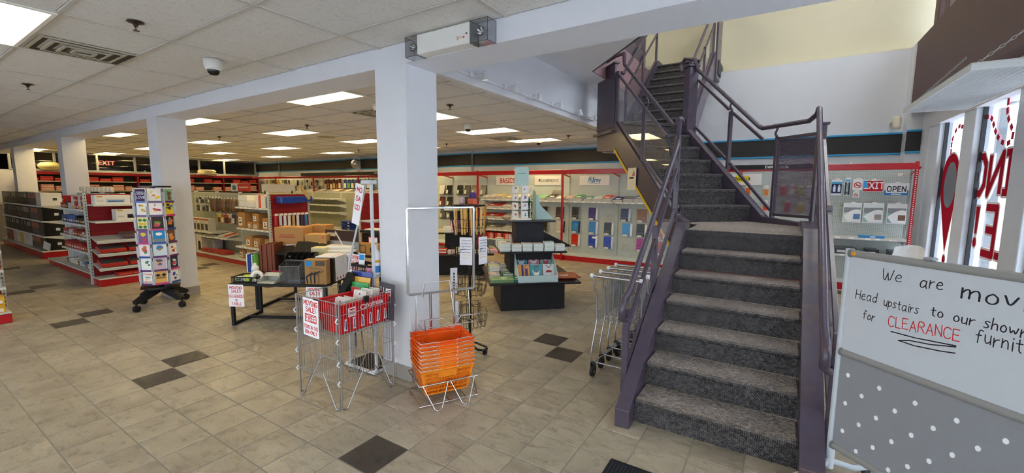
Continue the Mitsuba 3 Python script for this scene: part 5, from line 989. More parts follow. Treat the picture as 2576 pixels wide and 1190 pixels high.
# ================================================================ black sale tables and what stands on them
BLACK = '#17171a'
def sale_table(label, at, rz, L, D, z):
    k = thing('sale_table', label, 'table'); b = B(at, rz); b.cbox(0, L, 0, D, z - .03, z, BLACK, .004); b.put(sub(k, 'table_top'), 'paint')
    for x in (.02, L - .02):
        for y in (.02, D - .02): b = B(at, rz); b.cbox(x - .018, x + .018, y - .018, y + .018, 0, z - .03, BLACK, .003); b.put(sub(k, 'leg'), 'paint')
        b = B(at, rz); b.bar((x, .02, .018), (x, D - .02, .018), .034, .034, BLACK); b.put(sub(k, 'foot_bar'), 'paint')
    b = B(at, rz); b.bar((.02, D * .5, .03), (L - .02, D * .5, .03), .03, .03, BLACK); b.put(sub(k, 'stretcher'), 'paint')
    return at, rz
T1 = sale_table('low black clearance table in front, with the kraft box on its right end', (-5.52, 2.37, 0), 29, 1.2, .55, .52)
T2 = sale_table('low black table behind the clearance table, holding large cartons', (-5.98, 2.88, 0), 29, 1.2, .95, .52)
T3 = sale_table('taller black table behind the white ring binders', (-5.02, 3.74, 0), 8, .85, .55, .74)
def on(tab, x, y, z=None, R=None, rz=0):
    at, r = tab; p = np.array(at) + rot(r) @ np.array([x, y, 0]); p[2] = z if z is not None else .521; return B(p, r + rz, R)
def item(name, label, cat, b, m='paint', group=None): k = thing(name, label, cat, group); b.put(k, m); return k
# paper signs
def paper_sign(key_label, w, h, lines, M, o, bend=None, name='sale_sign'):
    k = thing(name, key_label, 'sign'); b = B(); M = np.asarray(M, float); o = np.array(o, float)
    b.poly(sbox(-w / 2, -h, w / 2, 0), .0012, '#f1eff2', M, o); b.put(sub(k, 'paper'), 'paint')
    b = B(); out = M[:, 2] * .0016
    for (txt, y, hh_, pen, box_) in lines:
        sh, wd = stroke(txt, hh_, pen, gap=1.3, jitter=.5); sc = min(1, w * .9 / wd)
        sh = affinity.translate(affinity.scale(sh, sc, 1, origin=(0, 0)), -wd * sc / 2, -y)
        b.poly(sh, .0006, '#c2372f', M, o + out)
        if box_: q = sbox(-wd * sc / 2 - .012, -y - hh_ * .22, wd * sc / 2 + .01, -y + hh_ * 1.22); b.poly(q.exterior.buffer(pen * .5), .0006, '#c2372f', M, o + out)
    b.put(sub(k, 'lettering'), 'paint'); return k
ct, st = math.cos(math.radians(29)), math.sin(math.radians(29))
MT = np.array([[ct, 0, st], [st, 0, -ct], [0, 1.0, 0]])
p = np.array(T1[0]) + rot(29) @ np.array([.09, -.006, .51])
paper_sign('white paper sign lettered MOVING SALE CLEARANCE $1 TABLE hanging on the table corner', .19, .27, [('MOVING', .055, .032, .006, 0), ('SALE!!', .098, .032, .006, 0), ('CLEARANCE', .152, .022, .004, 1), ('$1', .205, .026, .0045, 0), ('TABLE', .25, .03, .005, 0)], MT, p)
p = np.array(T1[0]) + rot(29) @ np.array([1.06, -.008, .50])
paper_sign('second MOVING SALE paper sign on the right table edge behind the wire bin', .2, .27, [('MOVING', .05, .034, .006, 0), ('SALE!!', .098, .034, .006, 0), ('CLEARANCE', .155, .024, .004, 1), ('$2', .21, .026, .0045, 0)] if False else [('MOVING', .05, .034, .006, 0), ('SALE!!', .098, .034, .006, 0), ('CLEARANCE', .155, .024, .004, 1)], MT, p)
MS = FRONT
paper_sign('MOVING SALE CLEARANCE paper sign hanging between table and ladder rack', .19, .27, [('MOVING', .05, .034, .006, 0), ('SALE!!', .098, .034, .006, 0), ('CLEARANCE', .155, .024, .004, 1)], MS, (-3.62, 2.72, 1.0))
labels['sale_sign_002']['label'] = 'MOVING SALE CLEARANCE paper sign standing behind the shelf of the ladder rack'
# its small easel
k = thing('sign_easel', 'thin black easel holding the clearance sign behind the ladder rack', 'easel'); b = B(); b.bar((-3.68, 2.74, 0), (-3.64, 2.735, 1.02), .014, .014, BLACK); b.bar((-3.56, 2.74, 0), (-3.6, 2.735, 1.02), .014, .014, BLACK); b.bar((-3.62, 2.95, 0), (-3.62, 2.735, 1.02), .014, .014, BLACK); b.put(k, 'paint')
# on table one
b = on(T1, .15, .17); 
for (x0, x1, y0, y1) in ((-.16, .16, -.115, -.108), (-.16, .16, .108, .115), (-.16, -.153, -.115, .115), (.153, .16, -.115, .115)): b.box(x0, x1, y0, y1, .055, .068, '#141416')
for i in range(17): 
    x = -.156 + .0195 * i; b.box(x, x + .006, -.113, -.110, 0, .06, '#141416'); b.box(x, x + .006, .110, .113, 0, .06, '#141416')
for i in range(12): y = -.11 + .0195 * i; b.box(-.158, -.155, y, y + .006, 0, .06, '#141416'); b.box(.155, .158, y, y + .006, 0, .06, '#141416')
b.box(-.15, .15, -.108, .108, 0, .004, '#141416'); item('basket_tray', 'small black slotted basket tray of tape on the table corner', 'basket', b)
k = thing('tape_roll', 'large white tape roll with red printed rim in the black basket', 'tape roll'); b = on(T1, .26, .15, .575, rot(72, 'x'), 18); b.lathe([(.035, -.03), (.075, -.03), (.075, .03), (.035, .03), (.035, -.03)], '#e9e6e0', 24); b.put(sub(k, 'roll'), 'paint'); b = on(T1, .26, .15, .575, rot(72, 'x'), 18); b.lathe([(.0755, -.012), (.0765, -.012), (.0765, .022), (.0755, .022)], '#cf3a2c', 24); b.put(sub(k, 'printed_band'), 'paint')
for n, (x, y, z, col, lab) in enumerate([(.06, .12, .552, '#dfe2da', 'white and green tape dispenser'), (.1, .2, .556, '#b4cc3a', 'lime green sponge'), (.16, .12, .55, '#e6e8e4', 'white tape dispenser'), (.2, .1, .555, '#9ab83a', 'green marker pack')]):
    b = on(T1, x, y, z, rz=23 * n); b.cbox(-.05, .05, -.03, .03, -.025, .03, col, .014); b.box(-.03, .03, -.031, -.0302, -.01, .01, '#5a7a2a'); item('stationery_pack', lab + ' lying in the black basket tray', 'stationery', b)
b = on(T1, .09, .36); b.lathe([(0, 0), (.042, 0), (.045, .01), (.045, .13), (.03, .15), (.018, .155), (.018, .185), (0, .185)], '#e8e7e4', 16); b.lathe([(.0455, .03), (.0455, .1)], '#b9c4d0', 16); item('white_bottle', 'white bottle behind the black basket tray on the table', 'bottle', b)
b = on(T1, .45, .12, rz=-4); side = Polygon([(-.1, 0), (.1, 0), (.1, .1), (.06, .105), (0, .06), (-.09, .015)])
for x in (-.11, .105): b.poly(side, .006, '#9ea39c', np.array([[0, 0, 1.0], [1, 0, 0], [0, 1, 0]]), (x, 0, 0))
b.box(-.108, .108, -.1, .1, 0, .005, '#a9aea6'); b.box(-.108, .108, .095, .1, 0, .1, '#a9aea6'); b.quad((-.108, .02, .07), (.108, .02, .07), (.108, .09, .1), (-.108, .09, .1), '#b5bab1'); item('letter_scoop', 'grey scooped desk tray at the front of the clearance table', 'desk tray', b)
k = thing('acrylic_pocket', 'clear smoky acrylic file pocket on the clearance table', 'file holder')
b = on(T1, .73, .12); 
for q in (((-.12, -.07, 0), (.12, -.07, 0), (.12, -.08, .21), (-.12, -.08, .21)), ((-.12, .06, 0), (.12, .06, 0), (.12, .07, .26), (-.12, .07, .26)), ((-.12, -.07, 0), (-.12, .06, 0), (-.12, .07, .26), (-.12, -.08, .21)), ((.12, -.07, 0), (.12, .06, 0), (.12, .07, .26), (.12, -.08, .21)), ((-.12, -.07, .002), (.12, -.07, .002), (.12, .06, .002), (-.12, .06, .002)), ((-.12, -.01, .01), (.12, -.01, .01), (.12, -.005, .23), (-.12, -.005, .23))): b.quad(*q)
b.put(sub(k, 'shell'), 'smoke_glass')
b = on(T1, .73, .12)
for s in (-.12, .12): b.tube([(s, -.07, .003), (s, -.08, .21), (s, .07, .262), (s, .06, .003)], .0025, '#7f8385', 5)
b.tube([(-.12, -.08, .21), (.12, -.08, .21)], .003, '#8d9193', 5); b.tube([(-.12, .07, .262), (.12, .07, .262)], .003, '#8d9193', 5); b.put(sub(k, 'edge'), 'gloss')
for n in range(5):
    k = thing('magazine_file', 'black magazine file with round finger holes, one of five in a row on the table', 'magazine file', 'black magazine files'); x = .47 + .075 * n
    b = on(T1, x, .3); pg = Polygon([(0, 0), (.24, 0), (.24, .31), (.15, .31), (0, .12)]).difference(Polygon([(.19 + .02 * math.cos(t), .26 + .02 * math.sin(t)) for t in np.linspace(0, 6.2, 12)]))
    for xx in (0, .062): b.poly(pg, .004, BLACK, YZ, (xx, 0, 0))
    b.box(.002, .064, .236, .24, 0, .31, BLACK); b.box(.002, .064, 0, .004, 0, .12, BLACK); b.box(.002, .064, 0, .24, 0, .004, BLACK); b.put(k, 'gloss')
k = thing('product_box', 'brown printed cardboard box of black cover sheets on the table edge', 'box'); b = on(T1, .93, .03); b.cbox(0, .265, 0, .1, 0, .30, '#a67f52', .004); b.put(sub(k, 'box'), 'matte')
b = on(T1, .93, .03); b.box(.012, .09, -.0015, 0, .22, .285, '#2f86c4'); b.box(.135, .25, -.0015, 0, .225, .285, '#5a4a38'); b.box(.07, .2, -.0015, 0, .195, .203, '#6a5238')
for i in range(3): b.box(.06, .22, -.0014, 0, .18 - .012 * i, .184 - .012 * i, '#8a6a44')
for i in range(4): b.poly(LineString([(.03 + .045 * i, .02), (.02 + .05 * i, .09 + .014 * i), (.09 + .045 * i, .14 + .008 * i)]).buffer(.009), .001, ['#1a1a1a', '#3a342c', '#151515', '#7a5a38'][i], FRONT, (0, -.0005 - .0003 * i, 0))
b.poly(LineString([(.15, .11), (.19, .15)]).buffer(.004), .001, '#1a1a1a', FRONT, (0, -.001, 0)); b.put(sub(k, 'print'), 'paint')
item('black_binder', 'black binder between the brown box and the white binders', 'binder', on(T1, 1.0, .14).cbox(.0, .23, 0, .05, 0, .30, BLACK, .006), 'gloss')
for n in range(4):
    k = thing('white_binder', ['white ring binder nearest the brown box', 'second white ring binder from the brown box', 'third white ring binder from the brown box', 'white ring binder farthest from the brown box'][n], 'binder'); b = on(T1, .97, .20 + .078 * n); b.cbox(0, .26, 0, .07, 0, .31, '#e4e5ea', .008); b.box(.2, .225, .02, .05, .31, .3106, '#c9413a'); b.put(sub(k, 'cover'), 'gloss')
    b = on(T1, .97, .20 + .078 * n); b.box(.2605, .261, .02, .05, .02, .05, '#b03a3a'); b.put(sub(k, 'spine_label'), 'paint')
# on table two
for n in range(6):
    b = on(T2, .06 + .034 * n, .06 + .01 * (n % 2), rz=2 * n - 4); b.box(0, .032, 0, .30, 0, .37 + .006 * (n % 3), '#6a3420', f='#7d4028', r='#5d2d1c'); item('folder', 'red brown expanding file folder standing on the back table', 'folder', b, group='red brown folders in a row')
for n, col in enumerate(['#dfe0dc', '#1f3a86', '#24449a', '#1d3580', '#e6e4da', '#3f8a3a', '#6fb04a']):
    b = on(T2, -.09 + .018 * n, .0, rz=-3); b.box(0, .015, 0, .22, 0, .25 - .012 * (n % 3), col); item('slim_file', ['white', 'royal blue', 'blue', 'navy', 'ivory', 'green', 'light green'][n] + ' slim file standing beside the brown folders', 'file', b)
item('red_box', 'small magenta box beside the brown folders', 'box', on(T1, .26, .42).cbox(0, .16, 0, .06, 0, .07, '#8a2040', .004))
item('pen_cup', 'short clear grey cup near the magazine files', 'cup', on(T1, .4, .3).lathe([(0, 0), (.05, 0), (.055, .06), (.05, .06), (.046, .006), (0, .006)], '#7d8284', 14), 'gloss')
def t2(x, y): return np.array([-5.98, 2.88]) + (rot(29) @ np.array([x, y, 0]))[:2]
def tray_deco(b): b.box(.16, .36, -.0016, 0, .06, .34, '#e6e8ee'); [b.poly(Polygon([(0, 0), (.14, .03), (.15, .09), (.02, .07)]), .001, ['#2a55b0', '#234a9c'][i % 2], FRONT, (.18 + .02 * (i % 2), -.0016, .09 + .08 * i)) for i in range(3)]; b.box(.06, .3, -.0016, 0, .44, .455, '#a8402c'); b.box(.08, .28, -.0016, 0, .47, .482, '#a8402c')
carton(*t2(.12, .32), .521, .42, .26, .585, 'large brown carton with a blue tray picture on the back table', tag=False, deco=tray_deco, rz=29, col='#ad8152')
carton(*t2(.42, .62), .521, .3, .25, .59, 'upright brown carton standing right of the large carton', tag=False, rz=29, col='#a87c4c')
carton(*t2(.57, .30), .521, .31, .22, .49, 'brown carton with a red dot in front of the upright carton', tag=False, rz=29, col='#b08a56', deco=lambda b: (b.box(.25, .28, -.0016, 0, .43, .46, '#d84a2a'), b.box(.06, .27, -.0016, 0, .2, .34, '#2a2622')))
for n, (x, y, w, d, ti) in enumerate([(.36, .22, .34, .26, 24), (.72, .2, .44, .3, 32)]):
    b = on(T2, x, y, .80 + .03 * n, rot(ti, 'x'), -8 + 20 * n); b.cbox(-w / 2, w / 2, -d / 2, d / 2, -.008, .008, '#1b1a1b', .004)
    if n: [b.box(-.14 + .045 * i, -.115 + .045 * i, -.08 + .05 * j, -.05 + .05 * j, .008, .009, '#0b0b0c') for i in range(7) for j in range(4)]
    b.cyl((w * .2, d * .35, .008), (w * .2, d * .35, .011), .014, '#d8b03a', 10)
    k = item('laptop_riser', ['black angled stand, left one above the magazine files', 'black slotted laptop stand tilted over the magazine files'][n], 'stand', b)
    b = on(T2, x, y, .521, None, -8 + 20 * n); b.bar((-w * .3, d * .1, 0), (-w * .3, 0, .27), .02, .02, BLACK); b.bar((w * .3, d * .1, 0), (w * .3, 0, .27), .02, .02, BLACK); b.put(sub(k, 'leg'), 'paint')
item('cream_box', 'cream box with round end beside the white packets on the back table', 'box', on(T2, .78, .06).cbox(0, .2, 0, .16, 0, .34, '#cfc79a', .01))
for n in range(3): item('white_packet', ['lowest flat white packet of the pile behind the white binders', 'middle flat white packet of the pile behind the white binders', 'top flat white packet with a torn corner behind the white binders'][n], 'packet', on(T2, .88 + .02 * n, .1 + .03 * n, .735 + .045 * n - (.0 if n else 0), rz=6 * n - 4).cbox(0, .5 - .05 * n, 0, .34, 0, .042, '#e2e1da', .01))
item('packet_stand', 'white carton under the pile of packets on the back table', 'carton', on(T2, .9, .1).cbox(0, .44, 0, .3, 0, .212, '#d9d8d2', .006))
# on table three
b = B((-5.5, 3.66, .521), 8); b.cbox(0, .62, .0, .02, 0, .55, '#8b8c8e', .004); b.box(0, .62, -.0016, 0, .40, .55, '#38241e'); b.box(.03, .2, -.003, -.0016, .46, .51, '#b9a98a'); b.poly(LineString([(.2, .52), (.36, .3), (.5, .1)]).buffer(.012), .001, '#cfc8b4', FRONT, (0, -.003, 0))
item('boxed_board', 'grey framed board with brown top band and crossing strap on the back table', 'board', b)
k = thing('file_tote', 'black file tote with white lid and red label on the rear table', 'file box'); b = B((-5.02, 3.90, .741), 8); b.cbox(0, .42, 0, .3, 0, .31, '#1a1a1c', .02); b.put(sub(k, 'box'), 'gloss'); b = B((-5.02, 3.90, .741), 8); b.cbox(-.02, .44, -.02, .32, .29, .33, '#222224', .01); b.cbox(.04, .34, .02, .2, .33, .345, '#d9d6c8', .006); b.put(sub(k, 'lid'), 'gloss'); b = B((-5.02, 3.90, .741), 8); b.box(.13, .3, -.002, 0, .1, .24, '#a82a2e'); b.box(.14, .29, -.0035, -.002, .13, .23, '#e8e4e0'); b.put(sub(k, 'sticker'), 'paint')
carton(-5.0, 3.755, .741, .0001 + .5, .13, .16, 'flat brown carton with black markings on the rear table', tag=False, rz=10, col='#a87c48', deco=lambda b: (b.poly(sbox(.03, .03, .2, .13).exterior.buffer(.005), .001, '#3a3026', FRONT, (0, -.001, 0)), b.box(.28, .42, -.002, 0, .05, .11, '#2a2420'), b.box(0, .02, -.002, 0, .1, .13, '#e0b030')))

# ================================================================ ladder rack by the column
k = thing('ladder_rack', 'silver leaning display rack with glass shelf beside the front column', 'display rack'); SL = '#c9ccd0'
for pts in ([(-3.36, 2.44, .02), (-3.36, 2.44, .8), (-3.32, 2.44, 1.0), (-3.17, 2.44, 1.38), (-3.06, 2.44, 1.70)], ): b = B(); b.tube(pts, .009, SL, 8); b.put(sub(k, 'curved_post'), 'paint')
b = B(); b.bar((-2.99, 2.44, .0), (-2.99, 2.44, 1.72), .024, .024, SL); b.put(sub(k, 'post'), 'paint')
b = B(); b.cbox(-3.08, -2.96, 2.40, 2.48, 1.70, 1.735, SL, .006); b.put(sub(k, 'top_cap'), 'paint')
b = B(); b.bar((-3.38, 2.40, .02), (-2.96, 2.40, .02), .03, .02, SL); b.bar((-2.99, 2.40, .02), (-2.99, 2.7, .02), .04, .03, SL); b.bar((-3.36, 2.40, .02), (-3.36, 2.7, .02), .04, .03, SL); b.put(sub(k, 'foot_frame'), 'paint')
for z, x0 in ((.89, -3.36), (1.38, -3.17), (.05, -3.34)): b = B(); b.cbox(x0, -2.975, 2.43 if z > .1 else 2.43, 2.66, z - .012, z, '#aab0b2' if z > .1 else '#24252a', .003); b.put(sub(k, 'shelf'), 'gloss')
paper_sign('narrow folded MOVING SALE sign hung at the top of the ladder rack', .1, .36, [('MO', .07, .04, .007, 0), ('SA', .15, .04, .007, 0), ('CL', .22, .028, .005, 1)], FRONT @ rot(-14, 'z'), (-3.06, 2.385, 1.70))
b = B((-3.19, 2.53, .891)); [b.box(-.12 + .024 * i, -.112 + .024 * i, -.075, -.072, 0, .07, BLACK) for i in range(11)]; [b.box(a, a2, e, e2, .06, .085, BLACK) for a, a2, e, e2 in ((-.13, .13, -.078, -.07), (-.13, .13, .07, .078), (-.13, -.122, -.078, .078), (.122, .13, -.078, .078))]; b.box(-.125, .125, -.072, .072, 0, .006, BLACK); item('basket_tray', 'black slotted basket on the ladder rack shelf', 'basket', b)
b = B((-3.22, 2.49, .96), 8, rot(-8, 'x')); b.box(-.035, .035, 0, .004, 0, .11, '#e9edf0'); b.box(-.03, .03, -.001, 0, .05, .1, '#2f8fd0'); item('blue_tag_card', 'blue and white tagged card standing in the ladder rack basket', 'card', b)
for n, (x, y) in enumerate(((-3.04, 2.60), (-3.025, 2.50))):
    kk = thing('spray_bottle', ['white bottle with blue label, nearer the column post', 'white bottle with blue label at the front of the rack shelf'][n], 'bottle'); b = B((x, y, .891)); b.lathe([(0, 0), (.037, 0), (.04, .02), (.04, .17), (.03, .21), (.014, .24), (.014, .28), (0, .28)], '#e6e8ea', 14); b.put(sub(kk, 'body'), 'gloss'); b = B((x, y, .891)); b.lathe([(.0405, .03), (.0405, .09)], '#3a7fc0', 14); b.lathe([(.0405, .12), (.0405, .14)], '#e0a02a', 14); b.put(sub(kk, 'label_band'), 'paint')
item('pink_cup', 'small pink cup on the ladder rack shelf beside the bottles', 'cup', B((-3.06, 2.46, .891)).lathe([(0, 0), (.03, 0), (.038, .075), (.034, .075), (.027, .006), (0, .006)], '#d08aa4', 14))

# ================================================================ wire dump bin
DB = thing('wire_dump_bin', 'folding silver wire bin with FREE sign before the front column', 'wire bin'); X0, X1, Y0, Y1 = -3.21, -2.675, 1.845, 2.37; WI = '#c4c6c8'
def wire_side(p, q, out):
    p, q = np.array(p, float), np.array(q, float); b = B(); d = (q - p); L = np.linalg.norm(d); d /= L
    P = lambda s, z: tuple(p + d * s + [0, 0, z])
    for z, r in ((.83, .004), (.735, .003), (.575, .003), (.40, .003), (.225, .003)): b.tube([P(.0, z), P(L, z)], r, WI, 6)
    for i in range(1, 20): b.tube([P(L * i / 20, .21 if i % 2 else .225), P(L * i / 20, .83)], .0021, WI, 5)
    kk = b.put(sub(DB, 'side_panel'), 'steel')
    b = B(); 
    for s, a in ((.012, 1), (L - .012, -1)): b.tube([P(s, .83), P(s, .012), P(s + a * .045, .008), P(s + a * .19, .25)], .005, WI, 7)
    b.put(sub(kk, 'leg_wire'), 'steel')
for p, q, o in (((X0, Y0, 0), (X1, Y0, 0), 0), ((X1, Y0, 0), (X1, Y1, 0), 0), ((X1, Y1, 0), (X0, Y1, 0), 0), ((X0, Y1, 0), (X0, Y0, 0), 0)): wire_side(p, q, o)
b = B(); 
for i in range(22): x = X0 + (X1 - X0) * (i + .5) / 22; b.tube([(x, Y0, .575), (x, Y1, .575)], .002, WI, 4)
for i in range(4): y = Y0 + (Y1 - Y0) * (i + .5) / 4; b.tube([(X0, y, .572), (X1, y, .572)], .003, WI, 5)
b.put(sub(DB, 'wire_shelf'), 'steel')
for (x, y, dx, dy) in ((X0, Y0, -1, -.2), (X1, Y0, .2, -1), (X1, Y1, 1, .2), (X0, Y1, -.2, 1)):
    for z in (.70, .54, .37, .22): b = B(); b.tube([(x, y, z - .02), (x + .02 * dx, y + .02 * dy, z), (x, y, z + .02)], .006, '#dcdcd8', 6); b.put(sub(DB, 'clip'), 'paint')
k = thing('red_crate', 'red plastic crate with white brand lettering inside the wire bin', 'crate'); bx0, bx1, by0, by1 = -3.0, -2.69, 1.88, 2.35
b = B(); t = .006
def taper(z): f = (z - .58) / .22; return bx0 + .06 * (1 - f), bx1 - .015 * (1 - f), by0 + .02 * (1 - f), by1 - .04 * (1 - f)
lo, hi = taper(.58), taper(.80); cl, ch_ = [(lo[0], lo[2], .58), (lo[1], lo[2], .58), (lo[1], lo[3], .58), (lo[0], lo[3], .58)], [(hi[0], hi[2], .80), (hi[1], hi[2], .80), (hi[1], hi[3], .80), (hi[0], hi[3], .80)]
for i in range(4): j = (i + 1) % 4; b.quad(cl[i], cl[j], ch_[j], ch_[i], '#c3151c')
b.quad(*cl, '#a81016'); b.put(sub(k, 'body'), 'gloss')
b = B(); b.tube(ch_, .009, '#cc1a20', 6, True); b.put(sub(k, 'rim'), 'gloss')
b = B()
for i in range(6): y = 1.93 + .075 * i; b.poly(Polygon([(-.016, 0), (.016, 0), (.008, .09), (-.008, .09)]), .002, '#e4dcdc', SIDE, (bx1 - .008, y, .60)); b.poly(Polygon([(-.004, 0.01), (.006, .01), (.003, .08), (-.003, .08)]), .002, '#3a3a6a', SIDE, (bx1 - .0068, y, .60))
b.put(sub(k, 'window_slot'), 'paint')
b = B(); x = bx1 + .001; b.poly(sbox(-.03, -.03, .03, .03).exterior.buffer(.005), .001, '#f1e6e6', SIDE, (x - .004, 1.985, .735)); b.poly(unary_union([LineString([(-.02, .012 - .014 * i), (0, .004 - .014 * i), (.02, .012 - .014 * i)]).buffer(.004) for i in range(3)]), .001, '#f1e6e6', SIDE, (x - .004, 1.985, .735))
b.poly(LineString([(.024 * math.cos(t), .018 * math.sin(t)) for t in np.linspace(.6, 5.8, 14)]).buffer(.004), .001, '#f1e6e6', SIDE, (x - .003, 2.085, .75)); letter(b, 'nofrills', .036, '#f3e9e9', SIDE, (x - .003, 2.195, .74), sx=1.05); b.put(sub(k, 'lettering'), 'paint')
for n in range(14):
    kk = thing('carded_pack', 'white carded pack standing in the red crate', 'pack', 'white cards in the red crate'); s_ = n >= 5; y = (1.95 + .02 * n) if not s_ else (2.13 + .018 * (n - 5)); b = B((-2.86 + .01 * (n % 3), y, .59), 4 * (n % 3) - 4, rot(-14 + 3 * (n % 4), 'x')); h = .225 if not s_ else .25
    b.box(-.07, .07, 0, .003, 0, h, '#e6e2da'); b.box(-.008, .008, -.0005, .0035, h - .028, h - .018, '#5a5652'); b.box(-.06, .06, -.012, 0, .02, h * .6, '#d9d4cc'); b.put(kk, 'paint')
paper_sign('white FREE items paper sign clipped on the wire bin', .20, .30, [('MOVING', .055, .036, .0065, 0), ('SALE!', .105, .036, .0065, 0), ('FREE', .175, .04, .0065, 1), ('ITEMS IN THIS', .24, .026, .0045, 0), ('BIN ONLY', .28, .026, .0045, 0)], FRONT @ rot(-2), (-2.985, 1.835, .825))
b = B((-2.93, 1.84, .80)); b.box(-.018, .018, -.006, .012, -.01, .03, '#141416'); item('binder_clip', 'black clip holding the FREE sign to the wire bin', 'clip', b)
b = B((-2.674, 2.1, .80)); b.box(-.012, .012, -.02, .02, -.01, .035, '#141416'); item('binder_clip', 'black clip on the wire rim before the red crate', 'clip', b)
item('magazine_file', 'black magazine file standing at the back of the wire bin', 'magazine file', B((-3.12, 2.2, .58)).poly(Polygon([(0, 0), (.14, 0), (.14, .34), (.1, .36), (0, .2)]), .08, BLACK, np.array([[0, 0, 1.0], [1, 0, 0], [0, 1, 0]]), (-.04, 0, 0)), 'gloss')
for n, (x, col, h, lab) in enumerate([(-3.03, '#2a3a8a', .37, 'blue'), (-3.02, '#e0a82a', .33, 'yellow orange'), (-3.01, '#2f9a4a', .29, 'green')]): item('plastic_folder', lab + ' plastic folder standing at the back of the wire bin', 'folder', B((x, 2.30 - .025 * n, .58), 6, rot(-8, 'x')).box(-.1, .12, 0, .006, 0, h, col, f=col), 'gloss')
item('red_tag', 'red and white tag on the green folder in the wire bin', 'tag', B((-2.97, 2.225, .80), 6).box(-.04, .05, -.004, 0, -.02, .045, '#d9d4d4', f='#c23a3a'))
for n in range(3): item('bagged_pack', 'dark bagged pack with white label at the right of the wire bin', 'pack', B((-2.80 + .05 * n, 2.355 - .012 * n, .58), 5 * n - 5, rot(-4, 'x')).box(-.05, .06, 0, .008, 0, .30, '#4a4650').box(-.03, .03, -.001, 0, .2, .26, '#e3e1de'), 'gloss', group='dark bagged packs')

# ================================================================ shopping baskets, their rack and the chrome frame
RK = (-2.235, 2.475, 0); OR = '#e0641a'
k = thing('basket_rack', 'chrome wire floor rack under the orange baskets', 'rack')
R_ = lambda: B(RK, 60)
b = R_()
for z, g in ((.18, .0), (.02, .005)): b.tube([(-.235, -.17, z), (.235, -.17, z), (.235, .17, z), (-.235, .17, z)], .0055, WI, 7, True)
b.put(sub(k, 'frame'), 'chrome')
for x in (-.11, .11):
    b = R_(); b.tube([(x - .1, -.17, .18), (x - .03, -.24, .02), (x - .015, -.25, .006), (x + .015, -.25, .006), (x + .03, -.24, .02), (x + .1, -.17, .18)], .0055, WI, 7); b.put(sub(k, 'front_leg'), 'chrome')
for x in (-.235, .235): b = R_(); b.tube([(x, -.17, .02), (x + (.03 if x > 0 else -.03), 0, .1), (x, .17, .02)], .005, WI, 6); b.put(sub(k, 'side_brace'), 'chrome')
for x in (-.14, 0, .14): b = R_(); b.tube([(x, -.17, .02), (x, .17, .02)], .005, WI, 6); b.put(sub(k, 'floor_bar'), 'chrome')
def basket_wall(b, L, D, z0, z1, tp, full, col):
    """slotted tapering walls: bars between solid bands"""
    def P(u, v, z): f = (z - z0) / (z1 - z0); q = 1 - tp * (1 - f); return (u * L / 2 * q, v * D / 2 * q, z)
    bands = [(z1 - .02, z1)] + ([(z0, z0 + .012), (z0 + .085, z0 + .095)] if full else [])
    for a, e in (((-1, -1), (1, -1)), ((1, -1), (1, 1)), ((1, 1), (-1, 1)), ((-1, 1), (-1, -1))):
        A = lambda s, z: P(a[0] + (e[0] - a[0]) * s, a[1] + (e[1] - a[1]) * s, z)
        for (y0, y1) in bands: b.quad(A(0, y0), A(1, y0), A(1, y1), A(0, y1), col)
        if a[1] == e[1]: b.quad(A(.32, z1 - .07), A(.68, z1 - .07), A(.68, z1 - .02), A(.32, z1 - .02), col)
        n = 30 if a[1] == e[1] else 20
        zl = z0 if full else z1 - .075
        for i in range(n + 1):
            s, w = i / n * .985, .009
            b.quad(A(s, zl), A(s + w, zl), A(s + w, z1 - .02), A(s, z1 - .02), col)
        for h in (z1 - .05,): b.quad(A(0, h - .004), A(1, h - .004), A(1, h + .004), A(0, h + .004), col)
        b.quad(A(0, zl), A(.04, zl), A(.04, z1), A(0, z1), col); b.quad(A(.96, zl), A(1, zl), A(1, z1), A(.96, z1), col)
    if full: b.quad(P(-1, -1, z0), P(1, -1, z0), P(1, 1, z0), P(-1, 1, z0), col)
    return P
for n in range(8):
    k = thing('shopping_basket', ['bottom orange shopping basket of the stack, sitting in the chrome rack', 'second orange shopping basket from the bottom', 'third orange shopping basket from the bottom', 'fourth orange shopping basket from the bottom', 'fifth orange shopping basket from the bottom', 'sixth orange shopping basket from the bottom', 'seventh orange shopping basket, just below the top one', 'topmost orange shopping basket of the stack, open and empty'][n], 'shopping basket', 'nested orange shopping baskets')
    col = ['#f28a1e', '#ee7f1e', '#f0802e', '#f28434', '#ee7620', '#ee7620', '#ec6a1a', '#ea5a16'][n]
    z0 = .075 + .031 * n; b = B((RK[0] + .0, RK[1] + .0, 0), 60 + (n % 3 - 1) * .8); P = basket_wall(b, .43, .305, z0, z0 + .205, .2, True, col); b.put(sub(k, 'body'), 'gloss')
    b = B(RK, 60 + (n % 3 - 1) * .8); b.tube([(-.215, -.1525, z0 + .205), (.215, -.1525, z0 + .205), (.215, .1525, z0 + .205), (-.215, .1525, z0 + .205)], .007, col, 6, True); b.put(sub(k, 'rim'), 'gloss')
    for s in (-1, 1):
        b = B(RK, 60 + (n % 3 - 1) * .8); y = s * .158; b.tube([(-.07, y, z0 + .2), (-.075, y, z0 + .214), (-.215, y, z0 + .216), (-.222, y * .6, z0 + .218)], .0035, '#d8d8d8', 6); b.put(sub(k, 'handle'), 'chrome'); b = B(RK, 60 + (n % 3 - 1) * .8); b.tube([(.07, y, z0 + .2), (.075, y, z0 + .214), (.215, y, z0 + .216), (.222, y * .6, z0 + .218)], .0035, '#d8d8d8', 6); b.put(sub(k, 'handle'), 'chrome')
k = thing('sign_holder', 'empty chrome sign frame on two tubes behind the orange baskets', 'sign frame')
dv = np.array([.5, .866]); fa, fb = np.array([-2.5, 2.375]), np.array([-2.215, 2.869])
fp = lambda s, z, o=0.0: (*(fa + (fb - fa) * s + np.array([.866, -.5]) * o), z)
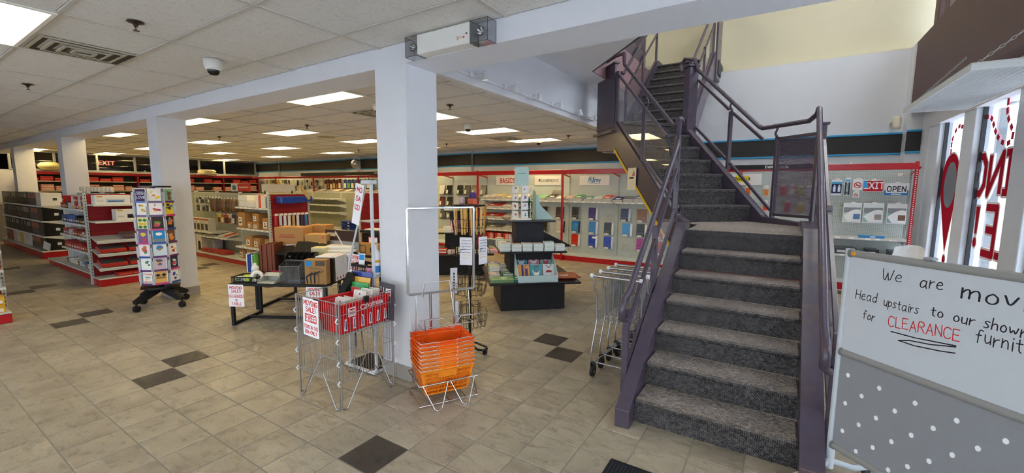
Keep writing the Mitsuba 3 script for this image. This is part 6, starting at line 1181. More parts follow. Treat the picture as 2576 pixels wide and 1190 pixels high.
b = B(); fr = [fp(0, .81), fp(1, .81), fp(1, 1.51), fp(0, 1.51)]
for i in range(4): b.bar(fr[i], fr[(i + 1) % 4], .018, .026, '#d9dadc', up=(.866, -.5, 0))
b.put(sub(k, 'frame'), 'chrome')
for s in (.32, .68): b = B(); b.cyl(fp(s, .02), fp(s, .81), .0115, '#d9dadc', 10); b.put(sub(k, 'tube'), 'chrome')
k = thing('literature_tray', 'bent chrome wire literature tray hooked on the sign frame tubes', 'literature holder'); b = B()
b.tube([fp(.1, .80, .02), fp(.1, .60, .05), fp(.12, .56, .06), fp(.12, .56, .24), fp(.1, .66, .26)], .0035, WI, 6); b.tube([fp(.9, .80, .02), fp(.9, .60, .05), fp(.88, .56, .06), fp(.88, .56, .24), fp(.9, .66, .26)], .0035, WI, 6)
b.tube([fp(.2, .78, .02), fp(.22, .9, .02), fp(.6, .9, .02), fp(.66, .56, .06)], .0035, WI, 6); b.tube([fp(.1, .66, .26), fp(.35, .66, .26), fp(.5, .56, .24), fp(.62, .66, .26), fp(.9, .66, .26)], .0035, WI, 6); b.tube([fp(.1, .60, .05), fp(.9, .60, .05)], .0035, WI, 6); b.tube([fp(.12, .56, .15), fp(.88, .56, .15)], .0035, WI, 6); b.tube([fp(.1, .74, .03), fp(.05, .1, .02)], .004, WI, 6)
b.put(k, 'chrome')

# ================================================================ black wire brochure spinner
k = thing('brochure_spinner', 'black wire brochure spinner on a curved wheeled base behind the baskets', 'display stand'); bc = (-2.62, 3.33, 0); PB = lambda: B(bc)
b = PB(); b.cyl((0, 0, .16), (0, 0, 1.5), .014, BLACK, 10); b.put(sub(k, 'pole'), 'gloss')
b = PB(); b.tube([(0, 0, .2), (.01, -.0, .12), (.05, -.02, .07), (.13, -.05, .055), (.19, -.03, .055), (.2, .02, .055), (.16, .06, .055), (.0, .1, .055), (-.14, .02, .055), (-.15, -.06, .055), (.02, -.16, .055), (.12, -.17, .055)], .011, BLACK, 8); b.put(sub(k, 'base_tube'), 'gloss')
for x, y in ((.19, .0), (.12, -.17), (-.15, -.03)): b = PB(); b.cyl((x - .012, y, .025), (x + .012, y, .025), .025, '#0d0d0f', 12); b.cyl((x, y, .04), (x, y, .06), .008, BLACK, 6); b.put(sub(k, 'caster'), 'gloss')
LV = [(1.20, .27), (.92, .27), (.60, .22), (.27, .24)]
for li, (z, h) in enumerate(LV):
    for q in range(6):
        a = 60 * q + 15 + 20 * li; b = B(bc, a); y0, y1, w = -.09, -.155, .075
        for s in (-1, -.35, .35, 1): b.tube([(s * w, y0, z + h), (s * w, y0 - .01, z + .01), (s * w, y1 + .01, z), (s * w, y1 - .02, z + h * .62)], .0018, BLACK, 4)
        for yy, zz in ((y1 - .02, z + h * .62), (y1 + .005, z + .02), (y0, z + h), (y0 - .005, z + h * .4), (y1 - .01, z + h * .32)): b.tube([(-w, yy, zz), (w, yy, zz)], .0022, BLACK, 4)
        b.tube([(0, 0, z + h * .9), (0, y0, z + h * .9)], .0025, BLACK, 4); b.put(sub(k, 'wire_pocket'), 'paint')
for q in range(6):
    for e in range(5):
        a = 60 * q + 15
        if q in (2, 3) and e > 1: continue
        kk = thing('envelope', 'tan kraft envelope standing in the top tier of the wire spinner', 'envelope', 'tan envelopes in the spinner'); rr = random.Random(q * 7 + e); x = -.062 + .026 * e; tl = rr.uniform(-4, 4)
        b = B(bc, a, rot(tl, 'y')); b.box(x, x + .019, -.128 - .008 * (e % 2), -.125 - .008 * (e % 2), 1.215, 1.475 + .03 * rr.random(), ['#e8b45a', '#f0c884', '#d9993c', '#eec070'][(q * 2 + e) % 4]); b.put(kk, 'paint')
for q, ang in ((0, 0), (1, 58)):
    kk = thing('price_notice', ['white hand lettered notice with yellow line facing forward on the wire spinner', 'second white hand lettered notice on the right of the wire spinner'][q], 'notice'); b = B(bc, 35 + ang - 8); b.box(-.062, .062, -.178, -.1765, .93, 1.2, '#eceaf2'); b.put(sub(kk, 'paper'), 'paint')
    b = B(bc, 35 + ang - 8)
    for i in range(7): 
        hh2 = .011; rr = random.Random(i + 9 * q); pts = [(-.045 + .09 * t / 14, 1.165 - .028 * i + hh2 * (rr.random() - .3)) for t in range(15)]
        b.poly(LineString(pts).buffer(.0016), .0005, '#2a2a34' if i < 5 else '#d8c42a', FRONT, (0, -.1785, 0))
    b.put(sub(kk, 'handwriting'), 'paint')
b = B((-2.72, 3.2, .62), 50); b.box(-.035, .035, -.002, 0, 0, .26, '#e9e8ee'); [b.box(-.006, .01, -.003, -.002, .04 + .03 * i, .06 + .03 * i, '#3a3a44') for i in range(6)]; item('price_notice', 'narrow white notice edge on at the left of the wire spinner', 'notice', b)
b = B((-2.70, 3.2, .3), 60); b.box(-.03, .03, -.002, 0, 0, .24, '#e9e8ee'); item('price_notice', 'lowest white notice hanging on the wire spinner', 'notice', b)
for n, (x, y, col, lab, w, h) in enumerate([(-.08, -.02, '#e2c0c4', 'pink and white pack', .05, .07), (.06, -.03, '#d86a4a', 'orange wrapped set', .09, .06), (.0, .05, '#5a3a7a', 'violet bow ornament', .06, .12)]):
    b = B((bc[0] + x, bc[1] + y, 1.51)); b.cbox(-w / 2, w / 2, -.03, .03, 0, h, col, .01); item('small_gift', lab + ' on top of the wire spinner', 'gift', b)
b = B(bc); b.cyl((0, 0, 1.495), (0, 0, 1.508), .16, BLACK, 20); b.put(sub(k, 'top_disc'), 'paint')

# ================================================================ tiered black display tables
CB = '#1c1d21'
def tiered(label, c0, rz, full):
    k = thing('tiered_display', label, 'display table'); at = (*c0, 0)
    b = B(at, rz); b.cbox(-.45, .45, -.45, .45, .012, .40, CB, .004); b.put(sub(k, 'base_box'), 'paint')
    for x in (-.4, .4): b = B(at, rz); b.cyl((x, -.4, 0), (x, -.4, .014), .02, '#3a3a3c', 8); b.cyl((x, .4, 0), (x, .4, .014), .02, '#3a3a3c', 8); b.put(sub(k, 'foot'), 'paint')
    b = B(at, rz); b.cbox(-.62, .62, -.66, .62, .40, .43, CB, .006); b.put(sub(k, 'lower_shelf'), 'gloss')
    b = B(at, rz); b.cbox(-.3, .3, -.28, .3, .43, .80, CB, .004); b.put(sub(k, 'lower_column'), 'paint')
    b = B(at, rz); b.cbox(-.46, .46, -.50, .46, .80, .825, CB, .006); b.put(sub(k, 'middle_shelf'), 'gloss')
    b = B(at, rz); b.cbox(-.2, .2, -.2, .2, .825, 1.21, '#22242a', .004); b.put(sub(k, 'upper_column'), 'paint')
    b = B(at, rz); b.cbox(-.33, .33, -.37, .33, 1.21, 1.235, CB, .006); b.put(sub(k, 'top_shelf'), 'gloss')
    return lambda x, y, z, r=0, R=None: B((*(np.array(c0) + (rot(rz) @ np.array([x, y, 0]))[:2]), z), rz + r, R)
C1 = tiered('black three tier display table of cards and notebooks in the middle of the floor', (-3.1, 5.3), 41, True)
# greeting card mini spinner on top
k = thing('gift_card_spinner', 'white table top card spinner with pale green header on the black display', 'display stand')
b = C1(-.12, -.16, 1.236); b.cyl((0, 0, 0), (0, 0, .015), .15, '#e6e8e6', 20); b.put(sub(k, 'base'), 'paint'); b = C1(-.12, -.16, 1.236); b.cyl((0, 0, 0), (0, 0, .5), .008, '#e6e8e6', 8); b.put(sub(k, 'pole'), 'paint')
b = C1(-.12, -.16, 1.236); b.poly(sbox(-.07, .50, .07, .70).buffer(.03), .006, '#b4cfc8', FRONT, (0, 0, 0)); b.box(-.06, .06, -.0075, -.006, .64, .646, '#6a8a82'); b.put(sub(k, 'header'), 'paint')
PAL = ['#c9803a', '#4a8a6a', '#b8a04a', '#c8502a', '#c9a0a8', '#5a7a9a', '#8a5a3a', '#7a4a8a']
for r in range(4):
    for q in range(6):
        a = -60 + 60 * q + 12; z = .03 + .115 * r
        b = C1(-.12, -.16, 1.236, a); b.tube([(-.05, -.125, z + .06), (-.05, -.135, z), (.05, -.135, z), (.05, -.125, z + .06)], .0018, '#e9ebe9', 4); b.put(sub(k, 'wire_pocket'), 'paint')
        if q in (3, 4): continue
        kk = thing('gift_card', f'small white card with {["orange", "green", "mustard", "red", "pink", "blue", "brown", "violet"][(r * 3 + q) % 8]} motif in the {["bottom", "third", "second", "top"][r]} row of the white card spinner', 'gift card', 'gift cards in the white spinner')
        b = C1(-.12, -.16, 1.236, a); b.box(-.045, .045, -.13, -.128, z, z + .095, '#ecedee'); b.put(sub(kk, 'card'), 'paint')
        b = C1(-.12, -.16, 1.236, a); rr = random.Random(r * 9 + q)
        for e in range(3): pr_ = rr.uniform(.008, .017); b.poly(Polygon([(pr_ * (1 + .35 * math.sin(3 * t + e)) * math.cos(t), pr_ * math.sin(t)) for t in np.linspace(0, 6.2, 10)]), .0006, PAL[(r * 3 + q + 3 * (e == 1)) % 8], FRONT, (rr.uniform(-.015, .015), -.1305, z + .05 + rr.uniform(-.02, .02)))
        b.put(sub(kk, 'picture'), 'paint')
k = thing('card_stand', 'pale green folded cardboard stand with sloping side on the top tier', 'stand'); b = C1(.16, -.10, 1.236)
b.poly(Polygon([(-.09, 0), (.19, 0), (.19, .02), (.0, .2), (-.03, .34), (-.09, .36)]), .006, '#b9d2cb', FRONT, (0, .0, 0)); b.poly(Polygon([(-.16, 0), (.1, 0), (.1, .36), (.02, .42), (-.1, .38)]), .006, '#8fa89f', YZ, (-.09, 0, 0)); b.put(k, 'paint')
k = thing('potted_plant', 'small dark green plant behind the white card spinner', 'plant'); b = C1(.05, .16, 1.236); b.lathe([(0, 0), (.04, 0), (.055, .09), (0, .085)], '#2a2c2e', 12); b.put(sub(k, 'pot'), 'paint'); b = C1(.05, .16, 1.236); rr = random.Random(3)
def leaf_cluster(b, n, z0, r0, l0, cols, rr):
    for i in range(n):
        a, e, l = rr.uniform(0, 6.28), rr.uniform(.2, 1.2), l0 * rr.uniform(.6, 1.1); d = np.array([math.cos(a) * math.cos(e), math.sin(a) * math.cos(e), math.sin(e)]); s = np.array([-math.sin(a), math.cos(a), 0]) * l * .18; o = np.array([0, 0, z0 + rr.uniform(0, r0)])
        v = [o, o + d * l * .5 + s + [0, 0, .004], o + d * l - [0, 0, l * .15], o + d * l * .5 - s + [0, 0, .004], o + d * l * .5 - [0, 0, .006]]
        b.add(np.array(v), [[0, 1, 4], [1, 2, 4], [2, 3, 4], [3, 0, 4]], cols[i % len(cols)])
leaf_cluster(b, 60, .09, .14, .12, ['#1f5a2c', '#2a6b34', '#174822'], rr); b.put(sub(k, 'foliage'), 'paint')
# middle tier note blocks
for n, (x, y) in enumerate([(-.385, -.42), (-.235, -.43), (-.085, -.43), (.065, -.43), (.215, -.43), (.365, -.43)]):
    h = [.115, .10, .11, .105, .125, .09][n]
    kk = thing('note_pad_stack', ['first', 'second', 'third', 'fourth', 'fifth, tallest,', 'last'][n] + ' pale note pad stack from the left along the middle tier front', 'note pads', 'note pad stacks on the middle tier'); b = C1(x, y, .826)
    for i in range(5): q = .003 * math.sin(i * 2 + n); b.box(-.065 + q, .065 + q, -.05, .08, h * i / 5 + .001, h * (i + 1) / 5, '#e3e8e2' if i % 2 else '#d4dcd4', u='#c9b9a2')
    b.box(-.05, .05, -.04, .07, h, h + .001, ['#b9a08a', '#a89a8a', '#9a8a80', '#c0a890', '#8fb0a8', '#c9c0b0'][n]); b.put(kk, 'paint')
for n, (x, y, col) in enumerate([(-.39, -.2, '#dce6e0'), (-.39, .0, '#b7cfd2'), (-.38, .2, '#d6d0c0')]):
    kk = thing('note_pad_stack', ['white', 'pale blue', 'cream'][n] + ' note pad stack on the left side of the middle tier', 'note pads'); b = C1(x, y, .826, 90)
    for i in range(5): b.box(-.06, .06, -.05, .06, .022 * i + .001, .022 * (i + 1), col if i % 2 else tuple(.9 * v for v in c(col)))
    b.put(kk, 'paint')
for n in range(4): b = C1(-.27 + .012 * n, -.2 + .02 * n, .826, 6 * n - 12, rot(-10, 'y')); b.box(0, .012, 0, .1, 0, .19, ['#e6d8c2', '#c9b4a0', '#e9e4dc', '#b98a9a'][n]); item('slim_book', ['cream', 'tan', 'white', 'mauve'][n] + ' slim book leaning against the display column', 'book', b)
k = thing('black_display_rack', 'black sloping card rack on the right of the middle tier', 'rack'); b = C1(.33, .05, .826)
for i in range(3): b.poly(Polygon([(-.2, 0), (.3, 0), (.3, .02), (-.1, .22 - .04 * i), (-.2, .22 - .04 * i)]), .012, CB, FRONT, (0, -.12 + .12 * i, 0))
b.box(-.2, .3, -.12, .14, 0, .01, CB); b.put(k, 'gloss')
# lower tier: big tilted card box, books, trays
k = thing('card_display_box', 'pale green cardboard display box of tagged cards on the lower tier', 'display box')
b = C1(.035, -.40, .431); w = .27
b.box(-w, w, -.23, -.222, 0, .09, '#bcd2d0'); b.box(-w, w, .18, .19, 0, .39, '#cfdcde'); b.box(-w, w, -.23, .18, 0, .006, '#b4ccc8')
for s in (-w, w - .007): b.poly(Polygon([(-.23, 0), (.19, 0), (.19, .39), (.15, .39), (-.23, .09)]), .007, '#b9cfcd', YZ, (s, 0, 0))
b.put(sub(k, 'box'), 'paint')
b = C1(.035, -.40, .431); b.box(-w, w, -.02, -.014, .0, .17, '#c6d6d4'); b.put(sub(k, 'divider'), 'paint')
MOT = [('#3f8fa8', '#e8f0ee', '#c9703a'), ('#c98aa0', '#f0e6e0', '#a83a3a'), ('#8fb5a6', '#c8506a', '#e9e2c8'), ('#e0a058', '#2a2f6a', '#6a4a7a'), ('#4f9aa4', '#f1eee6', '#8a4a3a'), ('#d6d8da', '#a8382c', '#b87a4a')]
for r in range(2):
    for q in range(3):
        m = MOT[(1 - r) * 3 + q] if False else MOT[r * 3 + q]
        kk = thing('tagged_card', ['teal card with white angel', 'pink card with ribbon', 'sage card with pink ribbon', 'orange card with navy ribbon', 'turquoise card with white deer', 'grey white card with red mushroom'][r * 3 + q] + ' in the pale green display box', 'card')
        b = C1(.035 + (-.175 + .175 * q), -.40 + (.08 if r == 0 else -.12), .431 + (.145 if r == 0 else .02), 0, rot(-22, 'x'))
        for e in range(4): b.box(-.08 + .002 * e, .08 + .002 * e, .004 * e, .004 * e + .003, 0, .2 + .003 * e, m[0] if e == 0 else '#e6e2da')
        b.put(sub(kk, 'card'), 'paint')
        b = C1(.035 + (-.175 + .175 * q), -.40 + (.08 if r == 0 else -.12), .431 + (.145 if r == 0 else .02), 0, rot(-22, 'x'))
        cap = Polygon([(.045 * math.cos(t), .035 * math.sin(t)) for t in np.linspace(0, math.pi, 10)])
        if q == 2 and r == 1: b.poly(cap, .001, m[1], FRONT, (0, -.001, .09)); b.poly(sbox(-.01, .05, .012, .09), .001, '#e9e2d4', FRONT, (0, -.001, 0))
        elif r == 1 and q == 0: b.poly(sbox(-.025, 0, .0, .2), .001, m[1], FRONT, (0, -.001, 0)); b.poly(sbox(.02, .03, .06, .15), .001, m[2], FRONT, (0, -.001, 0))
        else:
            b.poly(unary_union([Polygon([(0, .06), (-.055, .13), (-.03, .05)]), Polygon([(0, .06), (.055, .13), (.03, .05)]), Polygon([(.02 * math.cos(t), .08 + .03 * math.sin(t)) for t in np.linspace(0, 6.2, 12)]), Polygon([(-.03, .02), (.03, .02), (0, .08)])]), .001, m[1], FRONT, (0, -.001, 0)); b.poly(Polygon([(.012 * math.cos(t), .1 + .012 * math.sin(t)) for t in np.linspace(0, 6.2, 10)]), .0014, m[2], FRONT, (0, -.001, 0))
        b.poly(LineString([(-.03, .19), (0, .15), (.04, .2)]).buffer(.004), .002, '#8a5a4a', FRONT, (0, -.0015, 0)); b.put(sub(kk, 'picture'), 'paint')
for n, (x, y, nn, col) in enumerate([(-.50, .16, 6, '#5b6a9a'), (-.50, -.08, 6, '#7a9a6a'), (-.34, .16, 5, '#4a5a8a'), (-.34, -.06, 3, '#a9c0b0'), (-.52, -.30, 3, '#b8887a'), (-.33, -.27, 3, '#5a8a86')]):
    for i in range(nn):
        kk = thing('hard_cover_book', ['blue edged', 'green edged', 'navy edged', 'mint edged', 'floral', 'teal'][n] + ' hard cover notebook in a stack on the left of the lower tier', 'notebook', 'hard cover notebooks on the lower tier'); b = C1(x + .004 * math.sin(3 * i), y, .431 + .024 * i, 3 * math.sin(i * 2.2 + n)); b.box(-.07, .07, -.09, .09, .001, .023, '#e6e3da', u=['#6a7ab0', '#b9c89a', '#5a6a9a', '#a8c0b4', '#b8a07a', '#3f7f7a'][n], d=col, l=col); b.box(-.03, .03, -.04, .04, .023, .0238, '#d8d0c0'); b.put(kk, 'gloss')
for n, (x, y, w_, d_, c0_, c1_, lab) in enumerate([(-.44, -.52, .30, .14, '#7a9a6a', '#e8e4d6', 'green box of cards with a white winged figure'), (-.24, -.52, .10, .15, '#2f6a64', '#e6e2d6', 'dark teal box of cards with a white deer')]):
    b = C1(x, y, .431, 0, rot(10, 'x')); b.box(-w_ / 2, w_ / 2, -d_ / 2, d_ / 2, .0, .05, c0_); b.poly(unary_union([Polygon([(0, 0), (-.05, .03), (-.03, -.02)]), Polygon([(0, 0), (.05, .03), (.03, -.02)]), Polygon([(.014 * math.cos(t), .025 * math.sin(t)) for t in np.linspace(0, 6.2, 10)])]), .001, c1_, None, (.02, 0, .05)); b.box(-w_ * .45, w_ * .45, -d_ * .45, -d_ * .4, .05, .051, '#cfd8c0'); item('card_box', lab + ' at the front of the lower tier', 'card box', b)
for n in range(4):
    b = C1(.45 + .035 * n, -.40 + .05 * n, .431 + .012 * (3 - n), -6 + 5 * n, rot(6, 'x')); b.box(-.12, .14, -.13, .12, 0, .012, ['#c9704a', '#d08a6a', '#b8503a', '#c98a7a'][n], f='#a8503a'); b.poly(unary_union([Polygon([(0, 0), (-.07, .05), (-.05, -.03)]), Polygon([(0, 0), (.06, .06), (.05, -.02)]), Polygon([(.02 * math.cos(t), .04 * math.sin(t)) for t in np.linspace(0, 6.2, 10)])]), .001, ['#e9dccb', '#8a3a2a', '#e0c0a8', '#7a2a24'][n], None, (0, -.03, .012)); item('gift_bag', ['terracotta flat gift bag with cream figure', 'salmon flat gift bag', 'brick red flat gift bag', 'dusty pink flat gift bag'][n] + ' fanned at the right of the lower tier', 'gift bag', b)
# second display, half hidden behind the spinner
C2 = tiered('black tiered display table half hidden behind the wire spinner', (-5.45, 6.62), 41, False)
for n in range(22):
    r = n % 3; x, y, z = [(-.5 + .16 * (n // 3), -.5, .431), (-.38 + .13 * (n // 3), -.4, .826), (-.24 + .1 * (n // 4), -.28, 1.236)][r]
    b = C2(x, y, z, (n * 29 % 17) - 8); h = .05 + .015 * (n % 5); col = ['#c98a9a', '#d8c84a', '#b9c0a8', '#c9302c', '#e0ddd4', '#8a9a86', '#e2b8c0'][n % 7]
    for i in range(4): b.box(-.07, .07, -.08, .1, h * i / 4 + .0008, h * (i + 1) / 4, '#dad6cc' if i % 2 else col, u=col)
    item('pad_stack', ['pink', 'yellow', 'sage', 'red', 'white', 'grey green', 'rose'][n % 7] + f' pad stack on the {["lower", "middle", "top"][r]} tier of the half hidden display', 'pads', b, group='pad stacks on the half hidden display')
for n in range(5): b = C2(-.15 + .09 * n, -.42, .826, 5 * n - 10, rot(-12, 'x')); b.box(-.05, .05, 0, .012, 0, .24, ['#d8a0b0', '#7a5a9a', '#e6e0d8', '#c98a9a', '#9a86b8'][n]); item('slim_book', ['pink', 'purple', 'ivory', 'rose', 'lilac'][n] + ' slim book standing on the half hidden display', 'book', b)
k = thing('potted_plant', 'spiky green plant in dark pot beside the wire spinner', 'plant'); b = C2(.26, -.3, 1.236); b.lathe([(0, 0), (.06, 0), (.08, .13), (0, .12)], '#26292e', 12); b.put(sub(k, 'pot'), 'gloss'); b = C2(.26, -.3, 1.236); leaf_cluster(b, 40, .12, .05, .24, ['#3a6a3a', '#2a5530', '#4a7a46'], random.Random(5)); b.put(sub(k, 'foliage'), 'paint')

# ================================================================ shopping carts
for n in range(4):
    k = thing('shopping_cart', ['nearest chrome shopping cart of the nested row beside the stair', 'second chrome shopping cart in the nested row beside the stair', 'third chrome shopping cart in the nested row beside the stair', 'farthest chrome shopping cart of the nested row beside the stair'][n], 'shopping cart', 'nested shopping carts')
    at = (-1.13, 3.44 + .21 * n, 0); C = lambda: B(at); w0, w1 = .20, .15
    b = C(); b.tube([(-.225, 0, .92), (.2, 0, .92)], .013, '#b9c6c4' if n % 2 == 0 else '#d8c9a0', 8)
    b.put(sub(k, 'handle'), 'chrome')
    for x in (-.225, .2): b = C(); b.cyl((x - .012, 0, .92), (x + .012, 0, .92), .02, '#dfe2e0', 8); b.put(sub(k, 'handle_cap'), 'paint')
    b = C()
    for s in (-1, 1):
        for i in range(15): f = i / 14; x = s * (w0 - .05 * f); y = .06 + .56 * f; b.tube([(x, y, .86 - .05 * f), (x * .92, y * .95 + .02, .5 + .06 * f)], .0026, '#8b8e90', 4)
        for f in (0, .25, .5, .75, 1.0): b.tube([(s * w0 * (1 - .08 * f), .06 + .02 * f, .86 - .36 * f), (s * (w0 - .05) * (1 - .08 * f), .62 - .02 * f, .81 - .25 * f)], .0032, '#8b8e90', 5)
    for i in range(9): f = -1 + 2 * i / 8; b.tube([(f * .15, .62, .81), (f * .138, .60, .56), (f * .184, .08, .50), (f * w0, .06, .86)], .0026, '#8b8e90', 4)
    for i in range(6): y = .1 + .1 * i; z = .50 + .06 * (y - .08) / .52; q = .184 - .046 * (y - .08) / .52; b.tube([(-q, y, z), (q, y, z)], .0022, WI, 4)
    b.put(sub(k, 'basket'), 'gloss')
    for s in (-1, 1):
        b = C(); x = s * w0; b.tube([(x, 0, .92), (x, .0, .80), (x, .05, .76), (x * .96, .06, .52), (x * .96, .05, .49), (x, -.03, .25), (x, -.02, .16), (x, .03, .13), (x * .8, .62, .12)], .0075, '#a9acac', 7); b.put(sub(k, 'side_frame'), 'steel')
        for y, q in ((.0, 1.0), (.58, .82)):
            b = C(); b.cyl((x * q - .012, y + .02, .055), (x * q + .012, y + .02, .055), .055, '#1b1b1c', 14); b.cyl((x * q - .014, y + .02, .055), (x * q + .014, y + .02, .055), .02, '#9a9c9c', 8); b.put(sub(k, 'wheel'), 'paint')
            b = C(); b.box(x * q - .018, x * q - .014, y + .0, y + .04, .05, .135, '#2a2a2a'); b.box(x * q + .014, x * q + .018, y + .0, y + .04, .05, .135, '#2a2a2a'); b.box(x * q - .018, x * q + .018, y, y + .04, .125, .135, '#2a2a2a'); b.put(sub(k, 'fork'), 'paint')
    b = C(); b.tube([(-w0, .03, .13), (w0, .03, .13)], .007, '#6a6c6c', 6); b.tube([(-w0 * .8, .6, .12), (w0 * .8, .6, .12)], .007, '#6a6c6c', 6); b.put(sub(k, 'cross_bar'), 'steel')

# ================================================================ whiteboard
WB = thing('whiteboard', 'mobile whiteboard with hand written moving notice above a grey panel with holes painted bright', 'whiteboard'); wa = math.degrees(math.atan2(-.68, .734)); W_ = lambda R=None: B((.354, 2.842, 0), wa, R)
WL = 1.12
b = W_(); b.cbox(-.03, WL, -.008, .008, .80, 1.335, '#c6ccd3', .003); b.put(sub(WB, 'writing_surface'), 'gloss')
b = W_(); b.cbox(-.03, WL, -.006, .008, .25, .79, '#8d9095', .003); pn = b.put(sub(WB, 'grey_panel'), 'paint')
for j, z in enumerate((.68, .60, .52, .44, .36, .29)):
    for i in range(8):
        x = (.02 if j % 2 == 0 else .098) + .155 * i
        if x < WL - .03: b = W_(); b.poly(Polygon([(x + .0095 * math.cos(t), z + .0125 * math.sin(t)) for t in np.linspace(0, 6.28, 13)[:-1]]), .002, '#f6f8fc', FRONT, (0, -.006, 0)); b.put(sub(pn, 'bright_hole_disc'), 'gloss')  # white discs stand in for the brightness showing through the panel holes
for z, nm in ((1.34, 'top_rail'), (.795, 'middle_rail'), (.25, 'bottom_rail')):
    b = W_(); b.cyl((-.02, -.004, z), (WL + .02, -.004, z), .019, '#8f8f8c', 14); q = b.put(sub(WB, nm), 'paint')
    b = W_(); b.cyl((-.032, -.004, z), (-.018, -.004, z), .022, '#75777a', 14); b.put(sub(q, 'end_cap'), 'paint')
    if z > 1.3: b = W_(); b.cbox(-.012, .008, -.026, -.02, z - .008, z + .01, '#e09a1a', .002); b.put(sub(q, 'orange_tab'), 'paint')
for x in (-.045, WL + .045):
    b = W_(); b.cyl((x, .01, .10), (x, .01, 1.36), .02, '#c3cbd2', 12); b.put(sub(WB, 'post'), 'paint')
    b = W_(); b.tube([(x, .01, .16), (x - .01, -.05, .10), (x - .04, -.2, .05), (x - .05, -.3, .045)], .017, '#b4bcc2', 8); q = b.put(sub(WB, 'foot'), 'paint'); b = W_(); b.tube([(x, .01, .14), (x, .2, .06), (x, .3, .05)], .017, '#b4bcc2', 8); b.put(sub(WB, 'foot'), 'paint')
    b = W_(); b.tube([(x - .012, -.06, .096), (x - .024, -.12, .075)], .0185, '#e3c91c', 8); b.put(sub(q, 'yellow_tape'), 'paint')
    for y in (-.3, .3): b = W_(); b.cyl((x - .06 if y < 0 else x - .012, y, .025), (x - .03 if y < 0 else x + .012, y, .025), .025, '#3a3a3c', 12); b.put(sub(q, 'caster'), 'paint')
def ink(b, txt, s, z, h, pen, col='#1c1a22', slope=0.0, jit=.7, slant=.06, maxw=None, gap=1.2):
    sh, wd = stroke(txt, h, pen, gap=gap, jitter=jit, slant=slant)
    if maxw: sh = affinity.scale(sh, maxw / wd, 1, origin=(0, 0))
    sh = affinity.rotate(sh, slope, origin=(0, 0)); b.poly(sh, .0006, col, FRONT, (s, -.0082, z))
b = W_()
ink(b, 'We', .135, 1.235, .055, .0038, maxw=.085); ink(b, 'are', .295, 1.232, .052, .0045, maxw=.085); ink(b, 'moving', .445, 1.215, .066, .0052, maxw=.31); ink(b, '!!', .77, 1.215, .07, .006)
ink(b, 'Head', .02, 1.105, .048, .004, maxw=.10); ink(b, 'upstairs', .155, 1.102, .042, .004, maxw=.145); ink(b, 'to', .347, 1.108, .042, .0042, maxw=.045); ink(b, 'our', .43, 1.11, .042, .004, maxw=.07); ink(b, 'showroom', .53, 1.112, .045, .0042, maxw=.21)
ink(b, 'for', .065, 1.012, .042, .0042, maxw=.055); ink(b, 'furniture', .51, 1.045, .055, .0045, slope=2, maxw=.22)
for P in ([(.2, .985), (.3, .988), (.45, 1.005)], [(.45, 1.0), (.36, .978), (.28, .968), (.235, .952), (.30, .95), (.40, .962), (.45, .972)]): b.poly(LineString(P).buffer(.0026), .0006, '#1c1a22', FRONT, (0, -.0082, 0))
b.put(sub(WB, 'black_handwriting'), 'paint')
b = W_(); ink(b, 'CLEARANCE', .185, 1.008, .05, .0045, '#c22a2e', slope=4.5, maxw=.275); b.put(sub(WB, 'red_handwriting'), 'paint')
k = thing('marker_tray_clip', 'grey clip on the whiteboard top rail', 'clip'); b = W_(); b.cbox(.30, .34, -.02, .02, 1.359, 1.372, '#8f9296', .004); b.put(k, 'paint')

# ================================================================ painted window letters (read from the street)
RP, WP = '#b3122e', '#f2e8ea'
MW = np.array([[0, 0, -1], [-1, 0, 0], [0, 1, 0.0]])     # plane of the pane seen from outside: right = -y... mirrored for the shop
MWo = np.array([[0, 0, 1.0], [1, 0, 0], [0, 1, 0]])      # street side reading: +x street looks back, right = +y
def pane_paint(name, label, shape, halo=.025, x=2.088):
    k = thing(name, label, 'window lettering'); b = B(); b.poly(shape.buffer(halo), .001, WP, MWo, (x + .002, 0, 0)); b.put(sub(k, 'white_outline'), 'matte'); b = B(); b.poly(shape, .0015, RP, MWo, (x, 0, 0)); b.put(sub(k, 'red_paint'), 'matte'); return k
def wl(ch, y, z, w, h, pen=.085):
    sh, wd = stroke(ch, h, .001, 0); sh = unary_union([LineString([(p[0], p[1]) for p in q]).buffer(.0001) for q in G[ch]]); mx = max(p[0] for q in G[ch] for p in q)
    q = unary_union([LineString([(p[0] / mx * w, p[1] / 6 * h) for p in s_]).buffer(pen / 2, cap_style=2, join_style=1) for s_ in G[ch]]); return affinity.translate(q, y, z)
# seen from outside (looking towards -x) the reading direction is +y
for ch, y, lab in (('N', 7.10, 'painted red letter N on the second window pane, seen reversed'), ('G', 7.56, 'painted red letter G on the second window pane, seen reversed')): pane_paint('painted_letter', lab, wl(ch, y, 1.64, .33, .46))
pane_paint('painted_letter', 'painted red letter I at the edge of the second window pane', unary_union([sbox(6.87, 1.62, 6.95, 2.14), sbox(6.68, 1.62, 7.02, 1.70), sbox(6.68, 2.06, 7.02, 2.14)]))
pane_paint('painted_letter', 'painted red letter E on the lower second pane, seen reversed', wl('E', 7.08, .93, .31, .55))
pane_paint('painted_letter', 'painted red letter L at the lower edge of the second pane', unary_union([sbox(6.75, .90, 7.0, .98), sbox(6.7, .90, 6.78, 1.5)]))
pane_paint('painted_letter', 'painted red exclamation mark left of the letter E on the pane', unary_union([Polygon([(7.60, 1.14), (7.66, 1.14), (7.69, 1.48), (7.58, 1.48)]), Polygon([(7.63 + .05 * math.cos(t), 1.03 + .06 * math.sin(t)) for t in np.linspace(0, 6.2, 14)])]))
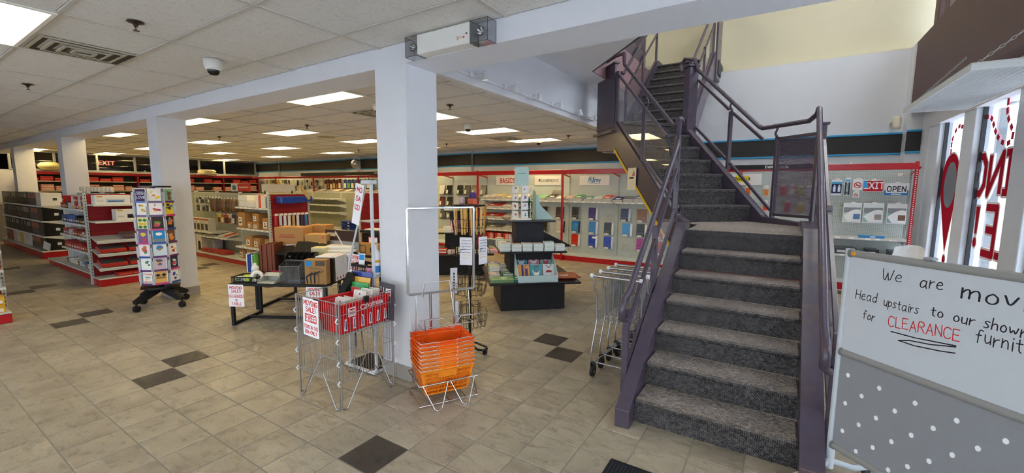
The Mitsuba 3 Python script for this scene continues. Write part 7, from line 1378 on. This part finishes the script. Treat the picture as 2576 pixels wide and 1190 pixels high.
pin = unary_union([Polygon([(8.86 + .39 * math.cos(t), 1.80 + .42 * math.sin(t)) for t in np.linspace(-.45, math.pi + .45, 30)] + [(8.73, .78)])]); hole_ = Polygon([(8.83 + .27 * math.cos(t) + .0, 1.76 + .34 * math.sin(t)) for t in np.linspace(0, 6.2, 30)])
k = pane_paint('painted_pin', 'painted red map pin with grey oval on the first window pane', pin.difference(hole_)); b = B(); b.poly(hole_, .001, '#5f6670', MWo, (2.089, 0, 0)); b.put(sub(k, 'grey_oval'), 'gloss')
pane_paint('painted_dot', 'small painted red dot below the tip of the map pin', Polygon([(8.72 + .06 * math.cos(t), .66 + .06 * math.sin(t)) for t in np.linspace(0, 6.2, 14)]))
TR = [(8.96, 2.26), (8.97, 2.36), (8.95, 2.45), (8.85, 2.55), (8.72, 2.60), (8.60, 2.58), (7.98, 2.52), (7.88, 2.57), (7.72, 2.59), (7.58, 2.55), (7.50, 2.47), (7.42, 2.38), (7.32, 2.30), (7.18, 2.23), (7.02, 2.21), (6.94, 2.28), (7.0, 2.38), (7.10, 2.48), (7.16, 2.58), (7.17, 2.68)]
for n in range(len(TR)):
    p = np.array(TR[n]); q = np.array(TR[min(n + 1, len(TR) - 1)]) - np.array(TR[max(n - 1, 0)]); q = q / np.linalg.norm(q); k = thing('painted_dash', 'painted red dash of the dotted route on the window panes', 'window lettering', 'dashes of the painted route'); b = B(); b.poly(LineString([tuple(p - q * .04), tuple(p + q * .04)]).buffer(.028, cap_style=2), .0015, '#c02a44', MWo, (2.088, 0, 0)); b.put(k, 'matte')

# ================================================================ ceiling devices
for n, (x, y) in enumerate([(-3.88, 1.2), (-7.29, 1.23), (-3.95, 4.6), (-7.51, 4.72), (-3.98, 8.51), (-7.46, 8.54), (-11.0, 4.75), (-11.0, 8.55)]):
    k = thing('sprinkler', ['metal sprinkler head nearest the camera in the front ceiling', 'metal sprinkler head farther left in the front ceiling', 'sprinkler head right of the front column', 'sprinkler head above the middle of the sales floor', 'sprinkler head near the back wall by the stair', 'sprinkler head near the back wall, farther left', 'sprinkler head far back above the middle island', 'sprinkler head farthest back by the black band'][n], 'sprinkler')
    b = B((x, y, CZ)); b.lathe([(0, .002), (.045, .0), (.05, -.006), (.02, -.012), (.012, -.03), (.012, -.035), (0, -.035)], '#2e2721', 12); b.put(sub(k, 'escutcheon'), 'gloss')
    b = B((x, y, CZ)); 
    for s in (-1, 1): b.tube([(s * .012, 0, -.03), (s * .016, 0, -.045), (s * .004, 0, -.06)], .003, '#6a5a4a', 5)
    b.cyl((0, 0, -.06), (0, 0, -.064), .02, '#3a3028', 10); b.put(sub(k, 'deflector'), 'gloss')
for n, (x, y) in enumerate([(-4.42, 1.9), (-4.76, 4.05), (-4.83, 6.11), (-4.86, 8.78)]):
    k = thing('dome_camera', ['white dome camera on the front ceiling', 'white dome camera just left of the front column', 'white dome camera right of the front column', 'white dome camera at the back over the bright light'][n], 'security camera'); b = B((x, y, CZ - .004)); b.lathe([(0, 0), (.075, 0), (.075, -.055), (.06, -.085), (.05, -.09), (0, -.09)], '#dcdad2', 20); b.put(sub(k, 'housing'), 'paint'); b = B((x, y, CZ - .004)); b.lathe([(.048, -.088), (.046, -.11), (.03, -.128), (0, -.134)], '#141416', 16); b.put(sub(k, 'dome'), 'gloss')
for n, (x, y, w, d) in enumerate(vents_at):
    k = thing('air_vent', ['stepped square air vent beside the front fluorescent light', 'square air vent left of the front column', 'square air vent near the back wall'][n], 'air vent'); b = B((x, y, CZ - .006))
    for i, q in enumerate((1, .74, .48, .24)):
        a, e, z = w / 2 * q, d / 2 * q, -.004 * i; t = .02
        for (x0, x1, y0, y1) in ((-a, a, -e, -e + t), (-a, a, e - t, e), (-a, -a + t, -e, e), (a - t, a, -e, e)): b.box(x0, x1, y0, y1, z - .003, z + .006, '#b5ae9a')
        a2, e2 = a - t, e - t; a3, e3 = a2 - .035, e2 - .035
        if a3 > .02:
            o4, i4 = [(-a2, -e2, z), (a2, -e2, z), (a2, e2, z), (-a2, e2, z)], [(-a3, -e3, z + .004), (a3, -e3, z + .004), (a3, e3, z + .004), (-a3, e3, z + .004)]
            for s in range(4): s2 = (s + 1) % 4; b.quad(o4[s], o4[s2], tuple(np.array(i4[s2]) + [0, 0, .0]), tuple(np.array(i4[s]) + [0, 0, .0]), '#3a352c')
    b.put(sub(k, 'louvre'), 'paint')
k = thing('round_vent', 'faint round plate in the back ceiling', 'ceiling plate'); b = B((-8.9, 6.05, CZ)); b.lathe([(0, -.004), (.19, -.004), (.2, 0)], '#a89f88', 20); b.put(k, 'paint')
k = thing('smoke_detector', 'small white smoke detector in the back ceiling', 'smoke detector'); b = B((-8.0, 6.45, CZ)); b.lathe([(0, -.04), (.05, -.038), (.065, -.012), (.065, 0)], '#d6d2c6', 16); b.put(k, 'paint')
# emergency light on the beam
k = thing('emergency_light', 'white emergency light box with clear end covers on the beam above the column', 'emergency light')
b = B(); b.cbox(-2.37, -1.87, 2.39, 2.489, 2.66, 2.80, '#dfddd6', .005); b.put(sub(k, 'case'), 'paint')
b = B(); b.box(-1.93, -1.915, 2.388, 2.39, 2.70, 2.712, '#c8502a'); b.box(-1.955, -1.94, 2.388, 2.39, 2.70, 2.715, '#d8b0a0'); b.box(-1.905, -1.89, 2.387, 2.39, 2.722, 2.73, '#1a1a1a'); b.box(-1.985, -1.965, 2.388, 2.39, 2.695, 2.72, '#c9b4a8'); b.put(sub(k, 'indicator'), 'paint')
for x0, x1 in ((-2.49, -2.372), (-1.868, -1.72)):
    b = B(); P = [(x0, 2.39, 2.655), (x1, 2.39, 2.655), (x1, 2.488, 2.655), (x0, 2.488, 2.655), (x0, 2.39, 2.80), (x1, 2.39, 2.80), (x1, 2.488, 2.80), (x0, 2.488, 2.80)]
    for q in ((0, 1, 5, 4), (0, 3, 7, 4), (1, 2, 6, 5), (0, 1, 2, 3)): b.quad(*[P[i] for i in q])
    q_ = b.put(sub(k, 'clear_cover'), 'smoke_glass'); b = B()
    for a, e in ((0, 1), (1, 2), (0, 3), (0, 4), (1, 5), (2, 6), (4, 5), (5, 6), (3, 7), (4, 7)): b.tube([P[a], P[e]], .0016, '#3a3c3e', 4)
    b.put(sub(q_, 'edge'), 'paint')
    b = B(((x0 + x1) / 2, 2.44, 2.73), 0, rot(90, 'x')); b.lathe([(.008, -.03), (.02, -.01), (.032, .02), (.034, .028), (.03, .03), (.024, .012), (0, -.005)], '#e9e9ea', 14); b.put(sub(k, 'lamp_head'), 'chrome')
# track lights on the bulkhead
TRK = thing('light_track', 'white track of spotlights along the bulkhead under the upper floor', 'track light'); b = B(); b.cbox(-2.98, -2.95, 3.0, 7.4, 2.885, 2.915, '#dcdde2', .004); b.put(sub(TRK, 'track'), 'paint')
for y in (3.81, 4.48, 5.07, 5.73, 6.45, 7.1):
    b = B(); b.cbox(-2.99, -2.93, y - .06, y + .02, 2.875, 2.925, '#dcdde2', .004); b.tube([(-2.94, y, 2.9), (-2.88, y + .02, 2.91), (-2.86, y + .06, 2.92)], .006, '#c9cace', 5); q = b.put(sub(TRK, 'bracket'), 'paint')
    b = B((-2.85, y + .09, 2.90), 0, rot(14, 'x')); b.lathe([(0, .05), (.02, .05), (.022, .02), (.04, -.03), (.042, -.045), (.036, -.045), (.03, -.02), (0, -.01)], '#dfe0e2', 14); q = b.put(sub(TRK, 'spot_head'), 'gloss')
    b = B((-2.85, y + .09, 2.90), 0, rot(14, 'x')); b.cyl((0, 0, -.034), (0, 0, -.03), .03, '#fff6e0', 12); b.put(sub(q, 'lens'), 'lamp_glass', emitter={'type': 'area', 'radiance': {'type': 'rgb', 'value': [26, 20, 12]}})
k = thing('wall_nozzle', 'brass sprinkler on the bulkhead above the spotlight track', 'sprinkler'); b = B((-2.98, 4.15, 3.16), 0, rot(90, 'y')); b.lathe([(0, 0), (.03, .0), (.03, .01), (.012, .02), (.012, .05), (.02, .055), (0, .06)], '#6a6058', 10); b.put(k, 'steel')
# grille fixture hung by chains before the window
HT = thing('grille_heater', 'long white ceiling fixture with wire grille hung by chains near the window', 'heater'); hx0, hx1, hy0, hy1, hz_ = 1.235, 1.82, 5.05, 7.38, 2.655
b = B(); 
for (x0, x1, y0, y1) in ((hx0, hx0 + .02, hy0, hy1), (hx1 - .02, hx1, hy0, hy1), (hx0, hx1, hy0, hy0 + .02), (hx0, hx1, hy1 - .02, hy1)): b.cbox(x0, x1, y0, y1, hz_, hz_ + .055, '#d4d8d6', .003)
b.box(hx0, hx1, hy0, hy1, hz_ + .055, hz_ + .06, '#d4d8d6'); b.put(sub(HT, 'frame'), 'paint')
b = B(); b.box(hx0 + .02, hx1 - .02, hy0 + .02, hy1 - .02, hz_ + .045, hz_ + .05, '#2c2f31'); b.put(sub(HT, 'reflector'), 'paint')
b = B()
for i in range(1, 12): x = hx0 + (hx1 - hx0) * i / 12; b.box(x - .003, x + .003, hy0, hy1, hz_ + .001, hz_ + .012, '#d9dcdc')
for i in range(1, 78): y = hy0 + (hy1 - hy0) * i / 78; b.box(hx0, hx1, y - .003, y + .003, hz_ + .001, hz_ + .008, '#d9dcdc')
b.put(sub(HT, 'grille'), 'paint')
def chain(p, q, name):
    p, q = np.array(p, float), np.array(q, float); d = q - p; L = np.linalg.norm(d); d /= L; u = np.cross(d, [0, 0, 1.0]); u /= np.linalg.norm(u); v = np.cross(d, u); b = B(); n = int(L / .036)
    for i in range(n):
        o = p + d * (i + .5) * L / n; a = u if i % 2 else v; b.tube([tuple(o + d * .022 * math.cos(t) + a * .010 * math.sin(t)) for t in np.linspace(0, 6.28, 9)[:-1]], .0028, '#b9bcbc', 4, True)
    b.put(sub(HT, name), 'steel')
chain((1.28, 5.1, hz_ + .06), (1.79, 4.85, 3.18), 'chain'); chain((1.28, 7.3, hz_ + .06), (1.26, 5.3, hz_ + .16), 'chain'); 
k = thing('corner_sensor', 'small cream motion sensor in the corner below the brown band', 'sensor'); b = B((1.60, 9.95, 2.84), 0); b.lathe([(0, -.11), (.05, -.1), (.06, -.04), (.06, .08), (.05, .11), (0, .115)], '#e6dfc8', 14); b.cbox(-.02, .02, .0, .56, .05, .08, '#d8d2c0', .004); b.put(k, 'paint')
k = thing('door_mat', 'dark grey ribbed door mat on the tiles before the stair', 'mat'); b = B((-.52, 2.0, 0), 0)
b.cbox(-.27, .95, -1.5, .41, .001, .011, '#25272b', .003); b.put(sub(k, 'mat'), 'matte')
b = B((-.52, 2.0, 0), 0)
for i in range(58): b.box(-.25 + .0203 * i, -.25 + .0203 * i + .01, -1.46, .38, .011, .0145, '#2e3035')
b.put(sub(k, 'ribs'), 'matte')
